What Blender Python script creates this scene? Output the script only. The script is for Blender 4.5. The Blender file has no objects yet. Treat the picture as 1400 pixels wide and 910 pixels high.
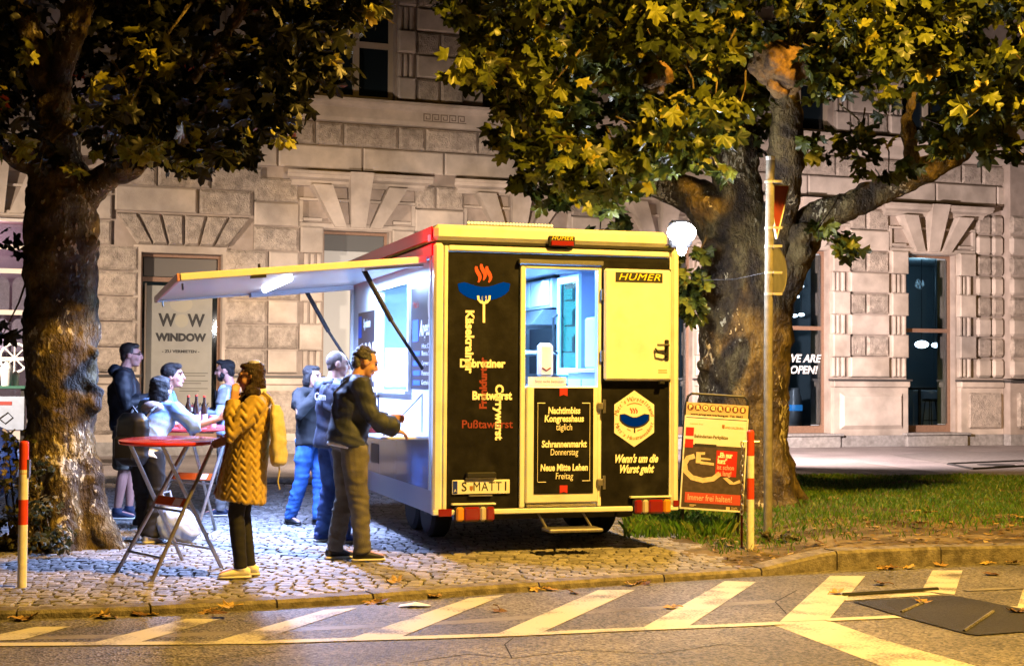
import bpy, math, random
import numpy as np
from mathutils import Vector, Matrix, Euler, noise

SC = bpy.context.scene
COL = SC.collection
rad = math.radians
random.seed(7)
RNG = np.random.default_rng(7)

# ------------------------------------------------------------------ camera
CAM_H = 1.55
PITCH, ROLL = rad(1.747), rad(0.35)
cam_d = bpy.data.cameras.new('camera')
cam_d.sensor_width = 36.0
cam_d.lens = 2000.0 / 1400.0 * 36.0
cam_d.clip_start = 0.1
cam_d.clip_end = 1500.0
cam = bpy.data.objects.new('camera', cam_d)
COL.objects.link(cam)
_r0, _u0, _f = Vector((1, 0, 0)), Vector((0, -math.sin(PITCH), math.cos(PITCH))), Vector((0, math.cos(PITCH), math.sin(PITCH)))
_rt = _r0 * math.cos(ROLL) + _u0 * math.sin(ROLL)
_up = -_r0 * math.sin(ROLL) + _u0 * math.cos(ROLL)
cam.matrix_world = Matrix(((_rt.x, _up.x, -_f.x, 0), (_rt.y, _up.y, -_f.y, 0), (_rt.z, _up.z, -_f.z, CAM_H), (0, 0, 0, 1)))
SC.camera = cam
CAM = Vector((0, 0, CAM_H))

def ray(u, v):
    return _rt * ((u - 700) / 2000.0) + _up * ((455 - v) / 2000.0) + _f

def onz(u, v, z=0.0):                     # point of height z seen at photo pixel (u, v)
    d = ray(u, v)
    return CAM + d * ((z - CAM_H) / d.z)

def atd(u, v, y):                         # point at distance y
    d = ray(u, v)
    return CAM + d * (y / d.y)

# ------------------------------------------------------------------ sky, lamps, exposure
W = bpy.data.worlds.new('World')
SC.world = W
W.use_nodes = True
wn = W.node_tree.nodes
sky = wn.new('ShaderNodeTexSky')
sky.sky_type = 'NISHITA'
sky.sun_disc = False
sky.sun_elevation = rad(-4)
sky.sun_rotation = rad(200)
W.node_tree.links.new(sky.outputs[0], wn['Background'].inputs[0])
wn['Background'].inputs[1].default_value = 0.05
SC.view_settings.view_transform = 'Standard'
SC.view_settings.look = 'None'
SC.view_settings.exposure = 0.0
SC.view_settings.gamma = 1.0
SC.cycles.max_bounces = 8
SC.cycles.sample_clamp_indirect = 6.0
SC.cycles.caustics_reflective = False
SC.cycles.caustics_refractive = False

def lamp(name, kind, loc, power, col, size=0.1, target=None, angle=None, blend=0.5, size_y=None):
    d = bpy.data.lights.new(name, kind)
    d.energy = power
    d.color = col
    if kind == 'AREA':
        d.shape = 'RECTANGLE'
        d.size = size
        d.size_y = size_y or size
    else:
        d.shadow_soft_size = size
    if angle:
        d.spot_size = rad(angle)
        d.spot_blend = blend
    o = bpy.data.objects.new(name, d)
    o.location = loc
    if target is not None:
        o.rotation_euler = (Vector(target) - Vector(loc)).to_track_quat('-Z', 'Y').to_euler()
    COL.objects.link(o)
    return o

SODIUM = (1.0, 0.545, 0.075)
lamp('street_lamp_light', 'SPOT', (4.5, 8.0, 8.2), 12000, SODIUM, 0.18, (3.9, 9.6, 0), 160, 0.45)
lamp('facade_lamp_left', 'SPOT', (-10.8, 20.0, 4.0), 5600, (1.0, 0.77, 0.57), 0.15, (-5.0, 29.0, -.6), 100, 1.0)
lamp('facade_fill_middle', 'SPOT', (-1.6, 21.5, 2.8), 5000, (1.0, 0.79, 0.62), 0.15, (-1.0, 30.4, -.6), 110, 1.0)  # unseen spot behind the trailer, added to brighten the middle facade
lamp('facade_lamp_right', 'SPOT', (3.3, 25.0, 2.8), 11000, (1.0, 0.80, 0.74), 0.15, (10.5, 34.0, -.4), 110, 1.0)

# ------------------------------------------------------------------ materials
MATS = {}
def _n(nt, t, **kw):
    n = nt.nodes.new(t)
    for k, v in kw.items():
        setattr(n, k, v)
    return n

def mat(name, col, rough=0.6, metal=0.0, var=0.0, vs=4.0, bump=0.0, bs=40.0, col2=None, spec=0.4, emit=None, es=0.0,
        attr=None, c2lo=0.45, c2hi=0.62, rnd=0.0, coat=0.0, stretch=None, detail=5.0, sheen=0.0, bdist=0.02):
    """principled surface: noise between col and col2, per-piece tint, fine bump"""
    if name in MATS:
        return MATS[name]
    m = bpy.data.materials.new(name)
    m.use_nodes = True
    nt = m.node_tree
    L = nt.links.new
    b = nt.nodes['Principled BSDF']
    b.inputs['Roughness'].default_value = rough
    b.inputs['Metallic'].default_value = metal
    b.inputs['Specular IOR Level'].default_value = spec
    b.inputs['Coat Weight'].default_value = coat
    b.inputs['Sheen Weight'].default_value = sheen
    geo = _n(nt, 'ShaderNodeNewGeometry')
    vec = geo.outputs['Position']
    if stretch:
        mp = _n(nt, 'ShaderNodeMapping')
        mp.inputs['Scale'].default_value = stretch
        L(vec, mp.inputs[0])
        vec = mp.outputs[0]
    cur = None
    rgb = _n(nt, 'ShaderNodeRGB')
    rgb.outputs[0].default_value = (*col, 1)
    cur = rgb.outputs[0]
    if col2:
        ns = _n(nt, 'ShaderNodeTexNoise')
        ns.inputs['Scale'].default_value = vs
        ns.inputs['Detail'].default_value = detail
        L(vec, ns.inputs[0])
        mr = _n(nt, 'ShaderNodeMapRange')
        mr.inputs[1].default_value, mr.inputs[2].default_value = c2lo, c2hi
        L(ns.outputs[0], mr.inputs[0])
        mx = _n(nt, 'ShaderNodeMix', data_type='RGBA')
        L(mr.outputs[0], mx.inputs[0])
        L(cur, mx.inputs[6])
        mx.inputs[7].default_value = (*col2, 1)
        cur = mx.outputs[2]
    if var:
        ns = _n(nt, 'ShaderNodeTexNoise')
        ns.inputs['Scale'].default_value = vs * 2.7
        ns.inputs['Detail'].default_value = 6
        L(vec, ns.inputs[0])
        mr = _n(nt, 'ShaderNodeMapRange')
        mr.inputs[1].default_value, mr.inputs[2].default_value = 0.3, 0.7
        mr.inputs[3].default_value, mr.inputs[4].default_value = 1 - var, 1 + var
        L(ns.outputs[0], mr.inputs[0])
        hs = _n(nt, 'ShaderNodeHueSaturation')
        L(mr.outputs[0], hs.inputs['Value'])
        L(cur, hs.inputs['Color'])
        cur = hs.outputs[0]
    if rnd or attr:
        if attr:
            at = _n(nt, 'ShaderNodeAttribute', attribute_name=attr)
            src = at.outputs['Fac']
        else:
            oi = _n(nt, 'ShaderNodeObjectInfo')
            src = oi.outputs['Random']
        mr = _n(nt, 'ShaderNodeMapRange')
        mr.inputs[3].default_value, mr.inputs[4].default_value = 1 - (rnd or .3), 1 + (rnd or .3)
        L(src, mr.inputs[0])
        hs = _n(nt, 'ShaderNodeHueSaturation')
        L(mr.outputs[0], hs.inputs['Value'])
        L(cur, hs.inputs['Color'])
        cur = hs.outputs[0]
    L(cur, b.inputs['Base Color'])
    if bump:
        ns = _n(nt, 'ShaderNodeTexNoise')
        ns.inputs['Scale'].default_value = bs
        ns.inputs['Detail'].default_value = 6
        L(vec, ns.inputs[0])
        bp = _n(nt, 'ShaderNodeBump')
        bp.inputs['Strength'].default_value = bump
        bp.inputs['Distance'].default_value = bdist
        L(ns.outputs[0], bp.inputs['Height'])
        L(bp.outputs[0], b.inputs['Normal'])
    if emit:
        b.inputs['Emission Color'].default_value = (*emit, 1)
        b.inputs['Emission Strength'].default_value = es
    MATS[name] = m
    return m

def glass_mat(name, tint=(0.8, 0.88, 0.95), refl=0.08):
    if name in MATS:
        return MATS[name]
    m = bpy.data.materials.new(name)
    m.use_nodes = True
    nt = m.node_tree
    nt.nodes.remove(nt.nodes['Principled BSDF'])
    tr = _n(nt, 'ShaderNodeBsdfTransparent')
    tr.inputs[0].default_value = (*tint, 1)
    gl = _n(nt, 'ShaderNodeBsdfGlossy')
    gl.inputs['Roughness'].default_value = 0.03
    fr = _n(nt, 'ShaderNodeFresnel')
    fr.inputs[0].default_value = 1.5
    ad = _n(nt, 'ShaderNodeMath', operation='ADD')
    ad.inputs[1].default_value = refl
    nt.links.new(fr.outputs[0], ad.inputs[0])
    mx = _n(nt, 'ShaderNodeMixShader')
    nt.links.new(ad.outputs[0], mx.inputs[0])
    nt.links.new(tr.outputs[0], mx.inputs[1])
    nt.links.new(gl.outputs[0], mx.inputs[2])
    nt.links.new(mx.outputs[0], nt.nodes['Material Output'].inputs[0])
    MATS[name] = m
    return m

def leaf_mat(name, stops):
    m = bpy.data.materials.new(name)
    m.use_nodes = True
    nt = m.node_tree
    b = nt.nodes['Principled BSDF']
    b.inputs['Roughness'].default_value = 0.42
    b.inputs['Specular IOR Level'].default_value = 0.35
    at = _n(nt, 'ShaderNodeAttribute', attribute_name='tint')
    cr = _n(nt, 'ShaderNodeValToRGB')
    el = cr.color_ramp.elements
    while len(el) < len(stops):
        el.new(0.5)
    for e, (p, c) in zip(el, stops):
        e.position = p
        e.color = (*c, 1)
    nt.links.new(at.outputs['Fac'], cr.inputs[0])
    geo = _n(nt, 'ShaderNodeNewGeometry')
    ns = _n(nt, 'ShaderNodeTexNoise')
    ns.inputs['Scale'].default_value = 22
    ns.inputs['Detail'].default_value = 4
    nt.links.new(geo.outputs['Position'], ns.inputs[0])
    mr = _n(nt, 'ShaderNodeMapRange')
    mr.inputs[1].default_value, mr.inputs[2].default_value = .3, .7
    mr.inputs[3].default_value, mr.inputs[4].default_value = .65, 1.35
    nt.links.new(ns.outputs[0], mr.inputs[0])
    hs = _n(nt, 'ShaderNodeHueSaturation')
    nt.links.new(mr.outputs[0], hs.inputs['Value'])
    nt.links.new(cr.outputs[0], hs.inputs['Color'])
    nt.links.new(hs.outputs[0], b.inputs['Base Color'])
    tl = _n(nt, 'ShaderNodeBsdfTranslucent')
    nt.links.new(hs.outputs[0], tl.inputs[0])
    mx = _n(nt, 'ShaderNodeMixShader')
    mx.inputs[0].default_value = 0.25
    nt.links.new(b.outputs[0], mx.inputs[1])
    nt.links.new(tl.outputs[0], mx.inputs[2])
    nt.links.new(mx.outputs[0], nt.nodes['Material Output'].inputs[0])
    MATS[name] = m
    return m

def bark_mat():
    m = bpy.data.materials.new('plane_bark')
    m.use_nodes = True
    nt = m.node_tree
    L = nt.links.new
    b = nt.nodes['Principled BSDF']
    b.inputs['Roughness'].default_value = 0.75
    geo = _n(nt, 'ShaderNodeNewGeometry')
    mp = _n(nt, 'ShaderNodeMapping')
    mp.inputs['Scale'].default_value = (1, 1, 0.55)
    L(geo.outputs['Position'], mp.inputs[0])
    n1 = _n(nt, 'ShaderNodeTexNoise')
    n1.inputs['Scale'].default_value = 5.5
    n1.inputs['Detail'].default_value = 6
    L(mp.outputs[0], n1.inputs[0])
    cr = _n(nt, 'ShaderNodeValToRGB')
    el = cr.color_ramp.elements
    for p, c in ((0.5, (.10, .075, .035)), (0.62, (.16, .125, .055))):
        el.new(p)
    vals = [(0.30, (.022, .014, .008)), (0.45, (.062, .040, .015)), (0.56, (.125, .088, .027)), (0.72, (.20, .15, .055))]
    for e, (p, c) in zip(el, vals):
        e.position = p
        e.color = (*c, 1)
    L(n1.outputs[0], cr.inputs[0])
    # small pale cream flecks from two noises multiplied
    n2 = _n(nt, 'ShaderNodeTexNoise')
    n2.inputs['Scale'].default_value = 26
    n2.inputs['Detail'].default_value = 3
    L(mp.outputs[0], n2.inputs[0])
    n3 = _n(nt, 'ShaderNodeTexNoise')
    n3.inputs['Scale'].default_value = 2.4
    L(mp.outputs[0], n3.inputs[0])
    mu = _n(nt, 'ShaderNodeMath', operation='MULTIPLY')
    L(n2.outputs[0], mu.inputs[0])
    L(n3.outputs[0], mu.inputs[1])
    mr = _n(nt, 'ShaderNodeMapRange')
    mr.inputs[1].default_value, mr.inputs[2].default_value = 0.355, 0.385
    L(mu.outputs[0], mr.inputs[0])
    mx = _n(nt, 'ShaderNodeMix', data_type='RGBA')
    L(mr.outputs[0], mx.inputs[0])
    L(cr.outputs[0], mx.inputs[6])
    mx.inputs[7].default_value = (.50, .44, .28, 1)
    vo = _n(nt, 'ShaderNodeTexVoronoi', feature='DISTANCE_TO_EDGE')
    vo.inputs['Scale'].default_value = 9.0
    wob = _n(nt, 'ShaderNodeVectorMath', operation='MULTIPLY_ADD')
    L(n2.outputs['Color'], wob.inputs[0])
    wob.inputs[1].default_value = (.14, .14, .14)
    L(mp.outputs[0], wob.inputs[2])
    L(wob.outputs[0], vo.inputs['Vector'])
    ck = _n(nt, 'ShaderNodeMapRange')
    ck.inputs[1].default_value, ck.inputs[2].default_value = 0.0, 0.09
    ck.inputs[3].default_value, ck.inputs[4].default_value = 0.6, 1.0
    L(vo.outputs['Distance'], ck.inputs[0])
    dk = _n(nt, 'ShaderNodeHueSaturation')
    L(ck.outputs[0], dk.inputs['Value'])
    L(mx.outputs[2], dk.inputs['Color'])
    L(dk.outputs[0], b.inputs['Base Color'])
    bp = _n(nt, 'ShaderNodeBump')
    bp.inputs['Strength'].default_value = 1.0
    bp.inputs['Distance'].default_value = 0.09
    ad = _n(nt, 'ShaderNodeMath', operation='MULTIPLY_ADD')
    L(n2.outputs[0], ad.inputs[0])
    ad.inputs[1].default_value = 0.5
    L(n1.outputs[0], ad.inputs[2])
    a2 = _n(nt, 'ShaderNodeMath', operation='MULTIPLY_ADD')
    L(ck.outputs[0], a2.inputs[0])
    a2.inputs[1].default_value = .18
    L(ad.outputs[0], a2.inputs[2])
    L(a2.outputs[0], bp.inputs['Height'])
    L(bp.outputs[0], b.inputs['Normal'])
    MATS['bark'] = m
    return m

def asphalt_mat(name, col, patch, sp=0.35, grain=95):
    m = bpy.data.materials.new(name)
    m.use_nodes = True
    nt = m.node_tree
    L = nt.links.new
    b = nt.nodes['Principled BSDF']
    b.inputs['Roughness'].default_value = 0.62
    geo = _n(nt, 'ShaderNodeNewGeometry')
    big = _n(nt, 'ShaderNodeTexNoise')
    big.inputs['Scale'].default_value = 0.9
    big.inputs['Detail'].default_value = 8
    L(geo.outputs['Position'], big.inputs[0])
    mr = _n(nt, 'ShaderNodeMapRange')
    mr.inputs[1].default_value, mr.inputs[2].default_value = .35, .65
    L(big.outputs[0], mr.inputs[0])
    mx = _n(nt, 'ShaderNodeMix', data_type='RGBA')
    mx.inputs[6].default_value = (*col, 1)
    mx.inputs[7].default_value = (*patch, 1)
    L(mr.outputs[0], mx.inputs[0])
    vo = _n(nt, 'ShaderNodeTexVoronoi')
    vo.inputs['Scale'].default_value = grain
    L(geo.outputs['Position'], vo.inputs['Vector'])
    sv = _n(nt, 'ShaderNodeSeparateColor')
    L(vo.outputs['Color'], sv.inputs[0])
    m2 = _n(nt, 'ShaderNodeMapRange')
    m2.inputs[1].default_value, m2.inputs[2].default_value = 0.0, 1.0
    m2.inputs[3].default_value, m2.inputs[4].default_value = 1 - sp, 1 + sp * 1.6
    L(sv.outputs[0], m2.inputs[0])
    hs = _n(nt, 'ShaderNodeHueSaturation')
    L(m2.outputs[0], hs.inputs['Value'])
    L(mx.outputs[2], hs.inputs['Color'])
    L(hs.outputs[0], b.inputs['Base Color'])
    bp = _n(nt, 'ShaderNodeBump')
    bp.inputs['Strength'].default_value = 0.9
    bp.inputs['Distance'].default_value = 0.006
    L(vo.outputs['Distance'], bp.inputs['Height'])
    L(bp.outputs[0], b.inputs['Normal'])
    MATS[name] = m
    return m

def paint_mat(name, col, under, wear):
    """road paint worn through to the asphalt in places"""
    m = bpy.data.materials.new(name)
    m.use_nodes = True
    nt = m.node_tree
    L = nt.links.new
    b = nt.nodes['Principled BSDF']
    b.inputs['Roughness'].default_value = 0.6
    geo = _n(nt, 'ShaderNodeNewGeometry')
    a = _n(nt, 'ShaderNodeTexNoise')
    a.inputs['Scale'].default_value = 55
    a.inputs['Detail'].default_value = 3
    c = _n(nt, 'ShaderNodeTexNoise')
    c.inputs['Scale'].default_value = 3.1
    c.inputs['Detail'].default_value = 6
    L(geo.outputs['Position'], a.inputs[0])
    L(geo.outputs['Position'], c.inputs[0])
    mu = _n(nt, 'ShaderNodeMath', operation='MULTIPLY_ADD')
    L(a.outputs[0], mu.inputs[0])
    mu.inputs[1].default_value = 0.6
    L(c.outputs[0], mu.inputs[2])
    mr = _n(nt, 'ShaderNodeMapRange')
    mr.inputs[1].default_value, mr.inputs[2].default_value = wear, wear + 0.22
    L(mu.outputs[0], mr.inputs[0])
    mx = _n(nt, 'ShaderNodeMix', data_type='RGBA')
    L(mr.outputs[0], mx.inputs[0])
    mx.inputs[6].default_value = (*col, 1)
    mx.inputs[7].default_value = (*under, 1)
    L(mx.outputs[2], b.inputs['Base Color'])
    MATS[name] = m
    return m

# ------------------------------------------------------------------ mesh builder
class MB:
    def __init__(s):
        s.v, s.f, s.mi = [], [], []
    def add(s, vs, fs, mi=0, M=None):
        o = len(s.v)
        if M is not None:
            vs = [M @ Vector(p) for p in vs]
        s.v += [tuple(p) for p in vs]
        s.f += [tuple(i + o for i in f) for f in fs]
        s.mi += [mi] * len(fs)
        return s
    def box(s, x0, x1, y0, y1, z0, z1, mi=0, M=None):
        vs = [(x0, y0, z0), (x1, y0, z0), (x1, y1, z0), (x0, y1, z0), (x0, y0, z1), (x1, y0, z1), (x1, y1, z1), (x0, y1, z1)]
        return s.add(vs, [(0, 3, 2, 1), (4, 5, 6, 7), (0, 1, 5, 4), (1, 2, 6, 5), (2, 3, 7, 6), (3, 0, 4, 7)], mi, M)
    def bbox(s, x0, x1, y0, y1, z0, z1, b=0.01, mi=0, M=None):
        """box with every edge chamfered"""
        b = min(b, (x1 - x0) * .45, (y1 - y0) * .45, (z1 - z0) * .45)
        X, Y, Z = (x0, x1), (y0, y1), (z0, z1)
        vs, idx = [], {}
        for i in (0, 1):
            for j in (0, 1):
                for k in (0, 1):
                    sx, sy, sz = (1, -1)[i] * b, (1, -1)[j] * b, (1, -1)[k] * b
                    for a in range(3):
                        p = [X[i] + (0 if a == 0 else sx), Y[j] + (0 if a == 1 else sy), Z[k] + (0 if a == 2 else sz)]
                        idx[i, j, k, a] = len(vs)
                        vs.append(p)
        fs = []
        def q(*t):
            fs.append(tuple(idx[x] for x in t))
        for i in (0, 1):
            q((i, 0, 0, 0), (i, 1, 0, 0), (i, 1, 1, 0), (i, 0, 1, 0))
            q((0, i, 0, 1), (1, i, 0, 1), (1, i, 1, 1), (0, i, 1, 1))
            q((0, 0, i, 2), (1, 0, i, 2), (1, 1, i, 2), (0, 1, i, 2))
        for i in (0, 1):
            for j in (0, 1):
                q((i, j, 0, 0), (i, j, 1, 0), (i, j, 1, 1), (i, j, 0, 1))
                q((i, 0, j, 0), (i, 1, j, 0), (i, 1, j, 2), (i, 0, j, 2))
                q((0, i, j, 1), (1, i, j, 1), (1, i, j, 2), (0, i, j, 2))
                for k in (0, 1):
                    q((i, j, k, 0), (i, j, k, 1), (i, j, k, 2))
        c = Vector(((x0 + x1) / 2, (y0 + y1) / 2, (z0 + z1) / 2))
        out = []
        for f in fs:
            P = [Vector(vs[t]) for t in f]
            nrm = (P[1] - P[0]).cross(P[2] - P[0])
            mid = sum(P, Vector()) / len(P)
            out.append(f if nrm.dot(mid - c) > 0 else tuple(reversed(f)))
        return s.add(vs, out, mi, M)
    def tube(s, pts, rs, n=8, mi=0, M=None, cap=True, round_=False):
        pts = [Vector(p) for p in pts]
        if not hasattr(rs, '__len__'):
            rs = [rs] * len(pts)
        rs = list(rs)
        if round_:
            P, Rr = [], []
            d0 = (pts[0] - pts[1]).normalized()
            for a in (0.97, .75, .4):
                P.append(pts[0] + d0 * rs[0] * a)
                Rr.append(rs[0] * math.sqrt(max(0.02, 1 - a * a)))
            P += pts
            Rr += rs
            d1 = (pts[-1] - pts[-2]).normalized()
            for a in (.4, .75, .97):
                P.append(pts[-1] + d1 * rs[-1] * a)
                Rr.append(rs[-1] * math.sqrt(max(0.02, 1 - a * a)))
            pts, rs = P, Rr
        vs, fs = [], []
        t = (pts[1] - pts[0]).normalized()
        ref = Vector((0, 0, 1)) if abs(t.z) < .9 else Vector((1, 0, 0))
        a = t.cross(ref).normalized()
        for i, p in enumerate(pts):
            if i == 0:
                t = pts[1] - pts[0]
            elif i == len(pts) - 1:
                t = pts[-1] - pts[-2]
            else:
                t = pts[i + 1] - pts[i - 1]
            t.normalize()
            a = (a - t * a.dot(t)).normalized()
            b = t.cross(a)
            for k in range(n):
                w = 2 * math.pi * k / n
                vs.append(p + (a * math.cos(w) + b * math.sin(w)) * rs[i])
        for i in range(len(pts) - 1):
            for k in range(n):
                k2 = (k + 1) % n
                fs.append((i * n + k, i * n + k2, (i + 1) * n + k2, (i + 1) * n + k))
        if cap:
            fs.append(tuple(reversed(range(n))))
            fs.append(tuple((len(pts) - 1) * n + k for k in range(n)))
        return s.add(vs, fs, mi, M)
    def lathe(s, prof, n=16, mi=0, M=None):
        vs, fs = [], []
        for r, z in prof:
            for k in range(n):
                w = 2 * math.pi * k / n
                vs.append((r * math.cos(w), r * math.sin(w), z))
        for i in range(len(prof) - 1):
            for k in range(n):
                k2 = (k + 1) % n
                fs.append((i * n + k, i * n + k2, (i + 1) * n + k2, (i + 1) * n + k))
        fs.append(tuple(reversed(range(n))))
        fs.append(tuple((len(prof) - 1) * n + k for k in range(n)))
        return s.add(vs, fs, mi, M)
    def prism(s, poly, y0, y1, mi=0, M=None):
        """outline in x/z (counter-clockwise seen from -y) pushed from y0 to y1"""
        n = len(poly)
        vs = [(x, y0, z) for x, z in poly] + [(x, y1, z) for x, z in poly]
        fs = [tuple(range(n)), tuple(reversed(range(n, 2 * n)))]
        for k in range(n):
            k2 = (k + 1) % n
            fs.append((k, n + k, n + k2, k2))
        return s.add(vs, fs, mi, M)
    def ell(s, c, r, nu=12, nv=8, mi=0, M=None):
        if not hasattr(r, '__len__'):
            r = (r, r, r)
        vs, fs = [], []
        for i in range(1, nv):
            ph = math.pi * i / nv
            for k in range(nu):
                w = 2 * math.pi * k / nu
                vs.append((c[0] + r[0] * math.sin(ph) * math.cos(w), c[1] + r[1] * math.sin(ph) * math.sin(w), c[2] + r[2] * math.cos(ph)))
        top, bot = len(vs), len(vs) + 1
        vs += [(c[0], c[1], c[2] + r[2]), (c[0], c[1], c[2] - r[2])]
        for i in range(nv - 2):
            for k in range(nu):
                k2 = (k + 1) % nu
                fs.append((i * nu + k, (i + 1) * nu + k, (i + 1) * nu + k2, i * nu + k2))
        for k in range(nu):
            k2 = (k + 1) % nu
            fs.append((top, k, k2))
            fs.append((bot, (nv - 2) * nu + k2, (nv - 2) * nu + k))
        return s.add(vs, fs, mi, M)
    def rings(s, rings, n=16, mi=0, M=None):
        """rings: (centre, axis_x, axis_y, rx, ry) lofted and capped"""
        vs, fs = [], []
        for c, ax, ay, rx, ry in rings:
            for k in range(n):
                w = 2 * math.pi * k / n
                vs.append(Vector(c) + Vector(ax) * (rx * math.cos(w)) + Vector(ay) * (ry * math.sin(w)))
        for i in range(len(rings) - 1):
            for k in range(n):
                k2 = (k + 1) % n
                fs.append((i * n + k, i * n + k2, (i + 1) * n + k2, (i + 1) * n + k))
        fs.append(tuple(reversed(range(n))))
        fs.append(tuple((len(rings) - 1) * n + k for k in range(n)))
        return s.add(vs, fs, mi, M)
    def mesh(s, name, mats=None, smooth=False):
        me = bpy.data.meshes.new(name)
        me.from_pydata(s.v, [], s.f)
        mats = mats or []
        if not isinstance(mats, (list, tuple)):
            mats = [mats]
        for m in mats:
            me.materials.append(m)
        if len(mats) > 1:
            me.polygons.foreach_set('material_index', s.mi)
        if smooth:
            me.polygons.foreach_set('use_smooth', [True] * len(me.polygons))
            if smooth == 'auto':
                me.set_sharp_from_angle(angle=rad(35))
        me.update()
        return me
    def build(s, name, mats, parent=None, smooth=False, loc=None, rot=None):
        return inst(name, s.mesh(name, mats, smooth), parent, loc, rot)

def inst(name, me, parent=None, loc=None, rot=None, mtx=None, scale=None):
    o = bpy.data.objects.new(name, me)
    COL.objects.link(o)
    if parent is not None:
        o.parent = parent
    if mtx is not None:
        o.matrix_basis = mtx
    if loc is not None:
        o.location = loc
    if rot is not None:
        o.rotation_euler = rot
    if scale is not None:
        o.scale = scale
    return o

def tag(o, label=None, cat=None, group=None, kind=None):
    if label: o['label'] = label
    if cat: o['category'] = cat
    if group: o['group'] = group
    if kind: o['kind'] = kind
    return o

def thing(name, label, cat, loc=(0, 0, 0), rz=0.0, group=None):
    o = bpy.data.objects.new(name, None)
    o.empty_display_size = 0.2
    COL.objects.link(o)
    o.location = loc
    o.rotation_euler = (0, 0, rz)
    return tag(o, label, cat, group)

# remeshed solids and lettering are evaluated together at the end
RM, TX = [], []
def remesh(mb, vox, name, mats, parent=None, post=None, it=2, loc=None, rz=None):
    o = mb.build(name, None, parent)
    if loc is not None: o.location = loc
    if rz is not None: o.rotation_euler = (0, 0, rz)
    m = o.modifiers.new('r', 'REMESH')
    m.mode = 'VOXEL'
    m.voxel_size = vox
    m.use_smooth_shade = True
    if it:
        k = o.modifiers.new('s', 'SMOOTH')
        k.factor = 0.5
        k.iterations = it
    RM.append((o, mats if isinstance(mats, (list, tuple)) else [mats], post))
    return o

def text(s, size, m, parent, loc, rot=(math.pi / 2, 0, 0), align='CENTER', bold=0.0, shear=0.0, sp=1.0, xs=1.0, name='lettering', spin=0.0, width=None, ext=0.0008):
    c = bpy.data.curves.new('t', 'FONT')
    c.body = s
    c.size = size
    c.align_x = align
    c.align_y = 'CENTER'
    c.offset = bold
    c.shear = shear
    c.space_character = sp
    c.extrude = ext
    c.resolution_u = 3
    o = bpy.data.objects.new(name, c)
    COL.objects.link(o)
    o.parent = parent
    R = Euler(rot).to_matrix().to_4x4() @ Matrix.Rotation(spin, 4, 'Z')
    o.matrix_basis = Matrix.Translation(loc) @ R @ Matrix.Diagonal((xs, 1, 1, 1))
    TX.append((o, m, width))
    return o

def flush():
    bpy.context.view_layer.update()
    dg = bpy.context.evaluated_depsgraph_get()
    done = []
    for o, mats, post in RM:
        me = bpy.data.meshes.new_from_object(o.evaluated_get(dg))
        done.append((o, me, mats, post))
    tdone = [(o, bpy.data.meshes.new_from_object(o.evaluated_get(dg)), m, w) for o, m, w in TX]
    for o, me, mats, post in done:
        o.modifiers.clear()
        o.data = me
        me.materials.clear()
        for m in mats:
            me.materials.append(m)
        if post:
            post(me)
        me.polygons.foreach_set('use_smooth', [True] * len(me.polygons))
        me.update()
    for o, me, m, w in tdone:
        me.materials.clear()
        me.materials.append(m)
        mb = o.matrix_basis.copy()
        if w and len(me.vertices):
            xs = [v.co.x for v in me.vertices]
            mb = mb @ Matrix.Diagonal((w / max(1e-6, max(xs) - min(xs)), 1, 1, 1))
        n = bpy.data.objects.new('lettering', me)
        nm, p = o.name.split('.')[0], o.parent
        bpy.data.objects.remove(o)
        n.name = nm
        COL.objects.link(n)
        n.parent = p
        n.matrix_basis = mb
    RM.clear()
    TX.clear()

def vco(me):
    a = np.empty(len(me.vertices) * 3)
    me.vertices.foreach_get('co', a)
    return a.reshape(-1, 3)
def vno(me):
    a = np.empty(len(me.vertices) * 3)
    me.vertex_normals.foreach_get('vector', a)
    return a.reshape(-1, 3)
def setco(me, a):
    me.vertices.foreach_set('co', a.ravel())
    me.update()
def nz(P, sc, seed=0.0):
    """cheap smooth noise from sines, one value per point"""
    x, y, z = (P * sc).T + seed
    return (np.sin(x + 1.7 * np.sin(y * 1.3 + z)) + np.sin(y * 1.1 + 2.1 * np.sin(z * .9 + x * .7)) + np.sin(z * 1.2 + 1.9 * np.sin(x * 1.1 - y))) / 3

# ------------------------------------------------------------------ shared materials
m_white = mat('white_paint', (.74, .74, .73), .32, col2=(.60, .58, .54), vs=3.5, c2lo=.56, c2hi=.78, var=.04, coat=.2)
m_black = mat('black_board', (.0085, .0080, .0082), .55, col2=(.020, .0195, .020), c2lo=.5, c2hi=.75, var=.4, vs=4, bump=.08, bs=60, spec=.12)
m_blackplastic = mat('black_plastic', (.018, .018, .02), .45)
m_rubber = mat('tyre_rubber', (.02, .02, .02), .85)
m_steel = mat('brushed_steel', (.55, .55, .56), .32, metal=1.0, var=.1, vs=20)
m_zinc = mat('zinc_tube', (.42, .40, .38), .38, metal=.9, var=.15, vs=12)
m_chalk = mat('cream_lettering', (.86, .82, .70), .7)
m_redtext = mat('red_lettering', (.24, .035, .03), .7)
m_dark = mat('dark_text', (.02, .02, .022), .6)
m_glass = glass_mat('window_glass')
m_pane = mat('dark', (.01, .01, .012), .1)
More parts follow.
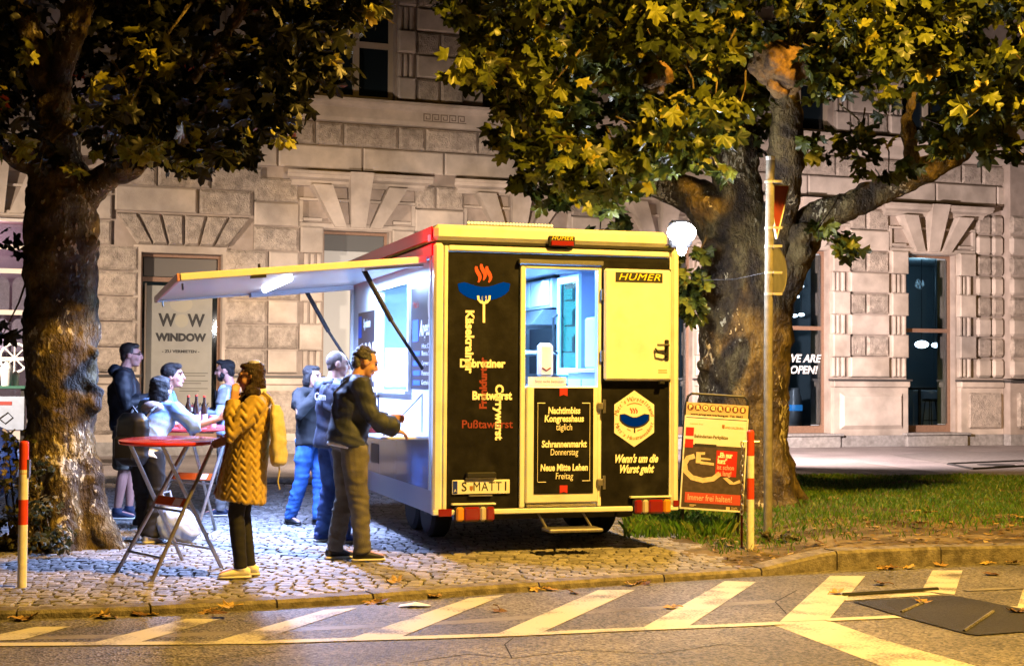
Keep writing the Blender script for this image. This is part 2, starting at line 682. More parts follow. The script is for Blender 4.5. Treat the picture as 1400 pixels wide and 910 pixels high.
# ================================================================== THE SETTING
m_asph = asphalt_mat('asphalt', (.074, .069, .070), (.138, .129, .130), .72, 62)
m_asph_dark = asphalt_mat('asphalt_patch', (.012, .011, .011), (.022, .020, .020), .7)
m_path = asphalt_mat('path_asphalt', (.20, .175, .18), (.29, .255, .26), .2)
m_paint = paint_mat('road_paint', (.50, .48, .43), (.11, .10, .095), .80)
m_paint_old = paint_mat('road_paint_worn', (.20, .185, .17), (.10, .09, .085), .74)
m_soil = mat('soil', (.10, .075, .04), .95, col2=(.16, .125, .07), vs=6, var=.3, bump=.8, bs=45)
m_kerb = mat('granite_kerb', (.20, .178, .155), .75, col2=(.11, .095, .08), vs=9, var=.25, bump=.5, bs=70, rnd=.12)
m_cob = mat('cobble_granite', (.25, .235, .225), .62, col2=(.19, .175, .165), vs=14, var=.25, bump=.4, bs=60, attr='tint', rnd=.38)
m_cob1 = mat('cobble_granite_single', (.25, .235, .225), .62, col2=(.19, .175, .165), vs=14, var=.25, bump=.4, bs=60, rnd=.38)
m_sand = mat('joint_sand', (.045, .04, .03), .95, col2=(.05, .055, .02), vs=5, var=.3, bump=.6, bs=80)

KX = [-14, -3.34, -2.47, -1.76, -1.02, .01, 1.02, 2.12, 2.76, 3.81, 4.53, 8, 16]
KY = [9.1, 9.66, 9.88, 10.15, 10.5, 11.05, 11.56, 12.08, 12.42, 12.82, 12.98, 13.5, 14.4]
def kerb_y(x):
    return float(np.interp(x, KX, KY))
def kerb_top(x):
    return float(np.interp(x, [-99, 2.05, 2.7, 99], [0.0, 0.0, .10, .10]))
ROAD_Z = -0.06

def sheet(name, poly, z, m, parent=None, kind=None):
    me = bpy.data.meshes.new(name)
    me.from_pydata([(x, y, z) for x, y in poly], [], [tuple(range(len(poly)))])
    me.materials.append(m)
    me.update()
    if me.polygons[0].normal.z < 0:
        me.flip_normals()
    o = inst(name, me, parent)
    if kind: o['kind'] = kind
    return o

sheet('ground', [(-400, -300), (400, -300), (400, 700), (-400, 700)], -0.24, m_soil, kind='structure')
xs = np.linspace(-14, 16, 61)
road_poly = [(-60, -40), (60, -40), (60, 19), (16, 14.4)] + [(x, kerb_y(x) + .02) for x in reversed(xs)] + [(-60, 8.6)]
road = sheet('road', road_poly, ROAD_Z, m_asph, kind='structure')

def px(pts, z):
    return [tuple(onz(u, v, z).xy) for u, v in pts]
PZ = ROAD_Z + .004
stripes = [[(0, 866), (49, 856), (96, 855.6), (33, 873), (-8, 875)], [(126, 878), (255, 845), (302, 845), (187, 878)],
           [(286, 878), (443, 833), (489, 830), (345, 877)], [(476, 873), (641, 817), (690, 812.5), (540, 873)],
           [(678, 866.5), (818, 805.8), (868, 805.6), (738, 865)], [(873, 860.6), (991, 793.5), (1034, 794.6), (939, 856.5)],
           [(1066, 849), (1135, 786.5), (1183, 786.5), (1132, 847)], [(1260, 807), (1275, 779), (1316, 779), (1305, 812)],
           [(1391, 829), (1401, 798), (1440, 798), (1430, 830)]]
for s in stripes:
    sheet('painted_stripe', px(s, PZ), PZ, m_paint, road)
sheet('painted_stripe', px([(1048, 850), (1132, 847.3), (1204, 873), (1347, 913), (1490, 953), (1400, 975), (1204, 909)], PZ - .002), PZ - .002, m_paint, road)
def line(pts, w, m, z=PZ + .002):
    P = [onz(u, v, z) for u, v in pts]
    L, R = [], []
    for i, p in enumerate(P):
        t = (P[min(i + 1, len(P) - 1)] - P[max(i - 1, 0)]).normalized()
        nn = Vector((-t.y, t.x, 0)) * w / 2
        L.append(tuple((p + nn).xy))
        R.append(tuple((p - nn).xy))
    sheet('painted_line', L + R[::-1], z, m, road)
line([(-160, 881), (0, 880), (192, 878.5), (350, 877), (480, 873), (590, 870), (700, 866.5), (870, 859), (960, 855.5), (1070, 851)], .11, m_paint)
line([(1128, 846.5), (1228, 842)], .10, m_paint)
line([(1150, 818.5), (1278, 810.5)], .13, m_paint)
line([(1372, 829), (1440, 832)], .10, m_paint)
line([(1319, 806), (1460, 800)], .09, m_paint_old)
line([(40, 871), (230, 868), (400, 860), (560, 853), (640, 849), (740, 841), (840, 833), (980, 826), (1060, 821)], .13, m_paint_old, PZ - .003)
sheet('asphalt_patch', px([(1165, 821), (1267, 815.5), (1292, 813), (1314, 815), (1400, 831.7), (1460, 842), (1460, 858), (1336, 867.4), (1319, 864.7), (1226, 840)], PZ + .004), PZ + .004, m_asph_dark, road)
g = MB()
a, b = onz(1153, 813.5, PZ), onz(1282, 805.5, PZ)
g.tube([a + Vector((0, 0, .004)), b + Vector((0, 0, .004))], .018, 6)
g.build('joint_strip', m_blackplastic, road)
for (u0, v0, u1, v1) in ((1232, 836, 1262, 823), (1318, 862, 1358, 835)):
    g = MB().tube([onz(u0, v0, PZ + .006), onz(u1, v1, PZ + .006)], .012, 5)
    g.build('tar_seam', m_asph, road)

m_crack = mat('crack_dark', (.018, .017, .017), .9)
line([(560, 905), (640, 893), (700, 899), (790, 888), (900, 893), (985, 880), (1040, 884)], .010, m_crack, PZ - .0025)
line([(700, 899), (690, 880), (702, 871)], .008, m_crack, PZ - .0024)
line([(60, 903), (180, 893), (300, 899), (380, 890)], .009, m_crack, PZ - .0025)
line([(1090, 806), (1060, 822), (1075, 838)], .010, m_crack, PZ - .0025)
# kerb: one object, every stone a part
kerb = tag(inst('kerb', MB().box(-14, 16, 14.6, 14.7, -.4, -.3).mesh('kerb', m_soil)), kind='structure')
def kerb_stone(x0, x1):
    P = []
    n = 4
    for i in range(n + 1):
        x = x0 + (x1 - x0) * i / n
        t = Vector((.02, kerb_y(x + .01) - kerb_y(x - .01), 0)).normalized()
        P.append((Vector((x, kerb_y(x), 0)), Vector((-t.y, t.x, 0)), kerb_top(x)))
    vs, fs = [], []
    wid = .17 if x1 < 2.2 else .2
    j = random.uniform(-.004, .004)
    for p, nn, zt in P:
        zt += j
        for dd, z in ((0, -.2), (0, zt - .022), (.018, zt), (wid, zt + .002), (wid, -.2)):
            q = p + nn * dd
            vs.append((q.x, q.y, z))
    for i in range(n):
        for k in range(4):
            a = i * 5 + k
            fs.append((a, a + 5, a + 6, a + 1))
    fs += [(0, 1, 2, 3, 4), tuple(n * 5 + k for k in (4, 3, 2, 1, 0))]
    MB().add(vs, fs).build('kerb_stone', m_kerb, kerb)
cuts = [-9.1, -8.1, -7.1, -6.1, -5.1, -4.1, -3.25, -2.42, -1.62, -.98, .22, 1.22, 2.06, 2.76, 3.75, 4.75, 5.75, 6.75, 7.75]
for a, b in zip(cuts[:-1], cuts[1:]):
    kerb_stone(a + .006, b - .006)

# cobbled pavement
def lawn_x(y):                                   # left edge of the planted strip
    return float(np.interp(y, [11, 12.2, 13, 14.5, 16, 21.5], [2.05, 1.95, 1.72, 1.62, 1.7, 1.9]))
FAR_Y = 21.3
pav = sheet('cobbled_pavement', [(-14, 9.3), (-5, 9.72)] + [(x, kerb_y(x) + .12) for x in np.linspace(-3.34, 1.9, 14)] + [(lawn_x(12.4) + .3, 12.4), (lawn_x(14.5) + .3, 14.5), (2.2, FAR_Y), (-14, FAR_Y)], -.02, m_sand, kind='structure')
cells = []
pitch = .104
row = 0
off = .19
while off < 12.5:
    x = -8.6 + RNG.uniform(0, .1)
    while x < 2.2:
        w = pitch * RNG.uniform(.82, 1.25)
        xc = x + w / 2
        # rows run along the kerb and bow a little
        y = kerb_y(xc) * (1 - min(1, off / 9)) + 9.9 * min(1, off / 9) + off * 1.03 + .035 * math.sin(xc * 2.1 + off)
        if y > kerb_y(xc) + .18 and y < FAR_Y - .05 and xc < lawn_x(y) + .12 * math.sin(y * 7):
            cells.append((xc, y, w, pitch * RNG.uniform(.9, 1.06), RNG.uniform(-.10, .10), RNG.uniform(-.0035, .0035)))
        x += w + .004
    off += pitch
    row += 1
cells = np.array(cells)
def cobble_geo(w, d):
    g_ = .0045
    vs = []
    for s, z in ((0.0, -.03), (.002, -.005), (.012, .0)):
        a, b = w / 2 - g_ - s, d / 2 - g_ - s
        j = RNG.uniform(-.006, .006, 8)
        vs += [(-a + j[0], -b + j[1], z), (a + j[2], -b + j[3], z), (a + j[4], b + j[5], z), (-a + j[6], b + j[7], z)]
    fs = [(8, 9, 10, 11)]
    for k in range(4):
        k2 = (k + 1) % 4
        fs += [(k, k2, k2 + 4, k + 4), (k + 4, k2 + 4, k2 + 8, k + 8)]
    return vs, fs
dist = np.hypot(cells[:, 0] * 1.0, cells[:, 1])
uu = 700 + 2000 * cells[:, 0] / cells[:, 1]
vis = (uu > -20) & (uu < 1420)
order = np.argsort(np.where(vis, dist, 1e9))
single = set(order[:300].tolist())
protos = [MB().add(*cobble_geo(.104, .104)).mesh('cobble', m_cob1) for _ in range(10)]
V, Fc, T = [], [], []
base = 0
for i, (x, y, w, d, r, dz) in enumerate(cells):
    if i in single:
        inst('cobble', protos[i % 10], pav, (x, y, dz), (RNG.uniform(-.015, .015), RNG.uniform(-.015, .015), r), scale=(w / .104, d / .104, 1))
        continue
    vs, fs = cobble_geo(w, d)
    c_, s_ = math.cos(r), math.sin(r)
    V += [(x + p[0] * c_ - p[1] * s_, y + p[0] * s_ + p[1] * c_, dz + p[2]) for p in vs]
    Fc += [tuple(k + base for k in f) for f in fs]
    T += [float(RNG.uniform())] * 12
    base += 12
me = bpy.data.meshes.new('cobbles')
me.from_pydata(V, [], Fc)
at = me.attributes.new('tint', 'FLOAT', 'POINT')
at.data.foreach_set('value', T)
me.materials.append(m_cob)
tag(inst('cobbles', me, pav), kind='stuff')

# promenade along the house, with its own low kerb at the far side of the cobbles
path = sheet('footpath', [(-40, FAR_Y + .2), (1.5, FAR_Y + .2), (2.0, 21.9), (40, 23.5), (40, 50), (-40, 50)], .022, m_path, kind='structure')
sheet('asphalt_repair', px([(1060, 640), (1250, 655), (1330, 651), (1180, 632), (1050, 633)], .026), .026, mat('path_repair', (.17, .15, .15), .8, var=.2, vs=5), path)
sheet('asphalt_repair', px([(1220, 622), (1340, 640), (1420, 628), (1420, 618), (1280, 616)], .027), .027, mat('path_repair2', (.20, .18, .18), .8, var=.2, vs=5), path)
for quad in ([(1296, 634), (1398, 630), (1420, 636), (1330, 641)],):
    P = [onz(u, v, .03) for u, v in quad]
    g = MB().tube(P + [P[0]], .025, 4)
    g.build('manhole_frame', m_blackplastic, path)
    c = sum(P, Vector()) / 4
    g = MB().lathe([(.33, .028), (.33, .034), (.3, .036)], 20, M=Matrix.Translation((c.x, c.y, 0)))
    g.build('manhole_cover', mat('cast_iron', (.05, .047, .05), .6, metal=.5, bump=.5, bs=60), path)
fk = tag(inst('footpath_kerb', MB().bbox(-30, 1.4, FAR_Y - .02, FAR_Y + .25, -.1, .075, .02).mesh('footpath_kerb', m_kerb)), kind='structure')
tag(inst('footpath_gutter', MB().box(-30, 1.4, FAR_Y - .2, FAR_Y - .03, -.06, .012).mesh('footpath_gutter', mat('gutter_dark', (.03, .028, .027), .8, var=.2))), kind='structure')

# planted strip on the right
lx = []
gx = np.linspace(0, 1, 50)
def lawn_z(x, y):
    h = float(np.interp(x - y * .02, [1.2, 2.3, 2.7, 9], [-.012, .0, .085, .10]))
    return h + .03 * nzp(x, y) + (.06 * math.exp(-((x - 2.9) ** 2 + (y - 17.3) ** 2) / 2.0))
def nzp(x, y):
    return noise.noise(Vector((x * 1.1, y * 1.1, 0))) * min(1.0, max(0.0, y - kerb_y(x) - .3))
V, Fc = [], []
NX, NY = 60, 50
for j in range(NY + 1):
    for i in range(NX + 1):
        y0 = 12.0 + (22.4 - 12.0) * j / NY
        x0 = lawn_x(y0) - .15
        x = x0 + (15 - x0) * (i / NX) ** 1.6
        ylo = kerb_y(x) + .14
        y = ylo + (22.2 + .06 * x - ylo) * (j / NY) ** 1.2
        V.append((x, y, lawn_z(x, y)))
for j in range(NY):
    for i in range(NX):
        a = j * (NX + 1) + i
        Fc.append((a, a + 1, a + NX + 2, a + NX + 1))
MB().add(V, Fc)
lawn = MB().add(V, Fc).build('lawn_soil', mat('lawn_soil', (.19, .145, .075), .95, col2=(.085, .062, .033), vs=2.2, var=.35, bump=.9, bs=40, c2lo=.42, c2hi=.6), smooth=True)
tag(lawn, kind='structure')

def grass(name, n, region, hmin, hmax, m, seed):
    r = np.random.default_rng(seed)
    V, Fc, T = [], [], []
    k = 0
    while k < n:
        x, y, dens = region(r)
        if r.uniform() > dens:
            k += 1
            continue
        z = lawn_z(x, y) if x > 1.0 else 0
        h = r.uniform(hmin, hmax)
        a = r.uniform(0, 6.28)
        w = r.uniform(.004, .009)
        lean = r.uniform(.2, .9) * h
        b = r.uniform(0, 6.28)
        dx, dy = math.cos(a) * w, math.sin(a) * w
        lx_, ly_ = math.cos(b) * lean, math.sin(b) * lean
        o = len(V)
        V += [(x - dx, y - dy, z - .01), (x + dx, y + dy, z - .01), (x + dx * .6 + lx_ * .4, y + dy * .6 + ly_ * .4, z + h * .65), (x + lx_, y + ly_, z + h)]
        Fc += [(o, o + 1, o + 2), (o, o + 2, o + 3)]
        T += [float(r.uniform())] * 4
        k += 1
    me = bpy.data.meshes.new(name)
    me.from_pydata(V, [], Fc)
    me.attributes.new('tint', 'FLOAT', 'POINT').data.foreach_set('value', T)
    me.materials.append(m)
    o = inst(name, me)
    return tag(o, 'short green grass on the planted strip behind the right kerb', 'grass', kind='stuff')
m_grass = leaf_mat('grass_blades', [(0, (.055, .15, .016)), (.6, (.105, .22, .028)), (1, (.24, .26, .07))])
def reg_lawn(r):
    x = 1.7 + 8.5 * r.uniform() ** 1.15
    y = kerb_y(x) + .45 + (21.9 - kerb_y(x)) * r.uniform() ** .8
    f = noise.noise(Vector((x * .8, y * .8, 3.3)))
    near = (y - kerb_y(x))
    bare = math.exp(-((x - 4.9) ** 2 / .9 + (y - 14.0) ** 2 / .5))
    d = min(1, max(0, (near - .7) / 2.0)) * (1 - .9 * bare) * (1 if f > -.25 else .35)
    if x < lawn_x(y) + .1: d = 0
    return x, min(y, 21.9), d
grass('grass', 60000, reg_lawn, .025, .075, m_grass, 3)
def reg_tuft(r):
    u = r.uniform(855, 1000)
    y = r.uniform(14.3, 17.0)
    x = (u - 700) / 2000 * y
    return max(x, 1.05), y, .8
grass('grass', 3500, reg_tuft, .06, .20, m_grass, 5)['label'] = 'longer tufts of grass under the trailer corner and the poster stand'
# ================================================================== THE HOUSE
A = rad(20)
P0 = onz(1200, 611)
house = thing('townhouse', 'cream rusticated townhouse with stone window surrounds lit from below', 'building', (P0.x, P0.y, 0), A)
def F(s, y, z):                                   # facade coordinates to world
    return Vector((P0.x + s * math.cos(A) - y * math.sin(A), P0.y + s * math.sin(A) + y * math.cos(A), z))
m_wall = mat('stucco_joint', (.38, .315, .275), .85, col2=(.31, .255, .22), vs=1.4, var=.15, bump=.3, bs=30)
m_stone = mat('stucco_plain', (.50, .43, .375), .8, col2=(.37, .315, .27), vs=1.1, var=.16, bump=.25, bs=28, rnd=.07)
m_rough = mat('stucco_rough', (.46, .39, .335), .9, col2=(.33, .28, .24), vs=5, var=.2, bump=.9, bs=40, rnd=.09, bdist=.05)
m_plinth = mat('plinth_stone', (.30, .285, .28), .8, col2=(.24, .225, .22), vs=5, var=.2, bump=.3, bs=60, rnd=.08)
m_lead = mat('lead_cap', (.06, .055, .055), .5)
m_frame = mat('window_wood', (.235, .14, .095), .5, var=.15, vs=10)
m_frame2 = mat('window_white', (.45, .38, .30), .5)
m_int = mat('room_dark', (.09, .115, .13), .8)
m_int_light = mat('room_light', (.30, .33, .36), .8)

CK = [1.5 - 3.46 * k for k in range(6, -1, -1)]    # window axes, -19.26 ... 1.5
HW = .68
S0, S1 = -23.0, 9.0
open_ = []
for i, c in enumerate(CK):
    if i == 1: open_.append((c - .8, c + .76, .30, 3.92))
    else: open_.append((c - HW, c + HW, .30, 4.5))
    open_.append((c - .78, c + .78, 7.22, 9.8))
bx = sorted(set([S0, S1] + [o[0] for o in open_] + [o[1] for o in open_]))
bz = sorted(set([-.1, .3, 3.92, 4.5, 7.22, 9.8, 12.5]))
g = MB()
for i in range(len(bx) - 1):
    for j in range(len(bz) - 1):
        cx, cz = (bx[i] + bx[i + 1]) / 2, (bz[j] + bz[j + 1]) / 2
        if any(o[0] < cx < o[1] and o[2] < cz < o[3] for o in open_):
            continue
        g.add([(bx[i], .05, bz[j]), (bx[i + 1], .05, bz[j]), (bx[i + 1], .05, bz[j + 1]), (bx[i], .05, bz[j + 1])], [(0, 1, 2, 3)])
for a, b, z0, z1 in open_:                         # reveals
    D = .42
    g.add([(a, .05, z0), (a, D, z0), (a, D, z1), (a, .05, z1)], [(0, 1, 2, 3)])
    g.add([(b, .05, z0), (b, .05, z1), (b, D, z1), (b, D, z0)], [(0, 1, 2, 3)])
    g.add([(a, .05, z1), (a, D, z1), (b, D, z1), (b, .05, z1)], [(0, 1, 2, 3)])
    g.add([(a, .05, z0), (b, .05, z0), (b, D, z0), (a, D, z0)], [(0, 1, 2, 3)])
# closed back, sides and roof so the house is a solid
g.add([(S0, 9, -.1), (S1, 9, -.1), (S1, 9, 12.5), (S0, 9, 12.5)], [(1, 0, 3, 2)])
g.add([(S0, .05, -.1), (S0, 9, -.1), (S0, 9, 12.5), (S0, .05, 12.5)], [(1, 0, 3, 2)])
g.add([(S1, .05, -.1), (S1, 9, -.1), (S1, 9, 12.5), (S1, .05, 12.5)], [(0, 1, 2, 3)])
g.add([(S0, .05, 12.5), (S1, .05, 12.5), (S1, 9, 12.5), (S0, 9, 12.5)], [(0, 1, 2, 3)])
g.build('wall', m_wall, house)

_bc = {}
def block(s0, s1, z0, z1, proj, rough=False, name='stone_block', m=None, gap=.016, y0=.05):
    """one stone: chamfered, its face proud of the joint plane"""
    s0, s1, z0, z1 = s0 + gap, s1 - gap, z0 + gap, z1 - gap
    w, h = s1 - s0, z1 - z0
    var = random.randrange(3) if rough else 0
    key = (round(w, 3), round(h, 3), round(proj, 3), rough, var, m.name if m else '')
    if key not in _bc:
        g = MB()
        d = proj + y0
        b = .05 if rough else .028
        if rough:
            nx, nz_ = max(2, int(w / .14)), max(2, int(h / .14))
            vs, fs = [], []
            for j in range(nz_ + 1):
                for i in range(nx + 1):
                    edge = i in (0, nx) or j in (0, nz_)
                    vs.append((b + (w - 2 * b) * i / nx, -d - (0 if edge else random.uniform(-.004, .016)), b + (h - 2 * b) * j / nz_))
            for j in range(nz_):
                for i in range(nx):
                    a = j * (nx + 1) + i
                    fs.append((a, a + 1, a + nx + 2, a + nx + 1))
            g.add(vs, fs)
        else:
            g.add([(b, -d, b), (w - b, -d, b), (w - b, -d, h - b), (b, -d, h - b)], [(0, 1, 2, 3)])
        i_, o_ = [(b, -d, b), (w - b, -d, b), (w - b, -d, h - b), (b, -d, h - b)], [(0, -d + b * .8, 0), (w, -d + b * .8, 0), (w, -d + b * .8, h), (0, -d + b * .8, h)]
        k_ = [(0, .0, 0), (w, .0, 0), (w, .0, h), (0, .0, h)]
        g.add(i_ + o_ + k_, [f for k in range(4) for f in ((k, 4 + k, 4 + (k + 1) % 4, (k + 1) % 4)[::1], (4 + k, 8 + k, 8 + (k + 1) % 4, 4 + (k + 1) % 4))])
        _bc[key] = g.mesh(name, m or (m_rough if rough else m_stone))
    return inst(name, _bc[key], house, (s0, y0, z0))

RH = .487
Z0 = 1.60
def rowz(i):
    return Z0 + RH * i, Z0 + RH * (i + 1)
def pier(a, b, r0, r1, rough_l=False):
    for i in range(r0, r1):
        z0, z1 = rowz(i)
        if i % 2 == 0 and not rough_l:
            block(a, b, z0, z1, .07)
        else:
            m_ = (a + b) / 2 - .08
            if rough_l and i % 2 == 0:
                block(a, m_, z0, z1, .06, True)
                block(m_, b, z0, z1, .07)
            else:
                block(a, m_, z0, z1, .06, True)
                block(m_, b, z0, z1, .06, True)
def jamb(sgn, c, r1=6):
    e = c + sgn * (HW + .03)
    for i in range(0, r1):
        z0, z1 = rowz(i)
        a, b = sorted((e, e + sgn * .47))
        if i % 2 == 1:
            block(a, b, z0 - .02, z1 + .02, .12, name='jamb_block', gap=.004)
        else:
            for k in range(3):
                q0, q1 = sorted((e + sgn * (.02 + k * .13), e + sgn * (.02 + k * .13 + .10)))
                block(q0, q1, z0 + .02, z1 - .02, (.05, .015, .04)[k], name='jamb_flute', gap=.003)
for i, c in enumerate(CK):
    std = i != 1
    if std:
        for sg in (-1, 1):
            jamb(sg, c)
        # lintel: architrave, cornice, three brackets
        g = MB()
        g.box(c - 1.2, c + 1.2, -.03, .049, 4.52, 4.62)
        g.box(c - 1.12, c - .74, -.05, .048, 4.66, 4.72)
        g.box(c + .74, c + 1.12, -.05, .048, 4.66, 4.72)
        g.box(c - 1.2, c - 1.13, -.045, .048, 4.63, 5.06)
        g.box(c + 1.13, c + 1.2, -.045, .048, 4.63, 5.06)
        g.box(c - 1.2, c + 1.2, -.05, .047, 5.07, 5.12)
        prof = [(.05, 5.36), (-.08, 5.36), (-.14, 5.42), (-.16, 5.46), (-.30, 5.50), (-.33, 5.56), (-.36, 5.57), (-.36, 5.63), (.05, 5.68)]
        vs = [(c - 1.5 + (.0 if y < -.2 else .12), y, z) for y, z in prof] + [(c + 1.5 - (.0 if y < -.2 else .12), y, z) for y, z in prof]
        n = len(prof)
        g.add(vs, [(k, k + n, k + 1 + n, k + 1) for k in range(n - 1)] + [tuple(range(n)), tuple(reversed(range(n, 2 * n)))])
        lin = g.build('lintel', m_stone, house)
        for (t0, t1, b0, b1, zt) in ((-.24, .24, -.15, .15, 5.64), (-.98, -.58, -.48, -.24, 5.37), (.58, .98, .24, .48, 5.37)):
            q = MB()
            yt, yb = (-.40 if zt > 5.5 else -.30), -.10
            q.add([(c + b0, yb, 4.56), (c + b1, yb, 4.56), (c + t1, yt, zt), (c + t0, yt, zt), (c + b0, .05, 4.56), (c + b1, .05, 4.56), (c + t1, .05, zt), (c + t0, .05, zt)],
                  [(0, 1, 2, 3), (0, 4, 5, 1), (1, 5, 6, 2), (2, 6, 7, 3), (3, 7, 4, 0)])
            q.build('lintel_bracket', m_stone, lin)
    # dado and plinth either side of the opening are built with the piers; sill here
    g = MB().bbox(c - .84, c + .84, -.22, .06, -.05, .27, .015)
    g.bbox(c - .9, c + .9, -.27, .30, .275, .33, .012)
    g.build('sill', m_plinth, house)
for i in range(len(CK) - 1):
    a, b = CK[i] + 1.19, CK[i + 1] - 1.19
    wl, wr = i == 1, i == 0                       # sides facing the WOW doorway
    if wl: a = CK[i] + .80
    if wr: b = CK[i + 1] - .84
    if wl or wr:
        mid = (a + .85) if wl else (b - .85)
        for r in range(0, 5):
            z0, z1 = rowz(r)
            if wl:
                block(a, mid, z0, z1, .06, True)
                block(mid, b, z0, z1, .07) if r % 2 == 0 else block(mid, b, z0, z1, .06, True)
            else:
                block(mid, b, z0, z1, .06, True)
                block(a, mid, z0, z1, .07) if r % 2 == 0 else block(a, mid, z0, z1, .06, True)
        if wl:
            block(CK[1] + 1.35, b, *rowz(5), .06, True)
            block(CK[1] + 1.35, b, *rowz(6), .07)
            block(CK[1] + 1.35, b, *rowz(7), .06, True)
        else:
            block(a, CK[1] - 1.35, *rowz(5), .06, True)
            block(a, CK[1] - 1.35, *rowz(6), .07)
            block(a, CK[1] - 1.35, *rowz(7), .06, True)
    else:
        pier(a, b, 0, 8)
    da, db = CK[i] + .74, CK[i + 1] - .74
    if wl: da = a
    if wr: db = b
    g = MB().box(da, db, -.10, .049, .28, 1.38)
    g.bbox(da - .03, db + .03, -.16, .048, 1.38, 1.52, .02)
    dd = g.build('dado', m_stone, house)
    q = MB().box(da - .06, db + .06, -.19, .047, 1.523, 1.565)
    q.build('dado_cap', m_lead, dd)
    q = MB()
    x0, x1, z0, z1 = da + .14, db - .14, .42, 1.26
    q.add([(x0, -.10, z0), (x1, -.10, z0), (x1, -.10, z1), (x0, -.10, z1), (x0 + .09, -.17, z0 + .09), (x1 - .09, -.17, z0 + .09), (x1 - .09, -.17, z1 - .09), (x0 + .09, -.17, z1 - .09)],
          [(4, 5, 6, 7), (0, 1, 5, 4), (1, 2, 6, 5), (2, 3, 7, 6), (3, 0, 4, 7)])
    q.build('dado_panel', m_rough if i < 4 else m_stone, dd)
    MB().bbox(da - .02, db + .02, -.14, .046, -.05, .279, .01).build('plinth_stone', m_plinth, house)

# the doorway with the splayed stones above it
c = CK[1]
g = MB()
g.box(c - .94, c - .80, -.02, .049, 0.3, 4.06)
g.box(c + .76, c + .84, -.02, .049, 0.3, 4.06)
g.box(c - .80, c + .76, -.02, .049, 3.925, 4.06)
g.build('door_surround', m_stone, house)
for k in range(6):
    t0, t1 = -1 + 2 * k / 6, -1 + 2 * (k + 1) / 6
    b0, b1, u0, u1 = c + t0 * .88 + .01, c + t1 * .88 - .01, c + t0 * 1.30 + .012, c + t1 * 1.30 - .012
    q = MB()
    zb = 4.07
    f_ = [(b0, 0.05, zb), (b1, .05, zb), (u1, .05, 4.68), (u0, .05, 4.68)]
    i_ = [(b0 + .03, -.06, zb + .05), (b1 - .03, -.06, zb + .05), (u1 - .04, -.06, 4.64), (u0 + .04, -.06, 4.64)]
    q.add(f_ + i_, [(4, 5, 6, 7), (0, 1, 5, 4), (1, 2, 6, 5), (2, 3, 7, 6), (3, 0, 4, 7)])
    q.build('arch_stone', m_rough, house)
block(c - 1.32, c + .25, 4.70, 5.20, .07)
block(c + .28, c + 1.33, 4.70, 5.20, .06, True)
for k in range(3):
    block(c - 1.55 + k * 1.03, c - .52 + k * 1.03, 5.20, 5.69, .06, True)

# long courses, cornice with its key pattern
x = -20.9
while x < 4.5:
    block(x, x + 1.73, 5.71, 6.20, .055)
    block(x - .4, x + .75, 6.21, 6.68, .05, True)
    block(x + .75, x + 1.33, 6.21, 6.68, .05, True)
    x += 1.73
g = MB()
prof = [(.05, 6.69), (-.10, 6.70), (-.12, 6.78), (-.12, 6.98), (-.20, 7.02), (-.24, 7.08), (-.27, 7.09), (-.27, 7.15), (.05, 7.19)]
n = len(prof)
vs = [(S0, y, z) for y, z in prof] + [(S1, y, z) for y, z in prof]
g.add(vs, [(k, k + n, k + 1 + n, k + 1) for k in range(n - 1)] + [tuple(range(n)), tuple(reversed(range(n, 2 * n)))])
cor = g.build('cornice', m_stone, house)
g = MB()                                           # greek key
x = -11.0
for k in range(5):
    x0 = x + k * .185
    for (a, b, z0, z1) in ((0, .018, 6.80, 6.96), (0, .15, 6.942, 6.96), (.132, .15, 6.84, 6.942), (.05, .132, 6.84, 6.858), (.05, .068, 6.858, 6.905), (.0, .185, 6.80, 6.815)):
        g.box(x0 + a, x0 + b, -.1245, -.121, z0, z1)
g.build('key_pattern', mat('key_dark', (.16, .12, .095), .85), cor)  # key lines in a darker tone than the cornice

# upper storey
for i, c in enumerate(CK):
    if not (i in (0, 1, 2, 5, 6)):
        continue
    fr = MB()
    fr.box(c - .78, c - .69, .25, .33, 7.22, 9.8)
    fr.box(c + .69, c + .78, .25, .33, 7.22, 9.8)
    fr.box(c - .06, c + .06, .22, .34, 7.22, 9.8)
    fr.box(c - .69, c - .06, .24, .33, 8.30, 8.42)
    fr.box(c + .06, c + .69, .24, .33, 8.30, 8.42)
    fr.box(c - .69, c - .06, .24, .33, 7.22, 7.30)
    fr.box(c + .06, c + .69, .24, .33, 7.22, 7.30)
    w = fr.build('window', m_frame2, house)
    MB().box(c - .7, c + .7, .30, .305, 7.25, 9.8).build('pane', mat('dark_glass', (.010, .016, .022), .08), w)
    for r in range(5):
        z0, z1 = 7.22 + RH * r, 7.22 + RH * (r + 1)
        for sg in (-1, 1):
            a, b = sorted((c + sg * .80, c + sg * 1.20))
            if r % 2 == 0: block(a, b, z0, z1, .09, name='jamb_block')
            else:
                for k in range(3):
                    q0, q1 = sorted((c + sg * (.82 + k * .12), c + sg * (.91 + k * .12)))
                    block(q0, q1, z0, z1, .03, name='jamb_flute', gap=.003)
for i in (0, 1, 2, 4, 5, 6):
    a = CK[i] + 1.21
    b = (CK[i + 1] - 1.21) if i < 6 else 3.3
    for r in range(5):
        z0, z1 = 7.22 + RH * r, 7.22 + RH * (r + 1)
        if r % 2 == 1 or i == 6: block(a, b, z0, z1, .06)
        else:
            block(a, (a + b) / 2, z0, z1, .05, True)
            block((a + b) / 2, b, z0, z1, .05, True)

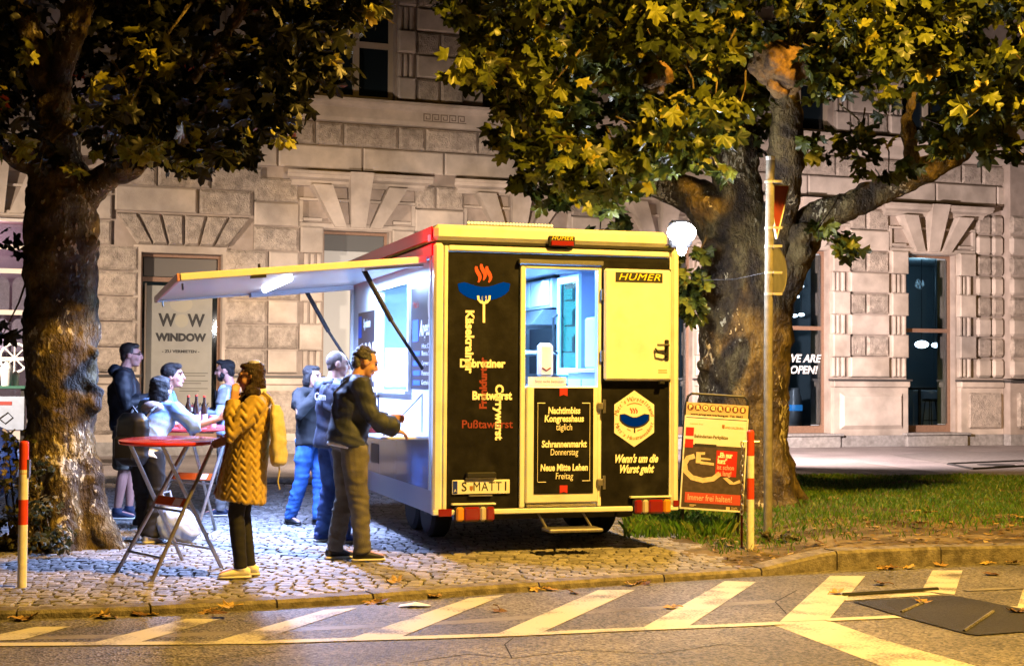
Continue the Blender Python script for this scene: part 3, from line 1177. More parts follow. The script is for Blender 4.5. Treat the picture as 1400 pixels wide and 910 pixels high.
# corner pier on the right, standing proud, stones rounded like cushions
g = MB().box(3.52, 6.2, -.28, .049, 1.60, 6.7)
g.box(3.45, 6.25, -.34, .0485, .28, 1.5)
cp = g.build('corner_pier', m_wall, house)
MB().box(3.40, 6.3, -.42, .047, 1.505, 1.56).build('dado_cap', m_lead, cp)
MB().bbox(3.42, 6.28, -.38, .046, -.05, .279, .01).build('plinth_stone', m_plinth, house)
g = MB().bbox(3.62, 4.6, -.43, -.3, .42, 1.28, .07)
g.build('dado_panel', m_rough, house)
for r in range(8):
    z0, z1 = rowz(r)
    MB().bbox(2.74, 3.16, -.075, .05, z0 + .02, z1 - .02, .06).build('stone_block', m_rough if r % 2 else m_stone, house)
    MB().bbox(3.17, 3.50, -.10, .05, z0 + .02, z1 - .02, .06).build('stone_block', m_rough if r % 2 else m_stone, house)
    MB().bbox(3.49, 4.75, -.36, -.2, z0 + .02, z1 - .02, .08).build('stone_block', m_rough if r % 2 else m_stone, house)
    MB().bbox(4.77, 6.22, -.36, -.2, z0 + .02, z1 - .02, .08).build('stone_block', m_rough if r % 2 else m_stone, house)
g = MB().box(CK[6] + .74, 3.44, -.10, .049, .28, 1.38)
g.bbox(CK[6] + .71, 3.44, -.16, .048, 1.38, 1.52, .02)
dd = g.build('dado', m_stone, house)
MB().box(CK[6] + .68, 3.39, -.19, .047, 1.523, 1.565).build('dado_cap', m_lead, dd)
MB().bbox(2.42, 3.36, -.17, -.09, .42, 1.26, .07).build('dado_panel', m_rough, dd)
MB().bbox(CK[6] + .72, 3.4, -.14, .046, -.05, .279, .01).build('plinth_stone', m_plinth, house)

# ---- ground-floor windows and what stands behind them
def room(c, m, d=2.6, hw=1.15):
    g = MB()
    x0, x1, y0, y1, z0, z1 = c - hw, c + hw, .43, .43 + d, .30, 4.52
    g.add([(x0, y0, z0), (x1, y0, z0), (x1, y1, z0), (x0, y1, z0), (x0, y0, z1), (x1, y0, z1), (x1, y1, z1), (x0, y1, z1)],
          [(0, 1, 2, 3), (7, 6, 5, 4), (3, 2, 6, 7), (0, 3, 7, 4), (1, 5, 6, 2)])
    return g.build('room', m, house)
def frame(c, z1, trans, hw=HW, mull=None, m=m_frame, z0=.33):
    g = MB()
    t = .055
    g.box(c - hw, c - hw + t, .24, .33, z0, z1)
    g.box(c + hw - t, c + hw, .24, .33, z0, z1)
    g.box(c - hw + t, c + hw - t, .24, .33, z1 - t, z1)
    g.box(c - hw + t, c + hw - t, .24, .33, z0, z0 + .16)
    for z in trans:
        g.box(c - hw + t, c + hw - t, .235, .335, z - .045, z + .045)
    w = g.build('window', m, house)
    zs = [z0 + .16] + sorted(trans) + [z1 - t]
    for a, b in zip(zs[:-1], zs[1:]):
        MB().box(c - hw + t, c + hw - t, .28, .288, a + .045, b - .045).build('pane', m_glass, w)
    return w
# far right window and its neighbour
w3 = frame(CK[6], 4.49, [2.72])
w2 = frame(CK[5], 4.49, [2.72])
for c in (CK[5], CK[6]):
    room(c + .8, m_int, 3.0, 1.72) if c > 0 else room(c + .25, m_int, 3.0, 1.4)
    MB().box(c + .40, c + .62, .345, .36, .5, 4.44).build('pale_strip', mat('strip_pale', (.36, .42, .48), .8), house)  # pale strip just behind the right side of the glass
for q in (3, 4):
    frame(CK[q], 4.49, [3.5])
    room(CK[q], m_int)
m_open = mat('window_lettering', (.8, .8, .8), .6)
text('WE ARE', .25, m_open, w2, (CK[5] + .12, .232, 2.02), shear=.25, bold=.006)
text('OPEN!', .25, m_open, w2, (CK[5] + .13, .232, 1.76), shear=.25, bold=.006)
# W1, screened to the transom
w1 = frame(CK[2], 4.49, [])
room(CK[2], m_int_light, 1.4)
MB().box(CK[2] - .62, CK[2] + .62, .262, .27, .50, 4.10).build('window_film', mat('frosted_film', (.42, .44, .45), .5), w1)
MB().box(CK[2] - .62, CK[2] + .62, .262, .27, 4.105, 4.43).build('roller_box', mat('roller_grey', (.10, .105, .11), .6), w1)
# W0 with the poster
c = CK[1]
w0 = frame(c - .02, 3.91, [3.42], hw=.78)
room(c, m_int, 1.2)
m_poster = mat('grey_poster', (.25, .25, .235), .6, var=.06, vs=2)
MB().box(c - .66, c + .60, .225, .232, .50, 3.30).build('window_poster', m_poster, w0)
MB().box(c - .70, c - .665, .215, .236, .50, 3.34).build('poster_rail', m_frame2, w0)
MB().box(c - .72, c + .68, .262, .27, 3.48, 3.84).build('fanlight_screen', mat('grey_screen', (.13, .12, .11), .6), w0)
PY = .222
for s, sz, x, z, wd in (('W', .34, -.27, 2.62, .34), ('W', .34, .29, 2.62, .34), ('WINDOW', .20, .0, 2.29, .98), ('- ZU VERMIETEN -', .075, 0, 2.02, .72)):
    text(s, sz, m_dark, w0, (c + x, PY, z), bold=.012 if sz > .1 else .003, width=wd)
m_faint = mat('faint_print', (.30, .29, .24), .6)
MB().ell((c + .01, PY + .004, 2.62), (.14, .003, .14), 16, 8).build('emblem', m_faint, w0)
MB().ell((c + .0, PY + .005, 2.95), (.30, .003, .22), 16, 8).build('emblem', mat('smoke_print', (.30, .29, .25), .6), w0)
for z, wd in ((1.60, .55), (1.55, .5), (1.45, .55), (1.40, .42), (1.30, .55), (1.25, .38)):
    MB().box(c - .02, c - .02 + wd, PY, PY + .002, z - .008, z + .008).build('print_line', mat('grey_print', (.10, .10, .09), .6), w0)
text('WWW.', .10, m_dark, w0, (c + .40, PY, .98), bold=.004)
text('WINDOW', .06, m_dark, w0, (c + .38, PY, .87), bold=.002)

# pendant lamps and bar furniture inside the right-hand rooms
m_glow = mat('lamp_glow', (.9, .9, .9), .4, emit=(.85, .95, 1.0), es=9.0)
def pendant(lbl, s, y, z, r):
    p = thing('pendant_lamp', lbl, 'lamp', F(s, y, z), A, 'pendant lamps inside the bar')
    MB().ell((0, 0, 0), (r, r, r * .55), 12, 6).build('shade', m_glow, p, smooth=True)
    MB().tube([(0, 0, r * .5), (0, 0, 4.5 - z)], .008, 5).build('cord', m_dark, p)
for k, (ds, y, z, r) in enumerate(((-.33, 1.6, 3.62, .075), (-.08, 1.6, 3.75, .07), (.05, 2.0, 3.55, .07), (.22, 2.0, 3.80, .065), (-.05, 1.3, 3.05, .075), (.20, 1.3, 3.08, .075))):
    pendant('small white pendant lamp in the left bar window, ' + ('far left at mid height', 'upper of the left pair', 'middle one', 'highest one', 'lower left one just above the transom', 'lower right one just above the transom')[k], CK[5] + ds * .75 + .58 * (y - .3), y, z, r)
pendant('larger white oval lamp glowing in the rightmost window, left one', CK[6] - .05 + .62, 1.2, 2.42, .17)
pendant('smaller white oval lamp glowing in the rightmost window, right one', CK[6] + .38 + .45, 1.0, 2.40, .11)
def bar_stool(lbl, s, y):
    p = thing('bar_stool', lbl, 'stool', F(s, y, .3), A, 'bar stools inside the window')
    MB().lathe([(.19, .74), (.2, .77), (.18, .8)], 14).build('seat', m_blackplastic, p)
    for a in range(4):
        w = rad(45 + 90 * a)
        MB().tube([(.12 * math.cos(w), .12 * math.sin(w), .74), (.2 * math.cos(w), .2 * math.sin(w), 0)], .012, 6).build('leg', m_blackplastic, p)
    MB().tube([(.17 * math.cos(k * .5236), .17 * math.sin(k * .5236), .28) for k in range(13)], .009, 5).build('foot_ring', m_blackplastic, p)
bar_stool('black bar stool beside the pale cabinet in the rightmost window', CK[6] + .22 + .45, 1.0)
bar_stool('black bar stool behind the pale strip of the rightmost window', CK[6] + .52 + .8, 1.5)
p = thing('bar_table', 'tall dark bar table with things on it inside the rightmost window', 'table', F(CK[6] - .1 + .42, .95, .3), A)
MB().bbox(-.4, .4, -.25, .25, 1.02, 1.08, .01).build('table_top', m_blackplastic, p)
MB().tube([(0, 0, 0), (0, 0, 1.02)], .04, 8).build('column', m_blackplastic, p)
MB().lathe([(.25, 0), (.25, .02), (.05, .04)], 16).build('base', m_blackplastic, p)
p = thing('bar_cabinet', 'pale cabinet standing at the back of the rightmost window', 'cabinet', F(CK[6] + .1 + .95, 1.7, .3), A)
MB().bbox(-.25, .25, -.2, .2, 0, 1.0, .01).build('carcass', m_int_light, p)
MB().bbox(-.22, .22, -.215, -.2, .05, .95, .005).build('door', m_int_light, p)
p = thing('floor_vase', 'tall grey vase with a blue band behind the WE ARE OPEN window', 'vase', F(CK[5] - .05 + .4, 1.0, .3), A)
MB().lathe([(.15, 0), (.2, .35), (.18, .8), (.12, 1.0), (.13, 1.05)], 16).build('body', mat('vase_grey', (.16, .17, .18), .3), p, smooth=True)
MB().lathe([(.192, .52), (.198, .56), (.196, .63), (.19, .66)], 16).build('band', mat('vase_blue', (.02, .2, .5), .4, emit=(.05, .35, .9), es=.6), p)
lamp('bar_light', 'POINT', F(CK[6] + .6, 1.3, 3.9), 75, (.55, .85, 1.0), .12)
lamp('bar_light', 'POINT', F(CK[5] + .5, 1.6, 3.9), 32, (.6, .85, 1.0), .12)

# leftmost shop window, lit pink
c = CK[0]
w = frame(c, 4.49, [3.95, 3.5, 2.72], m=mat('white_frame', (.72, .68, .66), .5))
room(c, mat('pink_room', (.36, .22, .23), .8), 1.2)
m_pink = mat('pink_drape', (.50, .33, .36), .8, var=.15, vs=6)
for zt in (3.45, 2.66):
    for k in range(4):
        x0 = c - .6 + k * .31
        poly = [(x0, zt - .68), (x0 + .26, zt - .68)] + [(x0 + .13 + .13 * math.cos(rad(a)), zt - .2 + .16 * math.sin(rad(a))) for a in range(0, 181, 20)]
        MB().prism(poly, .55, .57).build('drape', m_pink, w)
lamp('shop_light', 'POINT', F(c, .95, 4.2), 26, (1.0, .78, .85), .1)
lamp('shop_light', 'POINT', F(c, .5, 2.2), 14, (1.0, .85, .9), .1)
# ================================================================== THE FOOD TRAILER
YAW = rad(16.5)
TL = Vector(((592 - 700) / 2000 * 12.75, 12.75, 0))
van = thing('food_trailer', 'white sausage-stand trailer with black chalk panels and raised serving flap', 'food trailer', TL, YAW)
_rd, _sd = Vector((math.cos(YAW), math.sin(YAW), 0)), Vector((-math.sin(YAW), math.cos(YAW), 0))
def T(x, y, z):
    return TL + _rd * x + _sd * y + Vector((0, 0, z))
def rear(u, v):
    d = ray(u, v)
    t = (TL - CAM).dot(_sd) / d.dot(_sd)
    p = CAM + d * t
    return (p - TL).dot(_rd), p.z
VL = 4.2
m_inner = mat('inner_panel', (.62, .66, .72), .45)
m_sidegrey = mat('side_panel_gloss', (.30, .30, .33), .16, coat=.5)
m_sidelow = mat('side_skirt', (.42, .43, .47), .3)
m_redglow = mat('red_glow_paint', (.85, .010, .022), .28, spec=.35)  # reflected red glow on the roof side, put into the colour
m_seal = mat('rubber_seal', (.012, .012, .012), .7)
m_hatch = mat('inner_blue_panel', (.36, .46, .62), .45)
# shell
g = MB()
g.box(.02, 2.28, .04, VL, .37, .45)
g.box(2.26, 2.30, .05, VL, .36, 2.74)
g.box(.02, 2.26, VL - .04, VL, .451, 2.74)
g.build('body_shell', m_white, van)
MB().box(.045, 2.255, .06, VL - .05, .452, .46).build('floor_panel', m_sidelow, van)
g = MB().box(.06, 2.25, .05, VL - .05, 2.66, 2.735)
g.build('ceiling', m_inner, van)
# roof tray
g = MB().bbox(.0, 2.19, -.04, VL + .02, 2.745, 2.885, .035)
g.build('roof', m_white, van, smooth='auto')
MB().box(.02, 2.26, -.01, VL, 2.722, 2.744).build('roof_seal', m_seal, van)
MB().bbox(-.014, -.001, .03, VL + .02, 2.752, 2.872, .006).build('roof_side_strip', m_redglow, van)
MB().bbox(-.012, .05, .02, VL, 2.61, 2.72, .01).build('side_fascia', m_redglow, van)
MB().bbox(-.03, -.014, .05, .11, 2.74, 2.80, .006).build('added_red_lamp', mat('added_red_glow', (.6, .01, .01), .3, emit=(1.0, .03, .04), es=8.0), van)  # added glowing lens, made up to account for the red roof side
lamp('added_red_light', 'POINT', T(-.22, .10, 2.76), 7, (1.0, .05, .07), .03)  # added red light that reddens the near end of the roof side
# left side: skirt, lower panel, wall with serving hatch
MB().box(.005, .04, .03, VL, .36, .56).build('side_skirt', m_sidelow, van)
cuts = [.14, .85, 1.55, 2.3, 3.1, VL]
for a, b in zip(cuts[:-1], cuts[1:]):
    MB().box(.0, .04, a + .004, b - .004, .562, 1.0).build('lower_side_panel', m_sidegrey, van)
g = MB()
hy0, hy1, hz0, hz1 = 1.12, 2.60, 1.42, 2.44
for (y0, y1, z0, z1) in ((.14, hy0, 1.03, 2.605), (hy1, VL, 1.03, 2.605), (hy0, hy1, 1.03, hz0), (hy0, hy1, hz1, 2.605)):
    g.box(.055, .075, y0, y1, z0, z1)
g.build('serving_wall', m_inner, van)
g = MB()
g.box(.02, .09, hy0 - .03, hy0 + .03, hz0, hz1)
g.box(.02, .09, hy1 - .03, hy1 + .13, hz0, hz1)
g.box(.02, .09, hy0 - .03, hy1 + .13, hz1, hz1 + .03)
g.box(-.01, .25, hy0 - .03, hy1 + .13, hz0 - .03, hz0)
g.build('hatch_frame', m_white, van)
MB().box(.045, .054, .62, .63, 1.05, 1.4).build('panel_joint', m_sidelow, van)
MB().box(.0, .06, .12, .15, .56, 2.62).build('side_edge_trim', mat('pink_white_trim', (.72, .66, .68), .35), van)
g = MB()
g.bbox(-.42, .05, .16, VL - .05, 1.0, 1.028, .008)
g.build('serving_counter', mat('counter_white', (.62, .64, .68), .3), van)
g = MB().tube([(-.02, .30, 1.40), (-.40, .30, 1.0)], .008, 6)
g.build('counter_stay', m_steel, van)
MB().tube([(-.02, 3.9, 1.40), (-.40, 3.9, 1.0)], .008, 6).build('counter_stay', m_steel, van)
MB().box(-.004, .0, 2.35, 2.75, .66, .86).build('vent_grille', m_blackplastic, van)
# menu boards on the serving wall
def side_board(name, y0, y1, z0, z1, lbl=None):
    b = MB().box(.048, .054, y0, y1, z0, z1).build(name, mat('menu_black', (.03, .03, .045), .35), van)
    return b
SR = (math.pi / 2, 0, -math.pi / 2)
m_wt = mat('white_print', (.75, .76, .80), .6)
m_bt = mat('blue_print', (.02, .10, .55), .5)
mb_ = side_board('menu_board', .17, 1.09, 1.44, 2.38)
text('Matt`s', .09, m_redtext, mb_, (.046, .88, 2.22), SR)
text('Angebot', .20, m_wt, mb_, (.046, .46, 1.99), SR, shear=.25, bold=.004, width=.55)
g = MB().box(.045, .047, .78, 1.02, 1.88, 2.08)
for z in (1.50, 1.59, 1.68, 1.77):
    g.box(.045, .047, .70, .98, z - .025, z + .02)
g.build('print_block', m_bt, mb_)
for k, (s, z) in enumerate((('Hot Dog', 1.83), ('Bosna 5,50', 1.765), ('Currywurst 5,-', 1.675), ('Pommes 4,-', 1.585), ('Getränke 3,-', 1.50))):
    text(s, .062, m_wt, mb_, (.046, .42, z), SR, width=.42)
g = MB()
for k in range(13):                                 # pale snack roll printed top right
    a = k * 2 * math.pi / 12
    g.v.append((.046, .30 + .11 * math.cos(a), 2.20 + .17 * math.sin(a)))
g.f.append(tuple(reversed(range(12))))
g.mi.append(0)
g.build('snack_print', mat('snack_print', (.62, .50, .45), .6), mb_)
mb2 = side_board('menu_board', 2.80, 3.82, 1.35, 2.26)
text('Speisen', .13, m_wt, mb2, (.046, 3.30, 2.13), SR, bold=.004)
MB().box(.045, .047, 3.62, 3.80, 1.98, 2.22).build('print_block', m_bt, mb2)
m_cream = mat('snack_cream', (.75, .68, .62), .6)
m_brown = mat('snack_brown', (.32, .12, .06), .6)
for r in range(3):
    for k in range(4):
        y, z = 2.93 + k * .21, 1.83 - r * .24
        g = MB().ell((.046, y, z), (.002, .075, .095), 12, 6)
        g.build('dish_print', m_cream, mb2)
        MB().ell((.044, y, z + .01), (.002, .04, .055), 10, 6).build('dish_print', m_brown, mb2)
mb3 = MB().box(.048, .054, 2.62, 3.05, 1.05, 1.36).build('menu_card', mat('menu_black', (.03, .03, .045), .35), van)
for k in range(2):
    MB().ell((.046, 2.73 + k * .2, 1.25), (.002, .06, .08), 12, 6).build('dish_print', m_wt, mb3)
# the raised flap
ang = math.atan2(-.21, -2.14)
FL, FY0, FY1 = 2.14, .18, 3.98
m_flapin = mat('flap_underside', (.55, .55, .58), .28)
flap = MB().box(-FL, 0, FY0 + .03, FY1 - .03, -.012, .028).build('serving_flap', m_flapin, van, loc=(-.02, 0, 2.585), rot=(0, rad(-5.6), 0))
MB().bbox(-FL, 0, FY0 - .01, FY0 + .035, -.03, .034, .008).build('flap_edge', m_white, flap)
MB().bbox(-FL, 0, FY1 - .035, FY1 + .01, -.03, .034, .008).build('flap_edge', m_white, flap)
MB().bbox(-FL - .03, -FL + .002, FY0, FY1, -.035, .036, .008).build('flap_edge', mat('red_lit_edge', (.60, .28, .26), .4), flap)  # red light on the outer flap edge, put into its colour
MB().box(-.55, -.02, FY0 + .05, FY0 + .20, -.05, -.014).build('hinge_cover', m_sidelow, flap)
MB().box(-1.15, -.02, FY1 - .30, FY1 - .05, -.06, -.014).build('hinge_cover', m_inner, flap)
MB().box(-1.55, -1.42, FY0 - .02, FY0 + .06, -.05, -.03).build('catch', m_blackplastic, flap)
MB().tube([(-1.47, FY0 + .01, .034), (-1.47, FY0 + .01, .07)], .012, 6).build('catch_pin', m_blackplastic, flap)
for y in (FY0 + .35, FY1 - .3):
    MB().tube([(-2.1, y, -.03), (-2.1, y, -.09)], .01, 6).build('stay_pin', m_steel, flap)
m_tube = mat('led_tube', (1, 1, 1), .4, emit=(.80, .88, 1.0), es=14.0)
MB().tube([(-1.10, 1.0, -.035), (-1.10, 2.9, -.035)], .028, 8, round_=True).build('led_tube', m_tube, flap)
MB().box(-1.14, -1.06, .95, 2.95, -.014, -.0125).build('tube_holder', m_white, flap)
tube_p = T(-.02 - 1.10 * math.cos(rad(5.6)), 1.95, 2.585 - 1.10 * math.sin(rad(5.6)) - .075)
o = lamp('flap_led_light', 'AREA', tube_p, 560, (.36, .50, 1.0), .12, None, size_y=1.9)
o.rotation_euler = (0, 0, YAW)
o.data.spread = rad(165)
lamp('serving_wall_light', 'AREA', T(-.16, 1.9, 2.50), 80, (.42, .62, 1.0), .08, T(.0, 1.9, 1.2), size_y=2.6).rotation_euler = (0, rad(-10), YAW)
# gas struts
for y, a in ((.34, .30), (3.75, 3.7)):
    g = MB().tube([(-.02, a, 1.62), (-.30, y, 2.05)], .016, 8)
    g.tube([(-.30, y, 2.05), (-.55, y, 2.49)], .024, 8)
    g.build('gas_strut', m_blackplastic, van)

# rear wall: posts, rails, chalk panels
g = MB().bbox(0, .085, -.035, .06, .36, 2.72, .02)
g.bbox(.092, .125, -.028, .06, .40, 2.70, .006)
g.build('corner_post', m_white, van, smooth='auto')
g = MB().bbox(2.235, 2.302, -.035, .06, .36, 2.72, .02)
g.bbox(2.212, 2.228, -.026, .06, .40, 2.66, .004)
g.build('corner_post', m_white, van, smooth='auto')
MB().bbox(.13, 2.21, -.025, .05, 2.655, 2.705, .01).build('top_rail', m_white, van)
MB().bbox(-.0, 2.30, -.04, .05, .352, .398, .008).build('bottom_rail', m_white, van)
MB().box(.13, .79, .0, .04, .40, 2.65).build('chalk_panel', m_black, van)
MB().box(.79, 2.21, .0, .04, 2.60, 2.65).build('chalk_panel', m_black, van)
MB().box(1.56, 2.21, .0, .04, .40, 2.598).build('chalk_panel', m_black, van)
# door opening frame
g = MB()
g.bbox(.788, .835, -.03, .06, .405, 2.555, .006)
g.bbox(1.515, 1.552, -.03, .06, .405, 2.555, .006)
g.bbox(.836, 1.514, -.03, .06, 2.52, 2.555, .006)
g.build('door_frame', m_white, van)
MB().bbox(.765, 1.56, -.06, .0, 2.56, 2.60, .006).build('door_drip_rail', m_steel, van)
# lower leaf with schedule board
dl = MB().bbox(.838, 1.512, -.05, .03, .44, 1.475, .012).build('lower_door', m_white, van)
MB().box(.85, 1.5, -.035, -.0, .408, .432).build('door_sill', mat('chequer_plate', (.35, .33, .30), .4, metal=.7, bump=.8, bs=120), van)
x0, z1 = rear(728, 530)
x1, z0 = rear(808, 673)
MB().box(x0, x1, -.056, -.0495, z0, z1).build('schedule_board', m_black, dl)
def rt(s, size, m, u, v, wpx=None, spin=0.0, parent=None, y=-.002, **k):
    x, z = rear(u, v)
    wd = None
    if wpx:
        wd = wpx / 2000 * (12.75 + x * .284)
        if spin: wd = wpx / 2000 * 12.9
        else: wd /= .959
    return text(s, size, m, parent or van, (x, y, z), spin=spin, width=wd, **k)
for s, v, w, b in (('Nachtimbiss', 561, 44, .003), ('Kongresshaus', 572, 54, .003), ('täglich', 583.5, 22, .0), ('Schrannenmarkt', 606.5, 62, .003), ('Donnerstag', 617.5, 38, 0), ('Neue Mitte Lehen', 638.5, 65, .003), ('Freitag', 650, 24, 0)):
    rt(s, .082, m_chalk, 768.5, v, w, parent=dl, y=-.0575, bold=b, shear=.08)
g = MB()
for (u0, v0, u1, v1) in ((732, 550.5, 733, 658), (803, 550.5, 804, 656), (732, 550, 743, 551), (793, 550, 804, 551), (733, 657.5, 744, 658.5), (793, 655.5, 804, 656.5)):
    a, b = rear(u0, v1), rear(u1, v0)
    g.box(a[0], b[0], -.0575, -.0562, min(a[1], b[1]), max(a[1], b[1]))
g.build('chalk_bracket', m_chalk, dl)
for v0, v1 in ((530.5, 541), (662.5, 673)):
    (xa, zb), (xb, za) = rear(762.5, v0), rear(773, v1)
    MB().prism([(xa, za), ((xa + xb) / 2, za + .012), (xb, za), (xb, zb), (xa, zb)], -.058, -.0565).build('ribbon', mat('ribbon_red', (.55, .03, .025), .5), dl)
# upper leaf folded back
du = MB().bbox(1.558, 2.205, -.085, -.045, 1.53, 2.535, .02).build('upper_door', m_white, van, smooth='auto')
MB().box(1.55, 2.215, -.043, -.002, 1.518, 2.545).build('door_gasket', m_seal, du)
a, b = rear(837, 386), rear(901, 374.5)
MB().box(a[0], b[0], -.0875, -.0852, a[1], b[1]).build('maker_plate', m_dark, du)
m_yel = mat('yellow_print', (.85, .62, .02), .5)
rt('HUMER', .085, m_yel, 869, 380, 58, parent=du, y=-.0885, shear=.3, sp=1.1)
h = MB()
hx, hz = rear(905, 472)
h.bbox(hx - .01, hx + .03, -.10, -.084, hz - .14, hz + .05, .008)
h.tube([(hx + .01, -.10, hz), (hx + .01, -.14, hz), (hx - .10, -.14, hz)], .011, 8)
h.tube([(hx + .005, -.10, hz - .10), (hx - .02, -.13, hz - .085), (hx - .09, -.13, hz - .07), (hx - .105, -.10, hz - .03)], .008, 6)
h.build('door_handle', m_blackplastic, du)
for v in (506, 509):
    a, b = rear(895, v + .6), rear(907, v - .6)
    MB().box(a[0], b[0], -.0868, -.0852, a[1], b[1]).build('notice_print', mat('orange_print', (.7, .25, .08), .5), du)
MB().bbox(2.09, 2.14, -.09, -.05, 1.50, 1.525, .005).build('door_catch', m_blackplastic, van)
for z in (1.30, .62):
    g = MB().bbox(1.50, 1.575, -.075, -.03, z - .03, z + .03, .008)
    g.tube([(1.565, -.075, z - .06), (1.565, -.075, z + .06)], .013, 8)
    g.build('door_hinge', m_zinc, van)
for z in (1.75, 2.3):
    MB().tube([(1.545, -.05, z - .05), (1.545, -.05, z + .05)], .012, 8).build('door_hinge', m_zinc, van)
# lettering of the left panel
rt('Käsekrainer', .105, m_chalk, 641.5, 466.5, 86, spin=-math.pi / 2, bold=.0045)
rt('Debreziner', .10, m_chalk, 659.5, 497, 62, bold=.0045)
rt('Frankfurter', .09, m_redtext, 661, 524, 70, spin=math.pi / 2, bold=.004)
rt('Bratwurst', .10, m_chalk, 672.5, 541, 54, bold=.0045)
rt('Currywurst', .10, m_chalk, 682, 563, 76, spin=-math.pi / 2, bold=.0045)
rt('Pußtawurst', .10, m_redtext, 666, 580, 69, bold=.0012)
def curve_band(P, half, y0, y1, name, m, parent):
    """flat printed band along a centre line in rear-wall pixels, half-widths in metres"""
    Q = [Vector((*rear(u, v), 0)) for u, v in P]
    L_, R_ = [], []
    for i, p in enumerate(Q):
        t = (Q[min(i + 1, len(Q) - 1)] - Q[max(0, i - 1)]).normalized()
        n_ = Vector((-t.y, t.x, 0)) * half[i]
        L_.append(p + n_)
        R_.append(p - n_)
    g = MB()
    vs = [(p.x, y0, p.y) for p in R_] + [(p.x, y0, p.y) for p in L_]
    n = len(Q)
    g.add(vs, [(k, k + 1, n + k + 1, n + k) for k in range(n - 1)])
    me = g.mesh(name, m)
    if me.polygons[0].normal.y > 0: me.flip_normals()
    return inst(name, me, parent)
def sausage(P, r, y, m, parent, name='sausage_print'):
    n = len(P)
    hw = [r * math.sqrt(max(0.0, 1 - (abs(2 * i / (n - 1) - 1)) ** 5)) * (1 if 0 < i < n - 1 else .25) + .004 for i in range(n)]
    return curve_band(P, hw, y, y, name, m, parent)
m_blue = mat('sausage_blue', (.0, .035, .95), .8, spec=.0)
P = [(626 + 71 * t, 388 + 13.5 * (1 - (2 * t - 1) ** 2) + 0 * t) for t in np.linspace(0, 1, 15)]
sausage(P, .056, -.003, m_blue, van)
m_steam = mat('steam_red', (.55, .07, .035), .6)
for u0 in (655, 662, 669.5):
    P = [(u0 - 1.5 + 2.6 * math.sin(t * 5.2), 386 - 22 * t + (3 if u0 == 662 else 0) * -1) for t in np.linspace(0, 1, 10)]
    curve_band(P, [.004 + .014 * math.sin(math.pi * min(1, .15 + (1 - i / 9) * .8)) for i in range(10)], -.003, -.003, 'steam_print', m_steam, van)
curve_band([(661.5, 441), (661.5, 412)], [.011, .011], -.003, -.003, 'fork_print', m_chalk, van)
curve_band([(653.5, 404), (654, 409), (657, 413), (661.5, 414.5), (666, 413), (669, 409), (669.5, 404)], [.010] * 7, -.004, -.004, 'fork_print', m_chalk, van)
for u in (659, 664.3):
    curve_band([(u, 413), (u, 404)], [.007, .007], -.003, -.003, 'fork_print', m_chalk, van)
# hexagon emblem and slogan
cx, cz = rear(867, 572)
g = MB()
hexr = [(cx + .232 * math.cos(rad(90 + 60 * k)) * .96, cz + .255 * math.sin(rad(90 + 60 * k))) for k in range(6)]
g.prism(hexr, -.004, -.0005)
hx_ = g.build('emblem_plate', m_white, van)
P = [(847 + 40.5 * t, 566.5 + 11 * (1 - (2 * t - 1) ** 2)) for t in np.linspace(0, 1, 13)]
sausage(P, .046, -.006, m_dark, hx_)
sausage([(848.5 + 37.5 * t, 567 + 10 * (1 - (2 * t - 1) ** 2)) for t in np.linspace(0, 1, 13)], .034, -.0075, mat('sausage_navy', (.0, .02, .50), .8, spec=.0), hx_)
for u0 in (863.5, 867, 870.5):
    curve_band([(u0 - .8 + 1.2 * math.sin(t * 5), 564.5 - 7 * t) for t in np.linspace(0, 1, 7)], [.006] * 7, -.006, -.006, 'steam_print', m_steam, hx_)
curve_band([(867.3, 591.5), (867.3, 583)], [.007, .007], -.006, -.006, 'fork_print', m_dark, hx_)
curve_band([(864.5, 579), (865, 582), (867.3, 583.5), (869.6, 582), (870, 579)], [.006] * 5, -.0065, -.0065, 'fork_print', m_dark, hx_)
def arc_text(s, size, m, r, a0, a1, inv=False):
    n = len(s)
    for k, ch in enumerate(s):
        if ch == ' ': continue
        a = a0 + (a1 - a0) * k / (n - 1)
        text(ch, size, m, hx_, (cx + r * math.cos(rad(a)), -.006, cz + r * math.sin(rad(a))), spin=rad(a - 90 + (180 if inv else 0)), shear=.2)
m_brownt = mat('brown_text', (.30, .13, .04), .6)
arc_text('Matt`s Würstelstand', .055, m_brownt, .178, 165, 12)
arc_text('Matt`s Hausmannskost', .050, m_brownt, .175, 198, 345, True)
curve_band([(857, 553.8), (862, 551.6), (867, 550.8), (872, 551.4), (877, 553.4)], [.004] * 5, -.006, -.006, 'emblem_arc', m_brownt, hx_)
curve_band([(857, 586), (862, 588.5)], [.003] * 2, -.006, -.006, 'emblem_arc', m_brownt, hx_)
curve_band([(871, 588.5), (878, 586)], [.004] * 2, -.006, -.006, 'emblem_arc', m_brownt, hx_)
rt("Wenn's um die", .10, m_chalk, 869, 627, 60, shear=.4, bold=.004)
rt('Wurst geht', .10, m_chalk, 869, 641, 48, shear=.4, bold=.004)
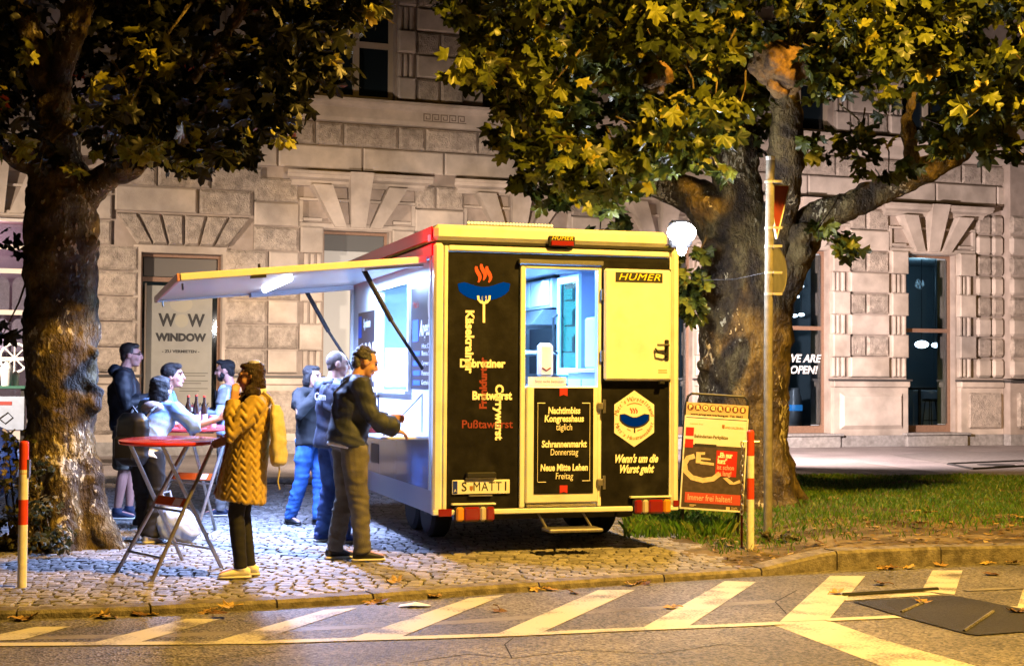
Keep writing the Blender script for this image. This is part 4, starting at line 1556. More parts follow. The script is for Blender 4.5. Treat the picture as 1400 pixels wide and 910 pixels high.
# number plate, plate lamp
x, z = rear(657, 665)
pl = MB().bbox(x - .262, x + .262, -.022, -.01, z - .062, z + .062, .006).build('number_plate', m_white, van)
xe = x - .235
MB().box(xe - .02, xe + .02, -.0235, -.0215, z - .055, z + .055).build('plate_band', mat('euro_blue', (.01, .03, .30), .5), pl)
text('A', .035, m_chalk, pl, (xe, -.0245, z - .03))
text('S', .112, m_dark, pl, (x - .155, -.0235, z), bold=.001)
text('MATT', .112, m_dark, pl, (x + .055, -.0235, z), sp=1.12, width=.255)
text('1', .112, m_dark, pl, (x + .222, -.0235, z), bold=.001)
MB().prism([(x - .105, z + .01), (x - .105, z - .02), (x - .09, z - .036), (x - .075, z - .02), (x - .075, z + .01)], -.0235, -.0215).build('plate_crest', m_brownt, pl)
MB().box(x - .14, x + .14, -.012, -.0, z + .064, z + .078).build('plate_holder', m_zinc, van)
MB().bbox(x - .14, x + .13, -.06, -.0, z + .08, z + .13, .01).build('plate_lamp', m_blackplastic, van)
MB().box(x - .11, x + .10, -.03, -.0, z - .08, z - .068).build('plate_holder', m_zinc, van)
# tail lamps
m_lensr = mat('red_lens', (.20, .006, .006), .2, coat=.6)
m_lensa = mat('amber_lens', (.60, .26, .015), .2, coat=.6)
m_lensw = mat('clear_lens', (.50, .44, .38), .2, coat=.6)
def tail(u0, u1, v0, v1, flip):
    (xa, zb), (xb, za) = rear(u0, v0), rear(u1, v1)
    t = MB().bbox(xa - .01, xb + .01, -.055, -.01, za - .008, zb + .008, .02).build('tail_lamp', m_blackplastic, van, smooth='auto')
    segs = [('amber_lens', m_lensa, 0, .2), ('red_lens', m_lensr, .2, .62), ('clear_lens', m_lensw, .62, .78), ('red_lens', m_lensr, .78, 1.0)]
    for nme, mm, a, b in segs:
        if flip: a, b = 1 - b, 1 - a
        MB().bbox(xa + (xb - xa) * a, xa + (xb - xa) * b, -.085, -.05, za, zb, .018).build(nme, mm, t, smooth='auto')
    MB().bbox(xa - .03, xb + .02, -.05, -.0, zb + .012, zb + .03, .004).build('lamp_cap', m_white, van)
tail(621, 673, 692, 710.5, False)
tail(864, 913, 682, 700, True)
for u0, u1, v0, v1 in ((598, 616, 695, 705), (918, 929, 683, 691)):
    (xa, zb), (xb, za) = rear(u0, v0), rear(u1, v1)
    MB().bbox(xa, min(xb, 2.30), -.048, -.036, za, zb, .004).build('reflector', m_lensr, van)
(xa, zb), (xb, za) = rear(748, 326), rear(783, 335.5)
mk = MB().bbox(xa, xb, -.065, -.03, za - .02, zb + .02, .006).build('marker_lamp', m_blackplastic, van)
MB().bbox(xa + .015, xb - .015, -.08, -.06, za - .015, za + .03, .005).build('red_lens', mat('red_lens_dark', (.22, .01, .01), .3), mk)
text('HUMER', .05, m_yel, mk, ((xa + xb) / 2, -.067, zb + .0), shear=.3, sp=1.1, width=.2)
# small lamp string on the roof edge
rs = MB().bbox(.30, 1.10, .0, .03, 2.885, 2.90, .003).build('lamp_strip', m_zinc, van)
bead = MB().ell((0, 0, 0), (.014, .014, .012), 8, 5).mesh('lamp_bead', mat('bead_glow', (.9, .8, .4), .4, emit=(1, .8, .3), es=1.2), True)
for k in range(27):
    inst('lamp_bead', bead, rs, (.315 + k * .0295, .0, 2.91))
# step, chassis, wheels
st = MB().bbox(.98, 1.48, -.30, -.06, .205, .235, .01).build('step', m_zinc, van)
g = MB()
for x in (1.02, 1.44):
    g.tube([(x, -.08, .23), (x - .03, .1, .36)], .012, 6)
g.build('step_arm', m_zinc, st)
g = MB().box(.35, .47, .3, VL - .1, .27, .37)
g.box(1.83, 1.95, .3, VL - .1, .27, .37)
g.box(.3, 2.0, 1.45, 1.57, .22, .33)
g.box(.3, 2.0, .35, .45, .27, .365)
g.tube([(1.15, VL, .33), (1.15, VL + 1.2, .33)], .05, 8)
g.build('chassis', m_blackplastic, van)
for wx in (.30, 1.98):
    for wy in (1.5, 2.2):
        R_ = Matrix.Translation((wx, wy, .31)) @ Matrix.Rotation(math.pi / 2, 4, 'Y')
        w = MB().lathe([(.17, 0), (.27, .0), (.305, .03), (.31, .06), (.31, .14), (.305, .17), (.27, .2), (.17, .2)], 28, M=R_).build('wheel', m_rubber, van, smooth='auto')
        MB().lathe([(.03, .05), (.10, .04), (.165, .02), (.172, .0), (.172, .2), (.165, .18), (.03, .16)], 20, M=R_).build('rim', m_steel, w)
# cabinets, hood and worktops are fixed inside along the right wall
m_unit = mat('kitchen_unit', (.50, .55, .60), .35)
wc = MB().bbox(1.88, 2.255, 2.45, 3.9, 2.30, 2.62, .01).build('wall_cabinet', m_unit, van)
for k in range(2):
    MB().bbox(1.865, 1.88, 2.5 + k * .7, 3.15 + k * .7, 2.33, 2.60, .005).build('cabinet_door', m_inner, wc)
MB().prism([(1.66, 2.12), (2.25, 2.12), (2.25, 2.28), (1.80, 2.28)], 2.45, 3.6).build('extractor_hood', m_steel, van)
MB().box(2.15, 2.255, 2.4, 4.1, 1.60, 2.118).build('stove_back', mat('stove_dark', (.05, .05, .06), .4), van)
g = MB().bbox(1.66, 2.25, 2.05, 4.1, 1.38, 1.42, .006)
g.build('worktop', m_steel, van)
b1 = MB().box(1.70, 2.25, 2.06, 4.1, .461, 1.375).build('base_unit', m_unit, van)
for k in range(4):
    MB().bbox(1.685, 1.70, 2.1 + k * .5, 2.56 + k * .5, .6, 1.32, .004).build('cabinet_door', mat('door_blue', (.30, .38, .48), .4), b1)
MB().bbox(1.55, 2.25, 2.30, 4.0, 1.80, 1.835, .005).build('shelf', m_white, van)
MB().bbox(1.62, 2.25, .35, 1.24, 1.60, 1.64, .006).build('worktop', m_inner, van)
b2 = MB().box(1.66, 2.25, .37, 1.22, .461, 1.595).build('base_unit', mat('door_blue', (.30, .38, .48), .4), van)
for k in range(2):
    MB().bbox(1.645, 1.66, .40 + k * .41, .78 + k * .41, .6, 1.54, .004).build('cabinet_door', m_unit, b2)
MB().box(.845, 1.34, .06, .62, 1.44, 1.47).build('worktop', m_steel, van)
MB().box(.845, 1.30, .08, .60, .461, 1.436).build('base_unit', m_unit, van)
lamp('kitchen_light', 'AREA', T(1.1, 1.7, 2.60), 310, (.22, .52, 1.0), .9, T(1.1, 1.7, 0), size_y=2.4)

# ---- things in and on the trailer
# the fridge stands against the right wall with its doors towards the hatch
fr = thing('display_fridge', 'tall lit glass-door fridge seen through the open upper door', 'fridge', T(1.72, 1.98, .462), YAW - math.pi / 2)
g = MB()
g.box(0, .68, .1, .52, 0, .12); g.box(0, .03, .1, .52, .12, 2.15); g.box(.65, .68, .1, .52, .12, 2.15); g.box(.03, .65, .50, .52, .12, 2.10); g.box(.03, .65, .1, .50, 2.1, 2.15); g.box(.03, .65, .1, .50, 1.03, 1.10)
g.build('cabinet', mat('fridge_side', (.25, .30, .50), .35), fr)
MB().box(.04, .64, .485, .495, 1.12, 2.08).build('lit_back', mat('fridge_glow', (.7, .9, .95), .5, emit=(.10, .72, .85), es=14.0), fr)
MB().box(.0305, .034, .13, .48, 1.12, 2.08).build('lit_side', MATS['fridge_glow'], fr)  # inner fridge walls emit, in place of lamplight falling on them
MB().box(.0305, .034, .13, .48, .14, 1.01).build('lit_side', mat('fridge_low', (.3, .45, .55), .5, emit=(.15, .35, .55), es=.5), fr)
MB().box(.10, .60, .12, .135, 2.0, 2.07).build('light_box', mat('fridge_tube', (1, 1, 1), .5, emit=(.8, 1, 1), es=5), fr)
for z in (1.35, 1.62, 1.88, .45, .75):
    MB().box(.035, .645, .14, .48, z, z + .012).build('fridge_shelf', m_steel, fr)
for z0, z1 in ((1.12, 2.12), (.14, 1.01)):
    g = MB()
    g.box(.0, .08, .07, .1, z0, z1); g.box(.60, .68, .07, .1, z0, z1); g.box(.08, .60, .07, .1, z0, z0 + .07); g.box(.08, .60, .07, .1, z1 - .07, z1)
    d = g.build('fridge_door', mat('fridge_frame', (.55, .72, .78), .35), fr)
    MB().tube([(.03, .07, z0 + .22), (.03, .02, z0 + .25), (.03, .02, z0 + .59), (.03, .07, z0 + .62)], .014, 6).build('handle', m_blackplastic, d)
    MB().box(.08, .60, .083, .086, z0 + .07, z1 - .07).build('pane', glass_mat('fridge_glass', (.8, .97, 1.0), -.03), d)
lamp('fridge_light', 'POINT', T(1.95, 1.65, 2.48), 7, (.25, .85, 1.0), .04)
def can(lbl, x, y, z, m, r=.033, h=.13, group='drinks standing in the fridge'):
    o = MB().lathe([(r * .8, 0), (r, .012), (r, h - .05), (r * .4, h - .01), (r * .4, h)], 10).build('drink_bottle', m, loc=T(x, y, z), smooth='auto')
    return tag(o, lbl, 'bottle', group)
m_cr = mat('can_red', (.5, .06, .08), .4); m_cw = mat('can_white', (.7, .7, .7), .4); m_ct = mat('can_teal', (.05, .35, .40), .3)
rows = [(1.362, (m_cr, m_cr, m_cw), 'middle'), (1.632, (m_ct, m_ct, m_ct), 'second'), (1.892, (m_ct, m_cw, m_ct), 'top'), (.762, (m_cw, m_cr, m_cr), 'fourth'), (.462, (m_cw, m_cw, m_cr), 'lowest')]
cn = {'can_red': 'red', 'can_white': 'white', 'can_teal': 'teal'}
for z, ms, nme in rows:
    for k, mm in enumerate(ms):
        can('%s drink bottle on the %s shelf of the lit fridge, %s' % (cn[mm.name], nme, ('farthest', 'middle', 'nearest')[k]), 1.95, 1.82 - k * .17, z + .462, mm, .05, .19)
so = thing('soap_dispenser', 'white rounded dispenser with red smile mark beside the fridge', 'dispenser', T(1.19, .50, 1.472), YAW)
MB().bbox(-.075, .075, -.03, .05, .08, .40, .03).build('casing', m_white, so, smooth='auto')
MB().tube([(-.04, -.034, .17), (0, -.036, .145), (.04, -.034, .17)], .007, 5).build('smile_mark', m_redtext, so)
MB().bbox(-.05, .05, -.02, .06, .0, .08, .01).build('base', m_inner, so)
nb = thing('notice_card', 'low white card with printed words standing on the door opening ledge', 'notice', T(.90, .10, 1.472), YAW)
MB().box(0, .36, 0, .004, .0, .085).build('card', m_wt, nb)
MB().box(.0, .36, .005, .06, 0, .02).build('foot', m_inner, nb)
text('Bitte nicht betreten', .04, mat('card_text', (.15, .2, .35), .6), nb, (.2, -.002, .045), width=.27)
ap = thing('coffee_machine', 'pale square machine on the right worktop inside the trailer', 'machine', T(1.68, .80, 1.642), YAW)
MB().bbox(.12, .40, 0, .35, 0, .50, .02).build('casing', mat('machine_blue', (.42, .55, .62), .35), ap)
MB().bbox(.15, .37, -.015, 0, .06, .45, .01).build('front_panel', m_inner, ap)
MB().bbox(.20, .32, .05, .25, .502, .68, .01).build('bean_hopper', m_hatch, ap)
tb = thing('toaster', 'white toaster with a black knob on the ledge of the serving hatch', 'toaster', T(.20, 1.28, 1.445), YAW)
MB().bbox(-.10, .10, .0, .36, 0, .26, .03).build('casing', m_white, tb, smooth='auto')
MB().ell((-.105, .12, .09), (.012, .04, .04), 10, 6).build('knob', m_blackplastic, tb)
MB().bbox(-.05, .05, .06, .30, .262, .31, .01).build('bread', m_cream, tb)
bx_ = thing('carton_box', 'tall white carton on the far end of the serving hatch ledge', 'box', T(.18, 2.25, 1.445), YAW)
MB().bbox(-.1, .1, 0, .22, 0, .40, .006).build('carton', m_wt, bx_)
MB().box(-.105, -.10, .02, .2, .3, .33).build('tape', m_inner, bx_)
sn = thing('sausage_tray', 'small red paper tray of sausage on the serving counter', 'food', T(-.27, 1.12, 1.029), YAW)
MB().prism([(-.07, 0), (.07, 0), (.10, .035), (-.10, .035)], -.06, .06).build('tray', mat('tray_red', (.5, .05, .05), .6), sn)
MB().tube([(-.07, .0, .045), (0, .01, .05), (.07, .0, .045)], .018, 8, round_=True).build('sausage', m_brown, sn)

# flood lamp on the right rear corner
flp = atd(932, 318, 15.1)
fl = thing('flood_lamp', 'dazzling white flood lamp above the right rear corner of the trailer', 'lamp', flp)
m_flood = mat('flood_glow', (1, 1, 1), .4, emit=(.92, .94, 1.0), es=120.0)
MB().ell((0, 0, 0), (.15, .08, .11), 16, 10).build('glass', m_flood, fl, smooth=True)
MB().bbox(-.12, .12, .06, .2, -.14, .14, .03).build('housing', m_blackplastic, fl)
MB().tube([(.0, .18, -.05), (-.05, .22, -.2), T(2.20, 1.9, 2.80) - flp], .016, 6).build('bracket', m_blackplastic, fl)
MB().ell((.0, -.01, -.17), (.05, .04, .07), 10, 6).build('lower_glass', m_flood, fl, smooth=True)
lamp('flood_light', 'POINT', flp + Vector((.02, -.2, -.1)), 170, (.86, .88, 1.0), .1)
# ================================================================== STREET FURNITURE, TABLES, SMALL THINGS
m_red = mat('bollard_red', (.62, .055, .02), .45, var=.08, vs=6)
m_wht = mat('bollard_white', (.74, .72, .68), .45, col2=(.55, .52, .47), vs=8, var=.1, c2lo=.58, c2hi=.75)
def bollard(lbl, base, h, bands, r=.034):
    b = thing('bollard', lbl, 'bollard', base)
    for z0, z1, m_, nme in bands:
        MB().lathe([(r, z0 * h), (r, z1 * h)], 16).build(nme, m_, b, smooth='auto')
    MB().lathe([(r, h), (r * .92, h + .012), (r * .6, h + .02), (.004, h + .022)], 16).build('cap', bands[-1][2], b, smooth='auto')
    return b
bl = onz(30, 802)
b = bollard('red and white striped post standing at the kerb before the left tree', bl, 1.045, [(0, .435, m_wht, 'white_band'), (.435, .61, m_red, 'red_band'), (.61, .79, m_wht, 'white_band'), (.79, 1, m_red, 'red_band')])
MB().lathe([(.0348, .83), (.0348, .855)], 16).build('reflective_ring', m_wht, b)
MB().box(.03, .045, -.02, .02, .80, .93).build('hook_plate', m_zinc, b)
br = onz(1026, 751)
b = bollard('red and white striped post with a chain beside the disabled-parking poster', br, 1.065, [(0, .43, m_wht, 'white_band'), (.43, .61, m_red, 'red_band'), (.61, .80, m_wht, 'white_band'), (.80, 1, m_red, 'red_band')])
g = MB()
g.tube([(-.07, 0, .98), (.08, 0, .98)], .008, 6)
g.tube([(.08, 0, .98), (.095, 0, 1.0), (.11, 0, .98), (.095, 0, .96), (.08, 0, .98)], .006, 5)
g.build('chain_bracket', m_zinc, b)
link = MB()
link.tube([(.014 * math.cos(k * math.pi / 4), 0, .028 * math.sin(k * math.pi / 4)) for k in range(9)], .006, 5, cap=False)
lm = link.mesh('chain_link', m_zinc, True)
for k in range(15):
    inst('chain_link', lm, b, (-.075 + .004 * math.sin(k * .8), 0, .96 - k * .044), (0, 0, rad(15 + 90 * (k % 2))))
rp = thing('thin_post', 'thin dark red post right behind the chained striped post', 'post', onz(1014, 748))
MB().tube([(0, 0, 0), (0, 0, .68)], .011, 8).build('rod', mat('rust_red', (.20, .02, .015), .6), rp)
MB().lathe([(.02, .68), (.02, .70), (.012, .71)], 8).build('cap', MATS['rust_red'], rp)

# traffic-sign pole
pp = onz(1050, 727)
pole = thing('sign_pole', 'tall galvanised pole carrying two road signs in front of the right tree', 'sign pole', pp)
ph = atd(1053, 218, pp.y).z
MB().tube([(0, 0, -.1), (.0, 0, ph * .5), (.022, 0, ph)], .044, 14).build('tube', mat('pole_zinc', (.20, .185, .15), .65, metal=.0, var=.25, vs=6), pole, smooth='auto')
MB().lathe([(.047, ph - .01), (.047, ph + .03), (.02, ph + .04)], 12).build('cap', m_wht, pole).location = (.022, 0, 0)
def zof(v):
    return atd(1053, v, pp.y).z
yaw_s = rad(62)
cx_, sx_ = math.cos(yaw_s), math.sin(yaw_s)
SM = Matrix.Translation((.03, .07, 0)) @ Matrix.Rotation(yaw_s, 4, 'Z')
tri = [(-.10, zof(252)), (.62, zof(243)), (.20, zof(322))]
sg = MB().prism([tri[2], tri[1], tri[0]], -.008, .008, M=SM).build('triangle_sign', mat('sign_red', (.34, .055, .035), .45, var=.1, vs=3), pole)
g = MB()
g.tube([SM @ Vector((x, -.004, z)) for x, z in tri + tri[:1]], .013, 6)
g.build('sign_rim', m_wht, sg)
zc = (zof(336) + zof(402)) / 2
rr = (zof(336) - zof(402)) / 2
cpts = [(.22 + rr * 1.30 * math.cos(rad(a)), zc + rr * math.sin(rad(a))) for a in range(0, 360, 15)]
sg = MB().prism(cpts, -.006, .006, M=SM).build('round_sign', mat('sign_back', (.20, .20, .205), .5, metal=.0, var=.15, vs=4), pole)
g = MB()
g.tube([SM @ Vector((x, -.004, z)) for x, z in cpts + cpts[:1]], .008, 6)
g.build('sign_rim', MATS['pole_zinc'], sg)
for v in (249, 312, 337, 373, 402):
    z = zof(v)
    g = MB().lathe([(.052, z - .012), (.052, z + .012)], 12)
    g.box(.03, .12, -.065, -.045, z - .012, z + .012)
    o = g.build('clamp', mat('clamp_grey', (.40, .37, .31), .5), pole)
    o.location = (.012, 0, 0)
wv = atd(960, 383, 15.6) - pp
wa = Vector((0, 0, zof(372)))
MB().tube([wa, wa.lerp(wv, .5) - Vector((0, 0, .03)), wv], .0035, 5).build('guy_wire', m_blackplastic, pole)

# poster stand about the disabled-parking bay
AP = 14.5
c0 = atd(976, 634, AP)
ps = thing('poster_stand', 'black framed poster stand with a wheelchair symbol about disabled parking', 'sign', (c0.x, c0.y, 0))
S_ = AP / 2000.0                                    # metres per photo pixel at the stand
TR = Matrix.Translation((0, 0, c0.z)) @ Matrix.Rotation(rad(-3.2), 4, 'Y').inverted() @ Matrix.Rotation(rad(6), 4, 'X').inverted()
TR = Matrix.Translation((0, 0, c0.z)) @ Matrix.Rotation(rad(3.3), 4, 'Y')
def pb(g, u0, u1, v0, v1, y0, y1):                  # box given in poster pixels around the centre (0, 0 = 976, 634)
    g.box(u0 * S_, u1 * S_, y0, y1, -v1 * S_, -v0 * S_, M=TR)
    return g
g = MB()
pts = [(-44, 66), (-43, -76), (-40, -90), (-35, -94), (36, -94), (41, -90), (44, -76), (44, 66)]
g.tube([TR @ Vector((u * S_, .035, -v * S_)) for u, v in pts], .013, 8)
g.build('tube_frame', m_blackplastic, ps)
g = MB()
for u in (-38, 38):
    P = TR @ Vector((u * S_, .03, -60 * S_))
    MB().tube([P, (P.x, .10, 0.0)], .013, 8).build('leg', m_blackplastic, ps)
    MB().tube([P, (P.x, .60, 0.0)], .011, 8).build('leg', m_blackplastic, ps)
hd = pb(MB(), -42, 42.5, -82, -63, -.005, .02).build('header_board', mat('poster_tan', (.58, .42, .24), .6), ps)
m_disc = mat('disc_brown', (.16, .06, .03), .5)
m_gold = mat('gold_letter', (.85, .66, .30), .5)
PR = (math.pi / 2, 0, 0)
def ptext(s, size, m_, u, v, par, wpx=None, y=-.012, **k):
    o = text(s, size, m_, par, (0, 0, 0), width=wpx * S_ if wpx else None, **k)
    o.matrix_basis = TR @ Matrix.Translation((u * S_, y, -v * S_)) @ o.matrix_basis
    return o
for k, ch in enumerate('PROGRESS'):
    u = -36.5 + k * 10.2
    MB().lathe([(4.5 * S_, 0), (4.5 * S_, .003)], 16, M=TR @ Matrix.Translation((u * S_, -.0055, 75.5 * S_)) @ Matrix.Rotation(math.pi / 2, 4, 'X')).build('letter_disc', m_disc, hd)
    ptext(ch, .052, m_gold, u, -75.5, hd, bold=.004)
ptext('www.progress-werbung.at  Tel. 0662', .026, m_dark, 0, -66.3, hd, 72, y=-.007, bold=.001)
pb(MB(), -43, 43, -62, 63, .0, .02).build('back_board', m_blackplastic, ps)
g = MB()
pb(g, -43.5, 43.5, -64, -62, -.012, .0); pb(g, -43.5, 43.5, 61, 63.2, -.012, 0); pb(g, -43.5, -41.6, -62, 61, -.012, 0); pb(g, 41.6, 43.5, -62, 61, -.012, 0)
g.build('snap_frame', m_wht, ps)
po = pb(MB(), -41.5, 41.5, -61, -25, -.004, -.0005).build('poster', mat('poster_white', (.74, .72, .66), .5), ps)
m_pbrown = mat('poster_asphalt', (.065, .046, .04), .55, var=.25, vs=9)
pb(MB(), -41.5, 41.5, -24.9, 60.9, -.004, -.0005).build('poster_photo', m_pbrown, po)
pb(MB(), -28, 2, -26.5, -22.5, -.006, -.0045).build('poster_band', m_dark, po)
m_pred = mat('poster_red', (.45, .02, .015), .5)
for v in (-48, -32):
    pb(MB(), -41, -30, v, v + 11.5, -.007, -.0045).build('red_square', m_pred, po)
rb = pb(MB(), 2.5, 31, -19, 16, -.007, -.0045).build('red_box', m_pred, po)
for k, (s, w) in enumerate((('„Eh nur', 20), ('kurz“', 13), ('ist schon', 23), ('zu lang!', 20))):
    ptext(s, .066, m_chalk if k < 2 else mat('pale_red_print', (.72, .42, .36), .6), 4.5 + w / 2, -12.5 + k * 8.2, po, w, y=-.0085, bold=.004 if k < 2 else .001)
rb = pb(MB(), -37, 39, 40, 54, -.007, -.0045).build('red_bar', mat('poster_red_pale', (.48, .07, .05), .5), po)
ptext('Immer frei halten!', .085, mat('pale_pink_print', (.72, .55, .45), .6), -3, 47, po, 60, y=-.0085)
ptext('Behinderten-Parkplätze', .045, mat('olive_print', (.16, .13, .05), .6), -6, -36.5, po, 46, y=-.006, bold=.0015)
ptext('LAND SALZBURG', .030, m_brownt, 24, -50.5, po, 26, y=-.006)
ptext('Aktion frei', .024, mat('faded_print', (.50, .40, .18), .6), -27, -53, po, 18, y=-.006)
MB().prism([(8 * S_, -.0), (8 * S_, .03), (11.5 * S_, .03), (11.5 * S_, 0), (9.7 * S_, -.012)], -.006, -.0045, M=TR @ Matrix.Translation((0, 0, 50 * S_))).build('crest', m_brownt, po)
m_wheel = mat('symbol_cream', (.66, .52, .36), .6, var=.15, vs=12)
g = MB()
Q = [(-28, -9), (-36, -6), (-40, 2), (-38, 12), (-29, 20), (-14, 23), (0, 20), (8, 13)]
for (a, b) in zip(Q[:-1], Q[1:]):
    d = (Vector(b) - Vector(a)).normalized()
    n_ = Vector((-d.y, d.x)) * 3.3
    A_, B_ = Vector(a) - d * 1.2, Vector(b) + d * 1.2
    q = [A_ + n_, A_ - n_, B_ - n_, B_ + n_]
    yy = -.006 - .0002 * Q.index(a)
    g.add([TR @ Vector((p.x * S_, yy, -p.y * S_)) for p in q], [(0, 1, 2, 3)])
for k, q in enumerate(([(-25, -15), (-19, -15), (-18, 0), (-25, 0)], [(-19, -15), (-13, -15.5), (-13, -12), (-19, -11.5)], [(-19, -8), (-5, -7), (-5, -5), (-19, -5)], [(-19, -3), (0, -1.5), (0, 2), (-19, 1)], [(13, 18), (19, 17), (29, 24), (23, 26)], [(23, 26), (36, 19), (38, 23), (29, 26)])):
    yy = -.0082 - .0002 * k
    g.add([TR @ Vector((u * S_, yy, -v * S_)) for u, v in q], [(0, 1, 2, 3)])
g.build('wheelchair_symbol', m_wheel, po)
for (u, v, w, h_) in ((-30, 56.5, 9, .8), (-30, 58, 6, .8), (20, 57, 5, 4.5)):
    pb(MB(), u, u + w, v, v + h_, -.006, -.0045).build('imprint', m_wheel, po)
ptext('Stadt', .022, m_wheel, 31, 57.6, po, 8, y=-.006)
ptext('Salzburg', .022, m_wheel, 31.5, 60, po, 9, y=-.006)

# ------------------------------------------------------------------ folding bar tables
m_tabtop = mat('table_red', (.62, .035, .03), .22, coat=.5)
m_label = mat('label_orange', (.60, .12, .02), .5)
def bar_table(lbl, c, R_, H, feet, tops, names):
    t = thing('bar_table', lbl, 'table', (c.x, c.y, 0), 0, 'folding bar tables')
    MB().lathe([(R_ - .04, H - .035), (R_ - .008, H - .03), (R_, H - .018), (R_ - .004, H - .004), (R_ - .02, H), (.02, H)], 48, M=Matrix.Translation((0, 0, H)) @ Matrix.Rotation(rad(1.8), 4, 'X') @ Matrix.Translation((0, 0, -H))).build('table_top', m_tabtop, t, smooth='auto')
    W_ = {}
    for k in feet:
        f_, p_ = feet[k] - c, tops[k] - c
        f_.z, p_.z = .0, H - .04
        W_[k] = (f_, p_)
        MB().tube([f_, p_], .0165, 8).build('leg', m_zinc, t, smooth='auto')
    def cross(a, b, s, nme='cross_bar', r=.011):
        A_, B_ = W_[a], W_[b]
        MB().tube([A_[0].lerp(A_[1], s), B_[0].lerp(B_[1], s)], r, 6).build(nme, m_zinc, t)
    cross('b', 'c', .16)
    cross('a', 'd', .16)
    cross('b', 'c', .5)
    cross('a', 'd', .5)
    A_, B_ = W_['b'][0].lerp(W_['b'][1], .56), W_['c'][0].lerp(W_['c'][1], .56)
    d = (B_ - A_)
    up_ = (W_['b'][1] - W_['b'][0]).normalized()
    n_ = d.cross(up_).normalized() * .012
    q = [A_ - up_ * .035 + d * .03, B_ - up_ * .035 - d * .03, B_ + up_ * .035 - d * .03, A_ + up_ * .035 + d * .03]
    g = MB().add([p + n_ for p in q] + [p - n_ for p in q], [(0, 1, 2, 3), (7, 6, 5, 4), (0, 4, 5, 1), (1, 5, 6, 2), (2, 6, 7, 3), (3, 7, 4, 0)])
    pl_ = g.build('label_plate', m_label, t)
    q2 = [A_.lerp(B_, s) + up_ * .03 * (1 if s2 else -1) + n_ * 1.15 for s, s2 in ((.62, 0), (.88, 0), (.88, 1), (.62, 1))]
    MB().add(q2, [(0, 1, 2, 3)]).build('label_print', m_wt, pl_)
    return t
ft = {'b': onz(160, 781), 'c': onz(208, 793), 'a': onz(250, 766), 'd': onz(303, 776)}
c1 = (ft['a'] + ft['b'] + ft['c'] + ft['d']) / 4
c1 = Vector((onz(232, 600, 1.05).x, onz(232, 600, 1.05).y, 0))
tp = {'b': c1 + Vector((.11, .16, 0)), 'c': c1 + Vector((.36, -.10, 0)), 'a': c1 + Vector((-.34, .10, 0)), 'd': c1 + Vector((-.02, -.16, 0))}
bar_table('round red folding bar table in front, with orange label on its legs', c1, .395, 1.05, ft, tp, None)
c2 = onz(258, 583, 1.05)
c2.z = 0
rot = Matrix.Rotation(rad(25), 3, 'Z')
bar_table('round red folding bar table behind, with the bottles on it', c2, .40, 1.05, {k: c2 + rot @ (v - c1) for k, v in ft.items()}, {k: c2 + rot @ (v - c1) for k, v in tp.items()}, None)
m_bot = mat('brown_bottle', (.035, .015, .008), .12, coat=.5)
def bottle(lbl, u, y, h=.27):
    p = atd(u, 580, y)
    o = thing('beer_bottle', lbl, 'bottle', (p.x, p.y, 1.05), 0, 'beer bottles on the back table')
    MB().lathe([(.03, 0), (.033, .01), (.033, h * .58), (.026, h * .70), (.014, h * .82), (.013, h * .97), (.015, h)], 14).build('bottle_glass', m_bot, o, smooth='auto')
    MB().lathe([(.0335, .05), (.0335, .12)], 14).build('paper_label', m_wt, o, smooth='auto')
    MB().lathe([(.0152, h - .012), (.0152, h + .004)], 10).build('crown_cap', m_red, o)
bottle('left brown beer bottle on the back table', 257, 14.55, .30)
bottle('middle brown beer bottle on the back table', 268, 14.35, .31)
bottle('right brown beer bottle on the back table', 279, 14.5, .30)
cp_ = thing('paper_cup', 'white paper cup with red band beside the right beer bottle', 'cup', (*atd(291, 580, 14.35).xy, 1.05))
MB().lathe([(.03, 0), (.04, .11), (.042, .115)], 14).build('cup_wall', m_wt, cp_, smooth='auto')
MB().lathe([(.034, .03), (.0385, .08)], 14).build('red_band', m_redtext, cp_)

# white carrier bag under the tables
p = onz(240, 742)
bag = MB()
bag.ell((0, 0, .17), (.19, .13, .17), 14, 8).ell((.10, .0, .14), (.14, .11, .14), 12, 8).ell((-.08, .02, .30), (.09, .06, .12), 10, 6)
def crumple(me):
    P = vco(me)
    setco(me, P + vno(me) * (nz(P, 22)[:, None] * .014 + nz(P, 47, 3)[:, None] * .006))
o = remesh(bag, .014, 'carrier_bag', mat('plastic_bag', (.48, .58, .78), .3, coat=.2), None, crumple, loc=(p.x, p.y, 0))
tag(o, 'crumpled white plastic carrier bag standing on the cobbles under the front table', 'bag')
hb = MB().tube([(-.10, .02, .38), (-.13, .0, .46), (-.06, .0, .48), (-.04, .02, .38)], .012, 6)
hb.build('handle', MATS['plastic_bag'], o)

# at the left edge: stall goods before the pink window
y_ = 24.0
def lp(u, v, y=y_):
    return atd(u, v, y)
p = lp(8, 527)
st_ = thing('flower_stall', 'stall table with dark green edge at the left side of the picture', 'stall', (p.x, p.y, 0))
zt = p.z
MB().bbox(-1.2, .42, -.3, .5, zt - .05, zt, .01).build('table_top', mat('stall_green', (.02, .10, .075), .5), st_)
for x in (-1.1, .36):
    for y in (-.22, .43):
        MB().box(x - .03, x + .03, y - .03, y + .03, 0, zt - .05).build('leg', m_blackplastic, st_)
q = lp(8, 562, y_ - .35)
sgn = thing('stall_banner', 'white and pale blue banner with a red mark hung before the stall table', 'banner', (q.x, q.y, q.z))
MB().bbox(-1.1, .30, -.01, .01, -.30, .24, .004).build('sheet', mat('banner_white', (.26, .32, .44), .6, var=.1, vs=3), sgn)
MB().box(-.12, .10, -.014, -.0105, .10, .16).build('red_mark', m_redtext, sgn)
